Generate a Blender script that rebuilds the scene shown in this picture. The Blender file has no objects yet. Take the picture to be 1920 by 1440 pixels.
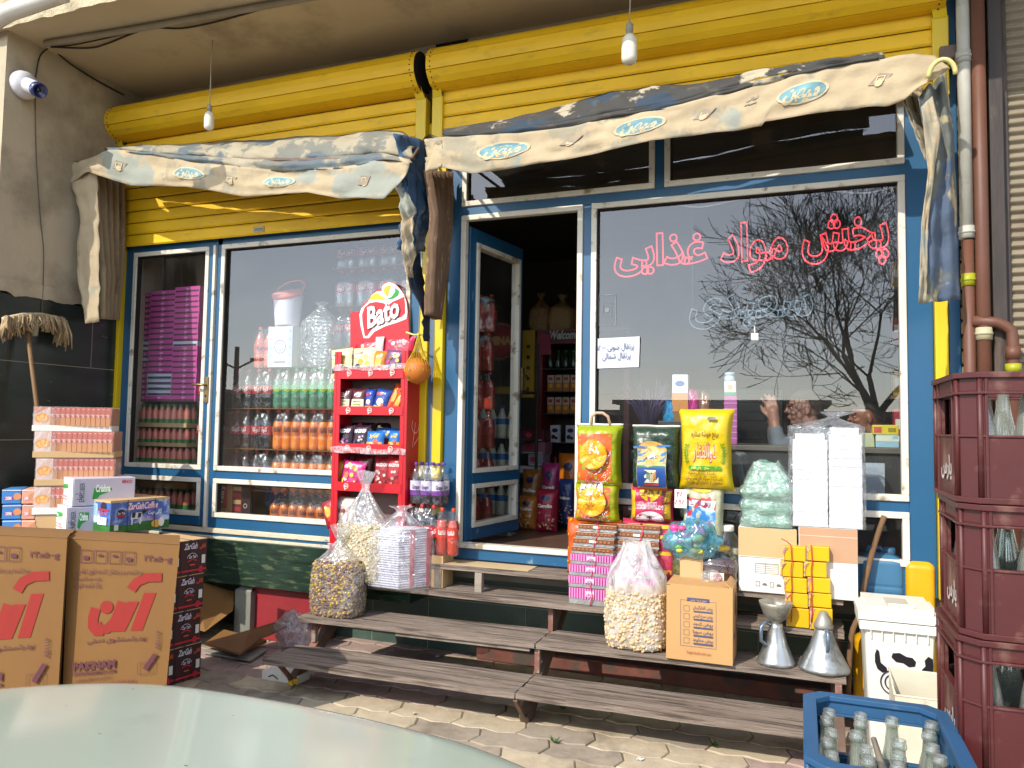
import bpy, math, random
from mathutils import Vector, Matrix, noise
R=math.radians
rnd=random.Random(7)
scene=bpy.context.scene
COL=scene.collection
# ---------------------------------------------------------------- camera
FPX,YAW,PIT,ROL=1415.5,0.36533,0.05726,0.01586
O=Vector((2.040,-4.3818,0.7597))
G=-0.76                      # pavement level; 0 is the door sill
_f=Vector((-math.sin(YAW)*math.cos(PIT),math.cos(YAW)*math.cos(PIT),math.sin(PIT)))
_r=Vector((math.cos(YAW),math.sin(YAW),0)); _u=_r.cross(_f)
_r,_u=_r*math.cos(ROL)+_u*math.sin(ROL),-_r*math.sin(ROL)+_u*math.cos(ROL)
cam=bpy.data.cameras.new('camera'); cam.sensor_width=36; cam.lens=36*FPX/1920
cam.clip_start=.05; cam.clip_end=2000
co=bpy.data.objects.new('camera',cam); COL.objects.link(co)
co.matrix_world=Matrix(((_r.x,_u.x,-_f.x,O.x),(_r.y,_u.y,-_f.y,O.y),(_r.z,_u.z,-_f.z,O.z),(0,0,0,1)))
scene.camera=co
# ---------------------------------------------------------------- light
AZ,EL=R(22),R(38)            # sunlight travels towards +y and a little +x
world=bpy.data.worlds.new('World'); scene.world=world; world.use_nodes=True
nt=world.node_tree; bg=nt.nodes['Background']
sky=nt.nodes.new('ShaderNodeTexSky'); sky.sky_type='NISHITA'; sky.sun_disc=False
sky.sun_elevation=EL; sky.sun_rotation=math.pi+AZ; sky.air_density=1.0; sky.dust_density=.4; sky.ozone_density=2
hs=nt.nodes.new('ShaderNodeHueSaturation'); hs.inputs['Saturation'].default_value=.5; nt.links.new(sky.outputs[0],hs.inputs['Color']); nt.links.new(hs.outputs[0],bg.inputs[0]); bg.inputs[1].default_value=.15
sl=bpy.data.lights.new('sun','SUN'); sl.energy=2.05; sl.angle=R(.5); sl.color=(1,.93,.82)
so=bpy.data.objects.new('sun',sl); COL.objects.link(so)
so.rotation_euler=Vector((math.sin(AZ)*math.cos(EL),math.cos(AZ)*math.cos(EL),-math.sin(EL))).to_track_quat('-Z','Y').to_euler()
scene.view_settings.view_transform='Standard'; scene.view_settings.look='None'
scene.view_settings.exposure=1.33; scene.view_settings.gamma=1
scene.cycles.max_bounces=9; scene.cycles.transparent_max_bounces=24
# ---------------------------------------------------------------- picture point -> place
def at(px,py,Y=None,Z=None,X=None):
    d=_r*((px-960)/FPX)-_u*((py-720)/FPX)+_f
    t=(Y-O.y)/d.y if Y is not None else ((Z-O.z)/d.z if Z is not None else (X-O.x)/d.x)
    return O+d*t
def atd(px,py,d): return O+(_r*((px-960)/FPX)-_u*((py-720)/FPX)+_f)*d
def pxof(p): q=Vector(p)-O; z=q.dot(_f); return 960+FPX*q.dot(_r)/z
def reach(c0,th,px):      # length along direction th from c0 until the picture column px
    d=Vector((math.cos(th),math.sin(th),0)); lo,hi=0,3; up=pxof(c0+d*.05)>pxof(c0)
    for _ in range(40):
        m_=(lo+hi)/2
        if (pxof(c0+d*m_)<px)==up: lo=m_
        else: hi=m_
    return lo
# ---------------------------------------------------------------- materials
def hexc(h):
    v=[int(h[i:i+2],16)/255 for i in (0,2,4)]
    return tuple((c/12.92 if c<=.04045 else ((c+.055)/1.055)**2.4) for c in v)
MATS={}
def mat(key,c,r=.55,var=.15,vs=5,bump=.15,bs=35,metal=0,c2=None,t2=(.52,.66),s2=2.5,sc=(1,1,1),spec=.5,coat=0,dist=.004,wave=None):
    if key in MATS: return MATS[key]
    m=bpy.data.materials.new(key); m.use_nodes=True; n=m.node_tree.nodes; L=m.node_tree.links; p=n['Principled BSDF']
    if isinstance(c,str): c=hexc(c)
    tc=n.new('ShaderNodeTexCoord'); mp=n.new('ShaderNodeMapping'); mp.inputs['Scale'].default_value=sc
    L.new(tc.outputs['Object'],mp.inputs[0])
    no=n.new('ShaderNodeTexNoise'); no.inputs['Scale'].default_value=vs; no.inputs['Detail'].default_value=6; L.new(mp.outputs[0],no.inputs['Vector'])
    mr=n.new('ShaderNodeMapRange'); mr.inputs[1].default_value=.25; mr.inputs[2].default_value=.75
    mr.inputs[3].default_value=1-var; mr.inputs[4].default_value=1+var; L.new(no.outputs['Fac'],mr.inputs[0])
    mx=n.new('ShaderNodeMix'); mx.data_type='RGBA'; mx.blend_type='MULTIPLY'; mx.inputs[0].default_value=1
    mx.inputs[6].default_value=(*c,1); L.new(mr.outputs[0],mx.inputs[7]); out=mx.outputs[2]
    if c2 is not None:
        if isinstance(c2,str): c2=hexc(c2)
        n2=n.new('ShaderNodeTexNoise'); n2.inputs['Scale'].default_value=s2; n2.inputs['Detail'].default_value=8; n2.inputs['Roughness'].default_value=.62
        L.new(mp.outputs[0],n2.inputs['Vector'])
        rr=n.new('ShaderNodeMapRange'); rr.inputs[1].default_value=t2[0]; rr.inputs[2].default_value=t2[1]; L.new(n2.outputs['Fac'],rr.inputs[0])
        m2=n.new('ShaderNodeMix'); m2.data_type='RGBA'; L.new(rr.outputs[0],m2.inputs[0]); L.new(out,m2.inputs[6]); m2.inputs[7].default_value=(*c2,1); out=m2.outputs[2]
    if wave:
        w=n.new('ShaderNodeTexWave'); w.bands_direction=wave[0]; w.inputs['Scale'].default_value=wave[1]; w.inputs['Distortion'].default_value=wave[2]
        w.inputs['Detail'].default_value=2; L.new(mp.outputs[0],w.inputs['Vector'])
        wr=n.new('ShaderNodeMapRange'); wr.inputs[3].default_value=1-wave[3]; wr.inputs[4].default_value=1+wave[3]*.4; L.new(w.outputs['Fac'],wr.inputs[0])
        m3=n.new('ShaderNodeMix'); m3.data_type='RGBA'; m3.blend_type='MULTIPLY'; m3.inputs[0].default_value=1; L.new(out,m3.inputs[6]); L.new(wr.outputs[0],m3.inputs[7]); out=m3.outputs[2]
    L.new(out,p.inputs['Base Color'])
    p.inputs['Roughness'].default_value=r; p.inputs['Metallic'].default_value=metal; p.inputs['Specular IOR Level'].default_value=spec
    p.inputs['Coat Weight'].default_value=coat; p.inputs['Coat Roughness'].default_value=.08
    if bump:
        nb=n.new('ShaderNodeTexNoise'); nb.inputs['Scale'].default_value=bs; nb.inputs['Detail'].default_value=5; L.new(mp.outputs[0],nb.inputs['Vector'])
        b=n.new('ShaderNodeBump'); b.inputs['Strength'].default_value=min(1,bump*2); b.inputs['Distance'].default_value=dist
        L.new(nb.outputs['Fac'],b.inputs['Height']); L.new(b.outputs[0],p.inputs['Normal'])
    MATS[key]=m; return m
def ink(h,r=.5,coat=0):      # printing ink / plain colour
    return mat('ink_'+h+('g' if coat else ''),h,r=r,var=.06,vs=9,bump=0,coat=coat)
def film(key,c=(.9,.93,.95),op=.25,rough=.12,bs=14,str_=.5,milky=.25,sharp=True):   # thin plastic sheet
    if key in MATS: return MATS[key]
    m=bpy.data.materials.new(key); m.use_nodes=True; n=m.node_tree.nodes; L=m.node_tree.links
    for x in list(n): n.remove(x)
    o=n.new('ShaderNodeOutputMaterial'); tr=n.new('ShaderNodeBsdfTransparent'); tr.inputs[0].default_value=(*[1-(1-v)*.35 for v in c],1)
    gl=n.new('ShaderNodeBsdfGlossy'); gl.inputs['Roughness'].default_value=rough; gl.inputs[0].default_value=(.9,.92,.95,1)
    df=n.new('ShaderNodeBsdfDiffuse'); df.inputs[0].default_value=(*c,1); tl=n.new('ShaderNodeBsdfTranslucent'); tl.inputs[0].default_value=(*c,1)
    a=n.new('ShaderNodeMixShader'); a.inputs[0].default_value=.45; L.new(df.outputs[0],a.inputs[1]); L.new(tl.outputs[0],a.inputs[2])
    tc=n.new('ShaderNodeTexCoord'); mp=n.new('ShaderNodeMapping'); mp.inputs['Scale'].default_value=(1,1,.55); L.new(tc.outputs['Object'],mp.inputs[0])
    no=n.new('ShaderNodeTexNoise'); no.inputs['Scale'].default_value=bs; no.inputs['Detail'].default_value=3; no.inputs['Distortion'].default_value=1.2; L.new(mp.outputs[0],no.inputs['Vector'])
    b=n.new('ShaderNodeBump'); b.inputs['Strength'].default_value=str_; b.inputs['Distance'].default_value=.03; L.new(no.outputs['Fac'],b.inputs['Height'])
    L.new(b.outputs[0],gl.inputs['Normal'])
    rg=n.new('ShaderNodeMapRange'); rg.inputs[1].default_value=.35; rg.inputs[2].default_value=.75; rg.inputs[3].default_value=milky*.35; rg.inputs[4].default_value=min(1,milky*1.9); L.new(no.outputs['Fac'],rg.inputs[0])
    m1=n.new('ShaderNodeMixShader'); L.new(rg.outputs[0],m1.inputs[0]); L.new(tr.outputs[0],m1.inputs[1]); L.new(a.outputs[0],m1.inputs[2])
    lw=n.new('ShaderNodeLayerWeight'); lw.inputs[0].default_value=.35; L.new(b.outputs[0],lw.inputs['Normal'])
    ma=n.new('ShaderNodeMath'); ma.operation='MULTIPLY_ADD'; L.new(lw.outputs['Facing'],ma.inputs[0]); ma.inputs[1].default_value=op; ma.inputs[2].default_value=.05
    m2=n.new('ShaderNodeMixShader'); L.new(ma.outputs[0],m2.inputs[0]); L.new(m1.outputs[0],m2.inputs[1]); L.new(gl.outputs[0],m2.inputs[2])
    L.new(m2.outputs[0],o.inputs[0]); MATS[key]=m; return m
def glassy(key,tint=(1,1,1),refl=.10,edge=.5,rough=0,dirt=.02):
    if key in MATS: return MATS[key]
    m=bpy.data.materials.new(key); m.use_nodes=True; n=m.node_tree.nodes; L=m.node_tree.links
    for x in list(n): n.remove(x)
    o=n.new('ShaderNodeOutputMaterial'); tr=n.new('ShaderNodeBsdfTransparent'); tr.inputs[0].default_value=(*tint,1)
    gl=n.new('ShaderNodeBsdfGlossy'); gl.inputs['Roughness'].default_value=rough
    lw=n.new('ShaderNodeLayerWeight'); lw.inputs[0].default_value=.5
    pw=n.new('ShaderNodeMath'); pw.operation='POWER'; L.new(lw.outputs['Facing'],pw.inputs[0]); pw.inputs[1].default_value=3.5
    ma=n.new('ShaderNodeMath'); ma.operation='MULTIPLY_ADD'; L.new(pw.outputs[0],ma.inputs[0]); ma.inputs[1].default_value=edge; ma.inputs[2].default_value=refl
    mx=n.new('ShaderNodeMixShader'); L.new(ma.outputs[0],mx.inputs[0]); L.new(tr.outputs[0],mx.inputs[1]); L.new(gl.outputs[0],mx.inputs[2])
    df=n.new('ShaderNodeBsdfDiffuse'); df.inputs[0].default_value=(.6,.57,.52,1)
    tc=n.new('ShaderNodeTexCoord'); no=n.new('ShaderNodeTexNoise'); no.inputs['Scale'].default_value=3; no.inputs['Detail'].default_value=8; L.new(tc.outputs['Object'],no.inputs['Vector'])
    rg=n.new('ShaderNodeMapRange'); rg.inputs[1].default_value=.4; rg.inputs[2].default_value=.8; rg.inputs[3].default_value=dirt*.4; rg.inputs[4].default_value=dirt*2.5; L.new(no.outputs['Fac'],rg.inputs[0])
    m2=n.new('ShaderNodeMixShader'); L.new(rg.outputs[0],m2.inputs[0]); L.new(mx.outputs[0],m2.inputs[1]); L.new(df.outputs[0],m2.inputs[2])
    L.new(m2.outputs[0],o.inputs[0]); MATS[key]=m; return m
def emitm(key,c,s):
    m=bpy.data.materials.new(key); m.use_nodes=True; p=m.node_tree.nodes['Principled BSDF']
    p.inputs['Base Color'].default_value=(*c,1); p.inputs['Emission Color'].default_value=(*c,1); p.inputs['Emission Strength'].default_value=s; return m
# ---------------------------------------------------------------- text
AR={'ا':(0xFE8D,2),'آ':(0xFE81,2),'ب':(0xFE8F,4),'پ':(0xFB56,4),'ت':(0xFE95,4),'ث':(0xFE99,4),'ج':(0xFE9D,4),'چ':(0xFB7A,4),'ح':(0xFEA1,4),'خ':(0xFEA5,4),'د':(0xFEA9,2),'ذ':(0xFEAB,2),'ر':(0xFEAD,2),'ز':(0xFEAF,2),'س':(0xFEB1,4),'ش':(0xFEB5,4),'ص':(0xFEB9,4),'ض':(0xFEBD,4),'ط':(0xFEC1,4),'ع':(0xFEC9,4),'غ':(0xFECD,4),'ف':(0xFED1,4),'ق':(0xFED5,4),'ک':(0xFB8E,4),'گ':(0xFB92,4),'ل':(0xFEDD,4),'م':(0xFEE1,4),'ن':(0xFEE5,4),'ه':(0xFEE9,4),'و':(0xFEED,2),'ی':(0xFBFC,4)}
def shape(s):
    if not any(c in AR for c in s): return s
    out=[]
    for i,c in enumerate(s):
        if c not in AR: out.append(c); continue
        b,k=AR[c]; pj=i>0 and s[i-1] in AR and AR[s[i-1]][1]==4; nj=k==4 and i+1<len(s) and s[i+1] in AR
        out.append(chr(b+(3 if pj and nj else 2 if nj else 1 if pj else 0)))
    r=''.join(reversed(out)); res='';num=''
    for c in r:
        if c in '0123456789۰۱۲۳۴۵۶۷۸۹': num=c+num
        else: res+=num+c; num=''
    return res+num
TG={}
def textgeo(s,bold=0,neon=0,res=2,sx=1):
    k=(s,bold,neon,res,sx)
    if k in TG: return TG[k]
    c=bpy.data.curves.new('t','FONT'); c.body=shape(s); c.resolution_u=res; c.size=1; c.offset=bold; c.align_x='CENTER'; c.space_character=sx
    if neon: c.fill_mode='NONE'; c.bevel_depth=neon; c.bevel_resolution=0
    o=bpy.data.objects.new('t',c); me=bpy.data.meshes.new_from_object(o)
    v=[tuple(x.co) for x in me.vertices]; f=[tuple(p.vertices) for p in me.polygons]
    bpy.data.objects.remove(o); bpy.data.meshes.remove(me); bpy.data.curves.remove(c)
    TG[k]=(v,f); return TG[k]
# ---------------------------------------------------------------- mesh builder
class MB:
    def __init__(s): s.v=[];s.f=[];s.m=[];s.sm=[];s.mats=[]
    def mi(s,m):
        if m not in s.mats: s.mats.append(m)
        return s.mats.index(m)
    def add(s,vs,fs,m,smooth=False,M=None):
        b=len(s.v)
        for p in vs:
            p=Vector(p); s.v.append(tuple(M@p if M else p))
        k=s.mi(m)
        for f in fs: s.f.append(tuple(b+i for i in f)); s.m.append(k); s.sm.append(smooth)
        return s
    def box(s,a,b,m,M=None):
        x0,y0,z0=a;x1,y1,z1=b
        return s.add([(x0,y0,z0),(x1,y0,z0),(x1,y1,z0),(x0,y1,z0),(x0,y0,z1),(x1,y0,z1),(x1,y1,z1),(x0,y1,z1)],[(0,3,2,1),(4,5,6,7),(0,1,5,4),(1,2,6,5),(2,3,7,6),(3,0,4,7)],m,False,M)
    def hexa(s,p,m):      # 8 corners: bottom 4 ccw then top 4
        return s.add(p,[(0,3,2,1),(4,5,6,7),(0,1,5,4),(1,2,6,5),(2,3,7,6),(3,0,4,7)],m)
    def grid(s,fn,nu,nv,m,smooth=True,closeu=False):
        vs=[fn(i/nu,j/nv) for j in range(nv+1) for i in range(nu+(0 if closeu else 1))]; w=nu+(0 if closeu else 1)
        fs=[(j*w+i,j*w+(i+1)%w,(j+1)*w+(i+1)%w,(j+1)*w+i) for j in range(nv) for i in range(nu)]
        return s.add(vs,fs,m,smooth)
    def lathe(s,prof,m,n=16,c=(0,0,0),M=None,cap=True,sq=None):
        vs=[];fs=[]
        for r,z in prof:
            for i in range(n):
                a=2*math.pi*(i+.5)/n; ca,sa=math.cos(a),math.sin(a); k=1
                if sq: k=1/((abs(ca)**sq+abs(sa)**sq)**(1/sq))
                vs.append((c[0]+r*k*ca,c[1]+r*k*sa,c[2]+z))
        for j in range(len(prof)-1):
            for i in range(n): fs.append((j*n+i,j*n+(i+1)%n,(j+1)*n+(i+1)%n,(j+1)*n+i))
        if cap:
            fs.append(tuple(reversed(range(n)))); fs.append(tuple(range((len(prof)-1)*n,len(prof)*n)))
        return s.add(vs,fs,m,True,M)
    def tube(s,pts,r,m,n=8,cap=True):
        pts=[Vector(p) for p in pts]; rs=r if isinstance(r,(list,tuple)) else [r]*len(pts); vs=[];fs=[]
        t0=(pts[1]-pts[0]).normalized(); a=Vector((0,0,1)) if abs(t0.z)<.9 else Vector((1,0,0)); u=t0.cross(a).normalized()
        for i,p in enumerate(pts):
            t=((pts[min(i+1,len(pts)-1)]-pts[max(i-1,0)]).normalized()); u=(u-t*u.dot(t)).normalized(); w=t.cross(u)
            for k in range(n):
                q=2*math.pi*k/n; vs.append(p+(u*math.cos(q)+w*math.sin(q))*rs[i])
        for j in range(len(pts)-1):
            for k in range(n): fs.append((j*n+k,j*n+(k+1)%n,(j+1)*n+(k+1)%n,(j+1)*n+k))
        if cap: fs.append(tuple(reversed(range(n)))); fs.append(tuple(range((len(pts)-1)*n,len(pts)*n)))
        return s.add(vs,fs,m,True)
    def prism(s,poly,y0,y1,m,M=None):     # poly in xz, thickness along y
        n=len(poly); vs=[(x,y0,z) for x,z in poly]+[(x,y1,z) for x,z in poly]
        fs=[tuple(range(n)),tuple(reversed(range(n,2*n)))]+[(i,(i+1)%n,n+(i+1)%n,n+i) for i in range(n)]
        return s.add(vs,fs,m,False,M)
    def ball(s,c,r,m,n=10,k=7,sc=(1,1,1),M=None):
        vs=[];fs=[]
        for j in range(1,k):
            for i in range(n):
                a=2*math.pi*i/n;b=math.pi*j/k; vs.append((c[0]+r*sc[0]*math.sin(b)*math.cos(a),c[1]+r*sc[1]*math.sin(b)*math.sin(a),c[2]+r*sc[2]*math.cos(b)))
        t=len(vs); vs+=[(c[0],c[1],c[2]+r*sc[2]),(c[0],c[1],c[2]-r*sc[2])]
        for j in range(k-2):
            for i in range(n): fs.append((j*n+i,(j+1)*n+i,(j+1)*n+(i+1)%n,j*n+(i+1)%n))
        for i in range(n): fs.append((t,i,(i+1)%n)); fs.append((t+1,(k-2)*n+(i+1)%n,(k-2)*n+i))
        return s.add(vs,fs,m,True,M)
    def build(s,name,parent=None,bevel=0,solid=0,sub=0,loc=None,smooth=None):
        me=bpy.data.meshes.new(name); me.from_pydata(s.v,[],s.f)
        for m in s.mats: me.materials.append(m)
        me.polygons.foreach_set('material_index',s.m); me.polygons.foreach_set('use_smooth',[bool(x) for x in s.sm]); me.update()
        o=bpy.data.objects.new(name,me); COL.objects.link(o)
        if parent is not None: o.parent=parent; o.location=-Vector(parent.location) if parent.get('wc') else (0,0,0)
        elif loc is not None:
            me.transform(Matrix.Translation(-Vector(loc))); o.location=loc
        if solid: md=o.modifiers.new('s','SOLIDIFY'); md.thickness=solid; md.offset=0
        if bevel: md=o.modifiers.new('b','BEVEL'); md.width=bevel; md.segments=2; md.limit_method='ANGLE'; md.angle_limit=R(50)
        if sub: md=o.modifiers.new('u','SUBSURF'); md.levels=sub; md.render_levels=sub
        return o
class Dec:      # printing laid on a surface; fn(u,v,h) gives the surface point h above it
    def __init__(s,mb,fn,h=.0012): s.mb=mb; s.fn=fn; s.h=h
    def _h(s): s.h+=.0004; return s.h
    def rect(s,u0,v0,u1,v1,m,n=1,k=None):
        h=s._h(); k=k or n
        s.mb.add([s.fn(u0+(u1-u0)*i/n,v0+(v1-v0)*j/k,h) for j in range(k+1) for i in range(n+1)],[(j*(n+1)+i,j*(n+1)+i+1,(j+1)*(n+1)+i+1,(j+1)*(n+1)+i) for j in range(k) for i in range(n)],m,n>1)
    def poly(s,pts,m):
        h=s._h(); s.mb.add([s.fn(u,v,h) for u,v in pts],[tuple(range(len(pts)))],m)
    def disc(s,u,v,ru,m,rv=None,n=20,a0=0,a1=6.2832,rings=1):
        h=s._h(); rv=rv or ru; pts=[(u,v)]
        full=abs(a1-a0-6.2832)<.01; c=n if full else n+1
        for r in range(1,rings+1):
            for i in range(c): a=a0+(a1-a0)*i/n; pts.append((u+ru*r/rings*math.cos(a),v+rv*r/rings*math.sin(a)))
        fs=[(0,1+i,1+(i+1)%c) for i in range(n)]
        for r in range(1,rings): fs+=[(1+(r-1)*c+i,1+r*c+i,1+r*c+(i+1)%c,1+(r-1)*c+(i+1)%c) for i in range(n)]
        s.mb.add([s.fn(a,b,h) for a,b in pts],fs,m)
    def ring(s,u,v,ru,w,m,rv=None,n=24,a0=0,a1=6.2832):
        h=s._h(); rv=rv or ru; vs=[]
        for i in range(n+1):
            a=a0+(a1-a0)*i/n; ca,sa=math.cos(a),math.sin(a)
            vs+= [s.fn(u+(ru-w)*ca,v+(rv-w)*sa,h),s.fn(u+ru*ca,v+rv*sa,h)]
        s.mb.add(vs,[(2*i,2*i+1,2*i+3,2*i+2) for i in range(n)],m)
    def line(s,pts,w,m):
        h=s._h(); P=[Vector(p) for p in pts]; vs=[]
        for i,p in enumerate(P):
            t=(P[min(i+1,len(P)-1)]-P[max(i-1,0)]).normalized(); q=Vector((-t.y,t.x))*w/2; vs+=[s.fn(*(p+q),h),s.fn(*(p-q),h)]
        s.mb.add(vs,[(2*i,2*i+1,2*i+3,2*i+2) for i in range(len(P)-1)],m)
    def frame(s,u0,v0,u1,v1,w,m):
        for a in ((u0,v0,u1,v0+w),(u0,v1-w,u1,v1),(u0,v0+w,u0+w,v1-w),(u1-w,v0+w,u1,v1-w)): s.rect(*a,m); s.h-=.0004
    def text(s,t,u,v,size,m,bold=.01,rot=0,shear=0,sx=1,w=None,spc=1):
        h=s._h(); vv,ff=textgeo(t,bold,sx=spc); 
        if not vv: return
        if w:
            xs=[p[0] for p in vv]; sx=w/max(.01,(max(xs)-min(xs)))/size; mid=(max(xs)+min(xs))/2
        else: mid=0
        c,q=math.cos(rot),math.sin(rot); o=[]
        for x,y,_ in vv:
            x=(x-mid)*size*sx+y*shear*size; y*=size; o.append(s.fn(u+x*c-y*q,v+x*q+y*c,h))
        s.mb.add(o,ff,m)
def plane(o,ux,uy):     # flat decal surface
    o,ux,uy=Vector(o),Vector(ux).normalized(),Vector(uy).normalized(); n=ux.cross(uy)
    return lambda u,v,h: o+ux*u+uy*v+n*h
def front(X0,Y,Z0): return plane((X0,Y,Z0),(1,0,0),(0,0,1))      # normal -y
def side(X,Y0,Z0): return plane((X,Y0,Z0),(0,1,0),(0,0,1))       # normal +x
# ---------------------------------------------------------------- scene tree
def tag(o,label=None,cat=None,group=None,kind=None):
    if label: o['label']=label
    if cat: o['category']=cat
    if group: o['group']=group
    if kind: o['kind']=kind
    return o
def thing(name,label,cat,loc=(0,0,0),rz=0,group=None,wc=True):
    o=bpy.data.objects.new(name,None); o.empty_display_size=.1; COL.objects.link(o); o.location=loc; o.rotation_euler.z=rz
    if wc and not rz: o['wc']=1          # parts are given in world coordinates
    return tag(o,label,cat,group)
def kids(o): return [c for c in COL.objects if c.parent==o]
CH={}
def dup(o,loc,rz=0,label=None,scale=None,par=None,group=None):
    if o.name not in CH: CH[o.name]=kids(o)
    c=o.copy(); COL.objects.link(c)
    if par is None:
        c.location=loc; c.rotation_euler.z=rz
        if scale: c.scale=scale if isinstance(scale,(tuple,list)) else (scale,)*3
        if label: c['label']=label
        if group: c['group']=group
    else: c.parent=par
    for k in CH[o.name]: dup(k,None,par=c)
    return c
def purge(*P):
    def rm(o):
        for k in kids(o): rm(k)
        bpy.data.objects.remove(o)
    for o in P: rm(o)
    CH.clear()
def one(mb,name,label,cat,loc=None,group=None,**k):
    o=mb.build(name,loc=loc if loc is not None else mb.v[0],**k); return tag(o,label,cat,group)
def struct(mb,name,**k): return tag(mb.build(name,**k),kind='structure')
def nz(p,s=1,o=0): return noise.noise(Vector(p)*s+Vector((o,o*1.7,o*.3)))
# ================================================================ materials of the place
PLASTER=mat('plaster','b0a28a',r=.9,var=.1,vs=2,bump=.25,bs=25,c2='6f6553',t2=(.5,.75),s2=1.4,dist=.006)
CEIL=mat('ceiling_plaster','bfae8e',r=.9,var=.08,vs=1.2,bump=.15,bs=8,c2='6b5c48',t2=(.56,.8),s2=1.0)
FASC=mat('rough_render','b8ab8c',r=.95,var=.2,vs=10,bump=.9,bs=45,c2='8d836d',t2=(.45,.65),s2=6,dist=.015)
MARB=mat('dark_marble','272d29',r=.25,var=.35,vs=3,bump=.03,bs=10,c2='7d7a66',t2=(.66,.72),s2=5,sc=(1,1,3.2))
GMARB=mat('green_marble','1f3329',r=.3,var=.5,vs=7,bump=.03,bs=10,c2='4d5a40',t2=(.55,.64),s2=9,sc=(1,1,5))
TMARB=mat('teal_slab','3c5048',r=.45,var=.25,vs=4,bump=.08,bs=20,c2='59685a',t2=(.55,.75),s2=4)
YEL=mat('yellow_paint','e0b20a',r=.6,var=.10,vs=3,bump=.08,bs=12,c2='b3922a',t2=(.58,.80),s2=7,sc=(1,1,3))
YEL2=mat('yellow_rail_paint','cfb008',r=.4,var=.08,vs=3,bump=.05,bs=12)
BLU=mat('blue_frame_paint','1c5277',r=.38,var=.12,vs=2,bump=.06,bs=18,c2='5f7f92',t2=(.64,.70),s2=11,sc=(1,1,.5))
CRM=mat('cream_trim','cfc9ba',r=.5,var=.08,vs=6,bump=.12,bs=30,c2='8b7b62',t2=(.57,.66),s2=9)
PEEL=mat('peeling_cream','c8bda2',r=.8,var=.15,vs=9,bump=.5,bs=40,c2='4a7d96',t2=(.6,.63),s2=4,sc=(1,1,3))
GLASS=glassy('window_glass',(.93,.96,.97),refl=.115,edge=.5,dirt=.016)
CONC=mat('concrete','6d6558',r=.9,var=.2,vs=4,bump=.3,bs=25)
BRK=mat('red_brick_curb','6b4034',r=.9,var=.3,vs=8,bump=.5,bs=30,c2='4c4038',t2=(.5,.6),s2=6)
WOOD=mat('weathered_wood','84766a',r=.85,var=.3,vs=9,bump=.9,bs=22,sc=(.6,14,14),c2='4e4137',t2=(.5,.62),s2=3,dist=.006)
WOOD2=mat('grey_timber','8a7f72',r=.85,var=.25,vs=9,bump=.6,bs=22,c2='6a5d50',t2=(.5,.62),s2=3)
STEEL=mat('brown_steel','5d4a3e',r=.6,var=.25,vs=8,bump=.2,bs=30,c2='8b5a4a',t2=(.55,.65),s2=5)
DARK=mat('dark_gap','141210',r=.9,var=.2,bump=0)
# ---------------------------------------------------------------- ground, sky side
g=MB(); g.add([(-150,-150,G-.03),(150,-150,G-.03),(150,60,G-.03),(-150,60,G-.03)],[(0,1,2,3)],mat('dusty_ground','8d8270',r=.95,var=.25,vs=.8,bump=.3,bs=20)); struct(g,'ground')
PV=[mat('paver_tan','b5a68d',r=.9,var=.15,vs=14,bump=.3,bs=70,c2='7c6f5c',t2=(.5,.7),s2=3),mat('paver_pink','a08a80',r=.9,var=.15,vs=14,bump=.3,bs=70,c2='6e6158',t2=(.5,.7),s2=3),
    mat('paver_yellow','b5a582',r=.9,var=.14,vs=14,bump=.3,bs=70,c2='83765e',t2=(.5,.7),s2=3),mat('paver_grey','9a8d7c',r=.9,var=.14,vs=14,bump=.3,bs=70,c2='6a6053',t2=(.5,.7),s2=3)]
def tri(t): t=t%1; return abs(t*2-1)*2-1
p=MB(); LP,WP=.36,.175
for j in range(-21,3):
    for i in range(-11,14):
        x0=i*LP+(j%2)*LP/2; y0=j*WP-.08; q=.0035; ring=[]; inn=[]
        E4=[(x0+q,y0+q),(x0+LP/4,y0+q),(x0+LP/2,y0+q),(x0+LP*.75,y0+q),(x0+LP-q,y0+q),(x0+LP-q,y0+WP/2),(x0+LP-q,y0+WP-q),(x0+LP*.75,y0+WP-q),(x0+LP/2,y0+WP-q),(x0+LP/4,y0+WP-q),(x0+q,y0+WP-q),(x0+q,y0+WP/2)]
        cx,cy=x0+LP/2,y0+WP/2; dz=rnd.uniform(-.003,.003)
        def wp(a,b): return a+.016*tri(b/WP/1.0),b+.013*tri(a/LP*2)
        for a,b in E4:
            A=wp(a,b); ring.append((A[0],A[1],G-.012)); s_=.93; a2,b2=cx+(a-cx)*.975,cy+(b-cy)*.95; A=wp(a2,b2); inn.append((A[0],A[1],G+dz-.001))
        mid=[(a,b,G-.006+dz) for a,b,_ in ring]; n=12
        if y0>.32: continue
        c=nz((x0*.55,y0*.9,0),1); k=(2 if c>.12 else 1 if c<-.16 else (0 if rnd.random()<.7 else 3))
        p.add(ring+mid+inn,[tuple(range(24,36))]+[(a,(a+1)%n,n+(a+1)%n,n+a) for a in range(n)]+[(n+a,n+(a+1)%n,2*n+(a+1)%n,2*n+a) for a in range(n)],PV[k])
struct(p,'pavement')
s=MB(); s.add([(-5,-3.7,G-.009),(6,-3.7,G-.009),(6,.5,G-.009),(-5,.5,G-.009)],[(0,1,2,3)],mat('joint_sand','85775f',r=1,var=.2,vs=20,bump=.4,bs=80)); struct(s,'pavement_bedding')
s=MB(); s.add([(-80,-16,G-.02),(80,-16,G-.02),(80,-3.9,G-.02),(-80,-3.9,G-.02)],[(0,1,2,3)],mat('asphalt','6b675f',r=.9,var=.2,vs=6,bump=.4,bs=120)); struct(s,'road')
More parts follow.
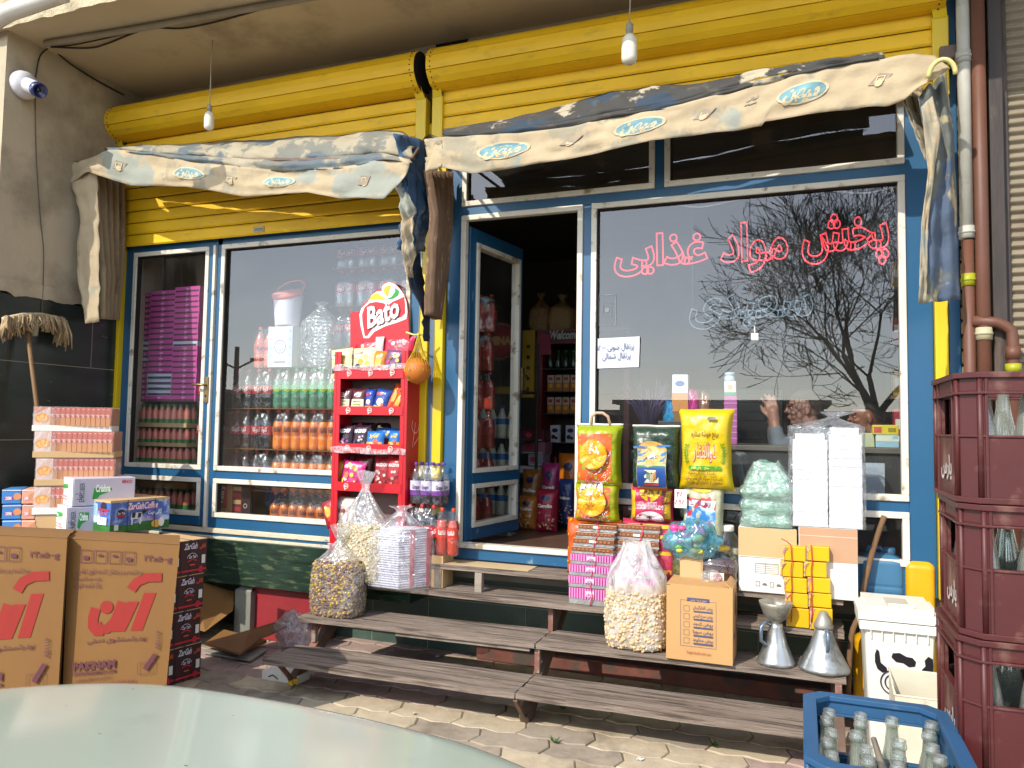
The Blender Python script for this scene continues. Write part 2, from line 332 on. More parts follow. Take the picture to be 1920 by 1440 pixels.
s=MB(); s.box((-80,-3.9,G-.03),(80,-3.75,G+.02),CONC); tag(one(s,'kerb','grey concrete kerb between the paved sidewalk and the road','kerb',loc=(0,-3.8,G)),kind='structure')
# litter on the pavement
for k,(px,py,a,b,hx) in enumerate([(1200,1425,.03,.012,'cfe0dc'),(820,1232,.025,.02,'e6e2d8'),(925,1305,.015,.012,'d8d0c0'),(1095,1298,.02,.014,'cfc6b0'),(775,1338,.02,.01,'c9bfa8')]):
    q=at(px,py,Z=G+.004); m=MB(); m.grid(lambda u,v:(q.x+(u-.5)*a+.003*math.sin(v*9),q.y+(v-.5)*b*2,G+.006+.006*math.sin(u*5+v*3)**2),5,4,ink(hx,.7))
    one(m,'paper_scrap',['small pale blue scrap on the pavers beside the car corner','crumpled white scrap on the pavers at the foot of the wall','tiny cream scrap under the middle of the bench','cream scrap under the bench to the left of its middle post','beige scrap on the pavers in front of the bench'][k],'litter',group='scraps of litter on the pavement')
for k,(px,py) in enumerate([(1040,1392),(1340,1400),(1055,1330)]):
    q=at(px,py,Z=G+.004); m=MB()
    for i in range(14):
        a=rnd.uniform(0,6.3); L=rnd.uniform(.015,.04); d=Vector((math.cos(a),math.sin(a),.6)); c=Vector((-d.y,d.x,0))*.006
        m.add([q,q+d*L*.5+c,q+d*L,q+d*L*.5-c],[(0,1,2,3)],mat('weed_green','3c5a22',r=.7,var=.3))
    one(m,'weed',['tuft of green weed between pavers under the front plank','small weed in front of the blue crate side of the steps','weed sprig beside the middle foot of the steps'][k],'weed',group='weeds in the paving joints',loc=q)
# ---------------------------------------------------------------- the shop building
XL=-2.92
b=thing('shop_building','tan rendered single storey shop building with deep concrete canopy over yellow shutters','building',(0,0,G))
m=MB(); m.box((-3.75,-1.0,1.62),(XL,.4,3.37),PLASTER); m.box((-3.75,.12,-.76),(XL,.4,1.62),PLASTER)
m.build('pillar_wall',b)
m=MB(); m.box((-3.75,-1.0,-.76),(XL+.004,.12,1.6),MARB)
zz=[-.45,.1,.62,1.15]
for z in zz: m.box((-3.7,-1.002,z),(XL+.006,.12,z+.004),ink('8c8872'))
for y,z0,z1 in ((-.35,-.76,-.45),(-.6,.1,.62),(-.25,1.15,1.6),(-.7,-.45,.1)): m.box((XL-.01,y,z0),(XL+.006,y+.003,z1),ink('8c8872'))
pp=[]   # ragged mortar edge where plaster meets the marble
for i in range(41):
    y=-1.0+i*.0275; pp.append((y,1.60+.035*nz((y*9,0,0))+.012*nz((y*40,2,0))))
m.add([(XL+.012,y,z) for y,z in pp]+[(XL+.012,y,1.7) for y,z in pp],[(i,i+1,42+i,41+i) for i in range(40)],PLASTER)
m.build('marble_cladding',b)
m=MB(); m.box((-3.75,-1.06,3.37),(4.6,.4,3.62),CEIL); m.build('canopy_slab',b)
# rough front face of the canopy
m=MB(); m.grid(lambda u,v:(-3.75+u*8.4,-1.075-.02*nz((u*60,v*6,1)),3.335+.30*v+(.012*nz((u*90,0,5)) if v==0 else 0)),220,6,FASC); m.build('canopy_edge',b)
m=MB(); m.box((-3.75,.12,2.7),(4.6,.4,3.37),PLASTER); m.build('wall_above_shutters',b)
m=MB(); m.box((-3.75,-1.35,3.95),(5.5,.6,4.2),FASC); m.box((-4.6,-1.6,3.62),(-3.3,.4,3.95),PLASTER); m.build('added_slab_and_block',b)  # unseen slab added as a sun blocker, later pulled back; corner block below it
m=MB(); m.box((XL+.006,.35,-.8),(4.6,.5,-.07),TMARB)
for z in (-.3,-.42,-.62): m.box((XL,.347,z),(2.9,.35,z+.004),ink('8f9688'))
for x in (-2.2,-1.5,-.8,-.36,.35,1.1,1.8,2.5): m.box((x,.347,-.76),(x+.003,.35,-.42),ink('8f9688'))
m.build('foundation_wall',b)
m=MB(); m.box((XL+.01,-.03,-.38),(-.30,.34,-.075),GMARB); m.build('marble_apron',b,bevel=.003)
m=MB(); m.box((-.30,.06,-.20),(2.8,.34,-.075),CONC); m.build('door_ledge',b)
m=MB(); m.box((.05,.24,-.76),(2.8,.345,-.665),BRK); m.build('brick_curb',b,bevel=.01)
m=MB(); m.box((XL,0.06,-.075),(2.95,5.2,-.012),mat('shop_floor_tile','5a4438',r=.35,var=.3,vs=3)); m.build('shop_floor',b)
m=MB(); INT=mat('interior_wall','5e5a52',r=.9,var=.1); m.box((XL-.1,5.2,-.1),(3.05,5.3,3.3),INT); m.box((XL-.1,.4,-.1),(XL-.001,5.2,3.3),INT); m.box((2.95,.06,-.1),(3.05,5.2,3.3),INT); m.box((XL,.4,3.0),(2.95,5.2,3.1),INT)
m.build('interior_walls',b)
for (cx,cz,w,h) in ((-2.86,3.25,.1,.14),(-.16,3.33,.13,.17)):
    pts=[(cx-w,cz-h*.5),(cx-w*.9,cz+h*.25),(cx-w*.4,cz+h*.35),(cx-w*.3,cz+h*.7),(cx+w*.1,cz+h*.45),(cx+w*.5,cz+h*.55),(cx+w,cz+h*.2),(cx+w*.7,cz-h*.3),(cx+w*.5,cz-h)]
    m=MB(); m.add([(x,.112,min(z,3.366)) for x,z in pts],[tuple(range(len(pts)))],DARK); m.build('broken_render_gap',b)
# ---------------------------------------------------------------- cables, conduit
def tubepx(name,pts,r,m,label,cat,group=None,n=7,**k):
    P=[at(*q[:2],**q[2]) for q in pts]; Q=[]
    for i in range(len(P)-1):
        a,b_,c,d=P[max(i-1,0)],P[i],P[i+1],P[min(i+2,len(P)-1)]
        for s_ in range(4):
            t=s_/4; Q.append(.5*((2*b_)+(-a+c)*t+(2*a-5*b_+4*c-d)*t*t+(-a+3*b_-3*c+d)*t**3))
    Q.append(P[-1]); mb=MB(); mb.tube(Q,r,m,n); return one(mb,name,label,cat,group=group,loc=P[0])
CAB=ink('1c1a18',.5); C1=dict(Z=3.352)
tubepx('ceiling_conduit',[(85,82,dict(Z=3.345)),(250,55,dict(Z=3.345)),(420,25,dict(Z=3.345)),(600,-8,dict(Z=3.345))],.022,mat('painted_conduit','8f8470',r=.8,var=.15),'painted conduit running across the canopy ceiling','conduit')
tubepx('electric_cable',[(95,88,C1),(150,82,C1),(270,56,C1),(390,34,C1),(520,4,C1),(560,-10,C1)],.005,CAB,'thin black cable tied along the ceiling conduit','cable')
tubepx('electric_cable',[(95,88,C1),(165,90,C1),(200,82,C1),(250,62,C1),(285,52,C1),(340,53,C1),(400,42,C1),(480,20,C1),(505,9,C1),(560,-5,C1)],.0065,CAB,'thick black cable sagging below the ceiling conduit with pale tape','cable')
tubepx('electric_cable',[(95,88,dict(X=XL+.02)),(130,118,dict(X=XL+.02)),(180,150,dict(X=XL+.02)),(232,178,dict(X=XL+.02))],.006,CAB,'black cable along the top of the side wall to the shutter hole','cable')
tubepx('electric_cable',[(95,88,dict(X=XL+.02)),(75,105,dict(X=XL+.02)),(66,150,dict(X=XL+.012))],.005,CAB,'short black cable curving down to the security camera','cable')
tubepx('electric_cable',[(66,175,dict(X=XL+.008)),(68,290,dict(X=XL+.008)),(75,400,dict(X=XL+.01)),(82,480,dict(X=XL+.01)),(78,600,dict(X=XL+.012))],.003,ink('4a443c'),'thin grey wire hanging down the side wall above the mop','wire')
tubepx('white_pipe',[(-60,80,dict(Y=-1.5)),(0,32,dict(Y=-1.5)),(50,12,dict(Y=-1.45)),(120,-12,dict(Y=-1.4))],.05,mat('white_pvc','c9c5bb',r=.35,var=.1),'fat white plastic pipe curving past the canopy corner','pipe')
# ---------------------------------------------------------------- shutters
def shutter(x0,x1,zb,yc,label,zr=3.065,rr=.135,seed=0):
    t=thing('roller_shutter',label,'roller shutter',((x0+x1)/2,0,zb),group='yellow roller shutters above the shop windows')
    m=MB(); n=14; a0=R(100)     # faceted cover of the rolled slats
    NS=9; prof=[]
    for i in range(NS):
        a=a0+2*math.pi*i/NS; a2=a0+2*math.pi*(i+1)/NS-.05
        prof+=[(yc-rr*math.cos(a),zr+rr*math.sin(a)),(yc-(rr*math.cos(math.pi/NS)+.006)*math.cos((a+a2)/2),zr+(rr*math.cos(math.pi/NS)+.006)*math.sin((a+a2)/2)),(yc-rr*math.cos(a2),zr+rr*math.sin(a2)),(yc-(rr-.012)*math.cos(a2+.025),zr+(rr-.012)*math.sin(a2+.025))]
    K=len(prof); vs=[(x0+.02,y,z) for y,z in prof]+[(x1-.02,y,z) for y,z in prof]
    m.add(vs,[(i,K+i,K+(i+1)%K,(i+1)%K) for i in range(K)],YEL); m.add([(x0+.02,y,z) for y,z in prof],[tuple(range(K))],DARK); m.add([(x1-.02,y,z) for y,z in prof],[tuple(reversed(range(K)))],DARK)
    for xx in (x0+.05,x1-.05):      # rivets round the end of the roll
        for i in range(0,26): a=2*math.pi*i/26; m.ball((xx,yc-(rr+.001)*math.cos(a),zr+(rr+.001)*math.sin(a)),.005,mat('rust','5a4020',r=.9),6,4)
    m.build('roll',t)
    m=MB(); h=.092; z=zb; ys=-.055
    while z<zr:
        z1=z+h
        m.add([(x0+.07,ys-.004,z+.004),(x1-.07,ys-.004,z+.004),(x1-.07,ys-.013,z+.015),(x0+.07,ys-.013,z+.015),(x1-.07,ys-.013,z1-.012),(x0+.07,ys-.013,z1-.012),(x1-.07,ys-.004,z1-.002),(x0+.07,ys-.004,z1-.002),(x1-.07,ys+.006,z1+.003),(x0+.07,ys+.006,z1+.003)],[(0,1,2,3),(3,2,4,5),(5,4,6,7),(7,6,8,9)],YEL)
        z=z1
    m.build('slat_curtain',t)
    for xx,s_ in ((x0,1),(x1,-1)):
        m=MB(); a,b_=sorted((xx,xx+s_*.075)); m.box((a,-.09,zb-.0),(b_,-.02,zr-.16),YEL2)
        m.add([(a+.005,-.092,zr-.17),(b_-.005,-.092,zr-.17),(b_-.005+s_*.02,-.15,zr-.07),(a+.005+s_*.02,-.15,zr-.07)],[(0,1,2,3)],YEL2); m.build('guide_rail',t,bevel=.004)
    return t
t=shutter(-2.94,-.235,2.10,-.10,'left yellow roller shutter lowered to the window head with a metal badge')
m=MB(); q=at(485,430,Y=-.075); m.box((q.x-.045,-.076,q.z-.018),(q.x+.045,-.071,q.z+.018),ink('8c8a80',.3)); d=Dec(m,front(q.x-.045,-.0765,q.z-.018)); 
for i in range(2): d.rect(.01,.01+i*.01,.08,.014+i*.01,ink('33322f'))
m.build('maker_badge',t)
shutter(-.19,2.76,2.49,-.10,'right yellow roller shutter rolled high above the shop door')
# shutter guide posts down to the ledge
def post(name,x0,x1,y0,y1,z0,z1,m,label,cat='guide rail',group=None): mb=MB(); mb.box((x0,y0,z0),(x1,y1,z1),m); return one(mb,name,label,cat,group=group,bevel=.004,loc=((x0+x1)/2,y0,z0))
t=thing('shutter_post','yellow and blue steel shutter post between rack and doorway','post',(-.19,0,-.07))
for x0,x1,m_,nm in ((-.275,-.215,YEL2,'channel'),(-.213,-.170,mat('grey_blue_paint','4c6078',r=.5),'centre_strip'),(-.168,-.105,YEL2,'channel')):
    m=MB(); m.box((x0,-.035 if m_ is YEL2 else -.015,-.07),(x1,.06,2.75),m_); m.build(nm,t,bevel=.004)
t=thing('shutter_post','yellow and blue steel shutter post at the right end of the shopfront','post',(2.74,0,-.07))
m=MB(); m.box((2.685,-.04,-.07),(2.745,.06,2.72),YEL2); m.build('channel',t,bevel=.004)
m=MB(); m.box((2.748,-.03,-.07),(2.80,.06,3.3),BLU); m.build('centre_strip',t,bevel=.004)
t=thing('shutter_post','narrow yellow shutter rail against the dark marble side wall','post',(-2.9,0,-.07))
m=MB(); m.box((-2.917,-.04,-.07),(-2.886,.05,2.1),YEL2); m.build('channel',t,bevel=.003)
# ---------------------------------------------------------------- shopfronts
def win(par,x0,z0,x1,z1,w=.034,y=0.0,glass=True,tn='window_trim'):
    m=MB(); ya,yb=y-.014,y+.034
    m.box((x0,ya,z0),(x1,yb,z0+w),CRM); m.box((x0,ya,z1-w),(x1,yb,z1),CRM); m.box((x0,ya,z0+w),(x0+w,yb,z1-w),CRM); m.box((x1-w,ya,z0+w),(x1,yb,z1-w),CRM)
    o=m.build(tn,par,bevel=.004)
    m=MB(); m.box((x0+w,ya+.012,z0+w),(x0+w+.008,yb,z1-w),DARK); m.box((x0+w+.008,ya+.012,z1-w-.008),(x1-w,yb,z1-w),DARK); m.build('gasket',o if par.parent is None else par)
    if glass:
        m=MB(); m.add([(x0+w-.004,y+.02,z0+w-.004),(x1-w+.004,y+.02,z0+w-.004),(x1-w+.004,y+.02,z1-w+.004),(x0+w-.004,y+.02,z1-w+.004)],[(0,1,2,3)],GLASS); m.build('pane',o if par.parent is None else par)
    return o
L=thing('shopfront','left blue shopfront with a narrow closed door and wide display window','shopfront',(-1.5,0,0))
m=MB(); Y0,Y1=0,.06
for x0,x1,z0,z1 in ((-2.885,-2.82,0,2.15),(-1.985,-1.941,0,2.15),(-.36,-.278,0,2.15)): m.box((x0,Y0,z0),(x1,Y1,z1),BLU)
for x0,x1,z0,z1 in ((-1.941,-.36,.356,.413),(-1.941,-.36,0,.078),(-2.82,-.36,2.071,2.15)): m.box((x0,Y0,z0),(x1,Y1,z1 if z1!=2.15 else 2.149),BLU)
m.box((-2.885,.002,2.15),(-.278,.2,2.75),DARK)
m.build('frame',L,bevel=.003)
win(L,-1.941,.413,-.36,2.071); win(L,-1.941,.078,-.36,.356)
D=MB(); 
for x0,x1,z0,z1 in ((-2.808,-2.80,.012,2.07),(-2.056,-2.016,.012,2.07),(-2.80,-2.056,.356,.413),(-2.80,-2.056,.012,.078)): D.box((x0,-.006,z0),(x1,.05,z1),BLU)
D=D.build('door',L,bevel=.003)
win(D,-2.80,.413,-2.056,2.068,tn='trim'); win(D,-2.80,.078,-2.056,.356,tn='trim')
m=MB(); m.box((-2.012,-.02,.0),(-1.989,.03,2.07),CRM); m.build('door_stop',L,bevel=.003)
q=at(388,722,Y=-.02); BR=mat('worn_brass','8d7c55',r=.35,metal=.8,var=.2); m=MB(); m.box((q.x-.018,-.03,q.z-.13),(q.x+.018,-.014,q.z+.06),BR); m.tube([(q.x,-.03,q.z),(q.x,-.06,q.z),(q.x-.02,-.065,q.z),(q.x-.10,-.062,q.z+.003)],.009,BR); m.ball((q.x,-.03,q.z-.08),.008,DARK); m.build('handle',D,bevel=.003)
m=MB(); m.box((-2.885,-.012,-.035),(-.278,.1,0),PEEL); m.box((-2.885,-.002,-.055),(-.278,.1,-.035),BLU); m.box((-2.885,-.018,-.075),(-.278,.1,-.055),PEEL); m.build('sill',L,bevel=.004)
Rr=thing('shopfront','right blue shopfront with the open doorway, wide window and two dark transoms','shopfront',(1.2,0,0))
m=MB()
for x0,x1,z0,z1 in ((-.10,0,-.0,2.76),(.812,.865,0,2.12),(2.56,2.682,-.0,2.76),(1.246,1.302,2.179,2.70),(0,2.56,2.12,2.179),(.865,2.56,.356,.41),(.865,2.56,0,.078),(0,2.56,2.70,2.76)): m.box((x0,Y0,z0),(x1,Y1,z1),BLU)
m.box((-.10,.0,-.07),(2.682,.06,-.0005),BLU)
m.build('frame',Rr,bevel=.003)
win(Rr,.865,.41,2.56,2.12); win(Rr,.865,.078,2.56,.356); win(Rr,0,2.179,1.246,2.70); win(Rr,1.302,2.179,2.56,2.70)
m=MB(); w=.034; m.box((0,-.014,.03),(w,.034,2.12-w),CRM); m.box((.812-w,-.014,.03),(.812,.034,2.12-w),CRM); m.box((0,-.014,2.12-w),(.812,.034,2.12),CRM); m.box((0,-.02,0),(.812,.05,.03),CRM); m.build('door_lining',Rr,bevel=.004)
# open door leaf, hinged at the left jamb and swung in
LEAF=thing('glazed_door','blue glazed shop door standing open inwards in the doorway','door',(.045,.04,.03),rz=R(81),wc=False)
m=MB(); W_,H_=.70,2.03
for x0,x1,z0,z1 in ((0,.075,0,H_),(W_-.04,W_,0,H_),(.075,W_-.04,0,.08),(.075,W_-.04,.36,.43),(.075,W_-.04,H_-.09,H_)): m.box((x0,0,z0),(x1,.04,z1),BLU)
m.build('frame',LEAF,bevel=.003)
for z0,z1 in ((.08,.36),(.43,H_-.09)):
    m=MB(); w=.03; x0,x1=.075,W_-.04; m.box((x0,-.012,z0),(x1,.052,z0+w),CRM); m.box((x0,-.012,z1-w),(x1,.052,z1),CRM); m.box((x0,-.012,z0+w),(x0+w,.052,z1-w),CRM); m.box((x1-w,-.012,z0+w),(x1,.052,z1-w),CRM); o=m.build('trim',LEAF,bevel=.003)
    m=MB(); m.add([(x0+w,.02,z0+w),(x1-w,.02,z0+w),(x1-w,.02,z1-w),(x0+w,.02,z1-w)],[(0,1,2,3)],glassy('door_glass',(.9,.93,.93),refl=.04,edge=.3,dirt=.02)); m.build('pane',o)
m=MB(); m.box((W_-.03,-.03,1.0),(W_-.005,.0,1.16),BR); m.tube([(W_-.018,-.03,1.1),(W_-.018,-.055,1.1),(W_-.10,-.055,1.1)],.008,BR); m.build('handle',LEAF)
# ---------------------------------------------------------------- neighbouring building on the right
n_=thing('neighbour_building','brown steel framed neighbour building with a corrugated shutter at the right edge','building',(3.4,0,G))
m=MB(); BRICK=mat('old_brick','80694a',r=.95,var=.3,vs=9,bump=.8,bs=30,c2='40352a',t2=(.5,.58),s2=5)
z=-.76
while z<3.3:
    o_=rnd.uniform(-.012,.012); m.box((2.802,-.03+o_,z),(2.93,.2,z+.06),BRICK); m.box((2.805,.0,z+.06),(2.925,.2,z+.075),CONC); z+=.075
m.build('brick_edge',n_,bevel=.006)
m=MB(); SC=mat('dark_steel_column','332a26',r=.6,var=.3,vs=5,bump=.2,bs=20,c2='6a5648',t2=(.55,.75),s2=3,sc=(4,4,.6)); m.box((2.925,-.12,-.76),(2.985,.2,3.4),SC); m.box((2.988,-.06,-.76),(3.018,.2,3.4),SC); m.build('steel_column',n_,bevel=.004)
m=MB(); CORR=mat('corrugated_tan','857a66',r=.6,var=.2,vs=6,bump=.15,c2='6e604c',t2=(.5,.7),s2=3)
m.grid(lambda u,v:(3.02+u*1.5,-.03-.012*math.sin(v*2*math.pi*92),-.76+v*4.1),2,92*6,CORR); m.build('corrugated_shutter',n_)
m=MB(); m.box((4.5,-.1,-.76),(4.7,.3,3.4),PLASTER); m.box((2.8,.2,-.76),(4.7,.4,3.4),PLASTER); m.build('wall',n_)
def pipe(px,y,x,z0,z1,r,m,label,extra=None,cl=()):
    t=thing('drain_pipe',label,'pipe',(x,y,z0)); mb=MB(); mb.tube([(x,y,z0),(x,y,z1)],r,m,14); mb.build('tube',t)
    for zc in cl: mb=MB(); mb.tube([(x,y,zc-.03),(x,y,zc+.03)],r*1.18,extra or m,14); mb.tube([(x,y,zc-.006),(x,y,zc+.006)],r*1.3,extra or m,14); mb.build('collar',t)
    return t
GP=mat('grey_pipe','a7a59a',r=.6,var=.12,vs=9,bump=.1,c2='6e6a60',t2=(.6,.7)); BP=mat('brown_pipe','613c2c',r=.55,var=.15,vs=6,bump=.1,c2='5f4033',t2=(.5,.7)); YP=mat('yellow_green_fitting','9a9a18',r=.5,c2='d0c9a8',t2=(.6,.62))
q=at(1813,440,Y=-.14); pipe(0,-.14,q.x,q.z,3.35,.03,GP,'thin grey drain pipe beside the end of the awning',cl=(q.z+.9,q.z+.01)); 
q2=at(1815,480,Y=-.14); pipe(0,-.14,q2.x,.2,q.z-.03,.027,BP,'short brown pipe continuing below the grey drain pipe',YP,cl=(q2.z-.12,1.0,.95))
q=at(1838,300,Y=-.15); pipe(0,-.15,q.x,.2,3.35,.031,BP,'tall fat brown drain pipe in front of the steel column',mat('pale_fitting','b0a888',r=.6),cl=(1.0,1.25))
q=at(1868,612,Y=-.16); e=at(1900,690,Y=-.16); t=thing('drain_pipe','brown elbow pipe turning down in front of the corrugated shutter','pipe',(e.x,-.16,.2))
m=MB(); m.tube([(q.x-.1,-.16,q.z+.03),(q.x,-.16,q.z+.02),(e.x-.03,-.16,q.z),(e.x-.005,-.16,q.z-.02),(e.x,-.16,q.z-.06),(e.x,-.16,.2)],.026,BP,14); m.build('tube',t); m=MB(); m.tube([(e.x,-.16,q.z-.1),(e.x,-.16,q.z-.16)],.032,BP,14); m.tube([(e.x,-.16,e.z-.02),(e.x,-.16,e.z+.02)],.034,YP,14); m.build('collar',t)
# ---------------------------------------------------------------- hanging bulbs, security camera
WB=mat('bulb_plastic','d9d4c4',r=.35,var=.04,bump=0); 
for (px,py,sc,lab,cpx) in ((392,228,.85,'smaller hanging bulb under the canopy above the left awning',(402,53)),(1180,95,1.12,'larger hanging bulb in front of the right shutter roll',(1184,-12))):
    q=at(px,py,Y=-.45); t=thing('light_bulb',lab,'light bulb',q,group='bare bulbs hanging from the canopy')
    z=q.z; s_=sc; c=(q.x,q.y,z)
    m=MB(); m.lathe([(.001,-.068*s_),(.02*s_,-.066*s_),(.034*s_,-.055*s_),(.038*s_,-.04*s_),(.038*s_,.03*s_),(.036*s_,.035*s_),(.036*s_,.05*s_),(.03*s_,.065*s_),(.018*s_,.08*s_)],WB,20,c); m.build('bulb',t)
    m=MB(); m.lathe([(.017*s_,.078*s_),(.017*s_,.10*s_),(.019*s_,.102*s_),(.018*s_,.13*s_),(.008,.14*s_)],ink('8f8b7d',.5),14,c); m.build('socket',t)
    m=MB(); m.tube([(q.x,q.y,z+.13*s_),(q.x+.004,q.y-.004,z+.3),(q.x-.003,q.y,(z+3.36)/2+.1),(q.x+.002,q.y,3.36)],.0035,ink('a89f8c'),6); m.build('cord',t)
q=at(45,160,X=XL+.02); t=thing('security_camera','white security camera with blue lens hood on the side wall','camera',q); W=mat('white_plastic','cfccd0',r=.3,var=.04,bump=0)
Mx=Matrix.Translation(q)@Matrix.Rotation(R(90),4,'Y'); m=MB(); m.lathe([(.095,-.02),(.095,.012),(.085,.04),(.05,.062),(.01,.068)],W,28,M=Mx); m.build('mount',t)
dv=Vector((.90,-.12,-.42)).normalized(); rot=dv.to_track_quat('Z','Y').to_matrix().to_4x4(); Mx=Matrix.Translation(q+Vector((.05,-.01,-.01)))@rot
m=MB(); m.lathe([(.02,-.03),(.045,-.02),(.05,.0),(.05,.12),(.046,.125)],W,24,M=Mx); o=m.build('camera_body',t); m=MB(); m.lathe([(.049,.117),(.051,.125),(.050,.165),(.043,.168),(.042,.14),(.001,.14)],ink('1d2c66',.25,1),24,M=Mx); m.lathe([(.016,.141),(.014,.152),(.001,.154)],ink('0a0b10',.1,1),14,M=Mx); m.build('lens_hood',o)
# ================================================================ awnings
def cloth(key,base,a,b_,ta=.52,tb=.56,s=3.2):
    if key in MATS: return MATS[key]
    m=mat(key,base,r=.85,var=.16,vs=6,bump=.22,bs=26,dist=.010,c2=a,t2=(ta,ta+.03),s2=s); n=m.node_tree.nodes; L=m.node_tree.links; p=n['Principled BSDF']
    src=p.inputs['Base Color'].links[0].from_socket
    for col,sc_,t0 in ((b_,2.3,tb),('8d8068',9,.6)):
        no=n.new('ShaderNodeTexNoise'); no.inputs['Scale'].default_value=sc_; no.inputs['Detail'].default_value=5;
        mp=n.new('ShaderNodeMapping'); mp.inputs['Location'].default_value=(7,3,2); L.new(n['Texture Coordinate'].outputs['Object'],mp.inputs[0]); L.new(mp.outputs[0],no.inputs['Vector'])
        rr=n.new('ShaderNodeMapRange'); rr.inputs[1].default_value=t0; rr.inputs[2].default_value=t0+(.03 if sc_<5 else .2); L.new(no.outputs['Fac'],rr.inputs[0])
        if sc_>5: rr.inputs[4].default_value=.4
        m2=n.new('ShaderNodeMix'); m2.data_type='RGBA'; L.new(rr.outputs[0],m2.inputs[0]); L.new(src,m2.inputs[6]); m2.inputs[7].default_value=(*hexc(col),1); src=m2.outputs[2]
    L.new(src,p.inputs['Base Color']); MATS[key]=m; return m
VAL=cloth('faded_valance_cloth','a8977a','928a76','8c8f84',ta=.54,tb=.58)
TOPC=cloth('blue_awning_cloth','9a917c','73746c','5b666c',ta=.49,tb=.53,s=3.4)
DTOP=cloth('dark_awning_cloth','a89e88','3b3a38','2d3c4c',ta=.42,tb=.5,s=3.5)
BACKC=mat('cloth_back','8b7a60',r=.9,var=.2,vs=4,c2='5e4d3c',t2=(.5,.7),s2=4,sc=(3,3,1))
BLC=mat('deep_blue_cloth','34506e',r=.8,var=.25,vs=5,bump=.2,c2='8a8c86',t2=(.55,.66),s2=5)
DBC=mat('brown_curtain_cloth','6b5340',r=.9,var=.25,vs=5,bump=.2,c2='a08c70',t2=(.58,.7),s2=7,sc=(4,4,1))
def lerp_poly(P,u):      # point on a polyline by arc fraction
    L_=[0]
    for i in range(1,len(P)): L_.append(L_[-1]+math.dist(P[i][:2],P[i-1][:2]))
    t=u*L_[-1]
    for i in range(1,len(P)):
        if t<=L_[i] or i==len(P)-1:
            k=(t-L_[i-1])/max(1e-6,L_[i]-L_[i-1]); return tuple(P[i-1][j]+(P[i][j]-P[i-1][j])*k for j in range(len(P[0])))
def sheet(A,B,Ya,Yb,wr=.012,bulge=0,folds=0,fa=0,seed=0,off=None):
    """surface between polyline A (v=0) and B (v=1), given as picture points at depths Ya, Yb (number or f(u))"""
    ya=lambda u:Ya*.68; yb=lambda u:Yb*.68
    def fn(u,v):
        a=lerp_poly(A,u); b_=lerp_poly(B,u); pa=at(a[0],a[1],Y=ya(u)); pb=at(b_[0],b_[1],Y=yb(u)); p=pa.lerp(pb,v)
        w=wr*(nz((u*9,v*2.5,seed))+.7*nz((u*22,v*4,seed+5))+.12*nz((u*60,v*9,seed+9)))-bulge*math.sin(math.pi*v)
        if folds: w+=fa*math.sin(u*folds*2*math.pi+1.3*nz((u*3,v*2,seed)))*(.55+.45*v)
        return p+Vector((0,w,0)) if off is None else p+Vector(off)*w
    return fn
def logo(mb,fn,u,v,W,H,aspect,scale=1,ok=True):   # oval badge with cloud script, moulded along the cloth
    f=lambda a,b,h: Vector(fn(min(1,max(0,u+a/W)),min(1,max(0,v-b/H))))+Vector((0,-h*2-.002,0))
    d=Dec(mb,f); TE=mat('teal_print','6a919a',r=.85,var=.3,vs=12,bump=.1); CR=mat('cream_print','bfae8c',r=.85,var=.12,bump=.1)
    d.disc(0,0,.125*scale,CR,.062*scale,rings=3); d.disc(0,0,.112*scale,TE,.052*scale,rings=3); d.text('میهن',0,-.028*scale,.115*scale,CR,bold=.045,w=.17*scale)
def diamond(mb,fn,u,v,W,H,s=1):
    f=lambda a,b,h: Vector(fn(min(1,max(0,u+a/W)),min(1,max(0,v-b/H))))+Vector((0,-h*2-.002,0))
    d=Dec(mb,f); BR_=mat('brown_print','8f8270',r=.85,var=.25,vs=12,bump=.1); CR=MATS['cream_print']
    c,q=math.cos(.5),math.sin(.5); P=[(-.06,0),(0,.045),(.06,0),(0,-.045)]
    d.poly([((a*c-b*q)*s,(a*q+b*c)*s) for a,b in P],BR_); d.frame(-.022*s,-.018*s,.022*s,.02*s,.006*s,CR); d.disc(0,-.025*s,.02*s,CR)
def crack(a,b,o=0): return None
# left awning
t=thing('awning','left awning folded back, faded beige valance under blue and cream cloth','awning',at(450,300,Y=-.6),group='worn fabric awnings over the shopfront')
VT=[(127,305),(160,297),(207,281),(253,284),(333,298),(433,311),(533,320),(640,313),(707,301),(750,294),(772,303)]
VBt=[(124,347),(165,322),(213,338),(247,348),(347,349),(457,368),(577,361),(633,371),(673,371),(723,374),(742,352),(757,335)]
m=MB(); f1=sheet(VT,VBt,-.70,-.72,wr=.022); m.grid(f1,110,10,VAL)
for u in (.36,.62): logo(m,f1,u,.50,2.75,.27,1.15)
for u in (.165,.48,.86): diamond(m,f1,u,.5,2.75,.27)
m.build('valance',t,solid=.003)
m=MB(); f=sheet([(207,281),(333,290),(433,296),(533,297),(640,292),(720,287),(772,300)],[(207,283),(333,300),(433,312),(533,322),(640,316),(720,300),(774,306)],-.62,-.70,wr=.02,bulge=.03); m.grid(f,90,8,TOPC)
f=sheet([(200,281),(253,275),(333,271),(467,263),(633,253),(730,244),(756,247),(785,272)],[(215,283),(270,284),(340,290),(440,298),(540,300),(640,293),(725,287),(778,300)],-.30,-.60,wr=.03,bulge=.06,seed=4); m.grid(f,100,12,TOPC)
m.build('folded_cloth',t,solid=.003)
m=MB(); # smooth front corner of the left side curtain
f=sheet([(126,305),(150,400),(143,500),(160,607)],[(180,300),(184,400),(186,500),(187,603)],-.70,-.66,wr=.02); m.grid(f,24,8,VAL); m.build('corner_drop',t,solid=.003)
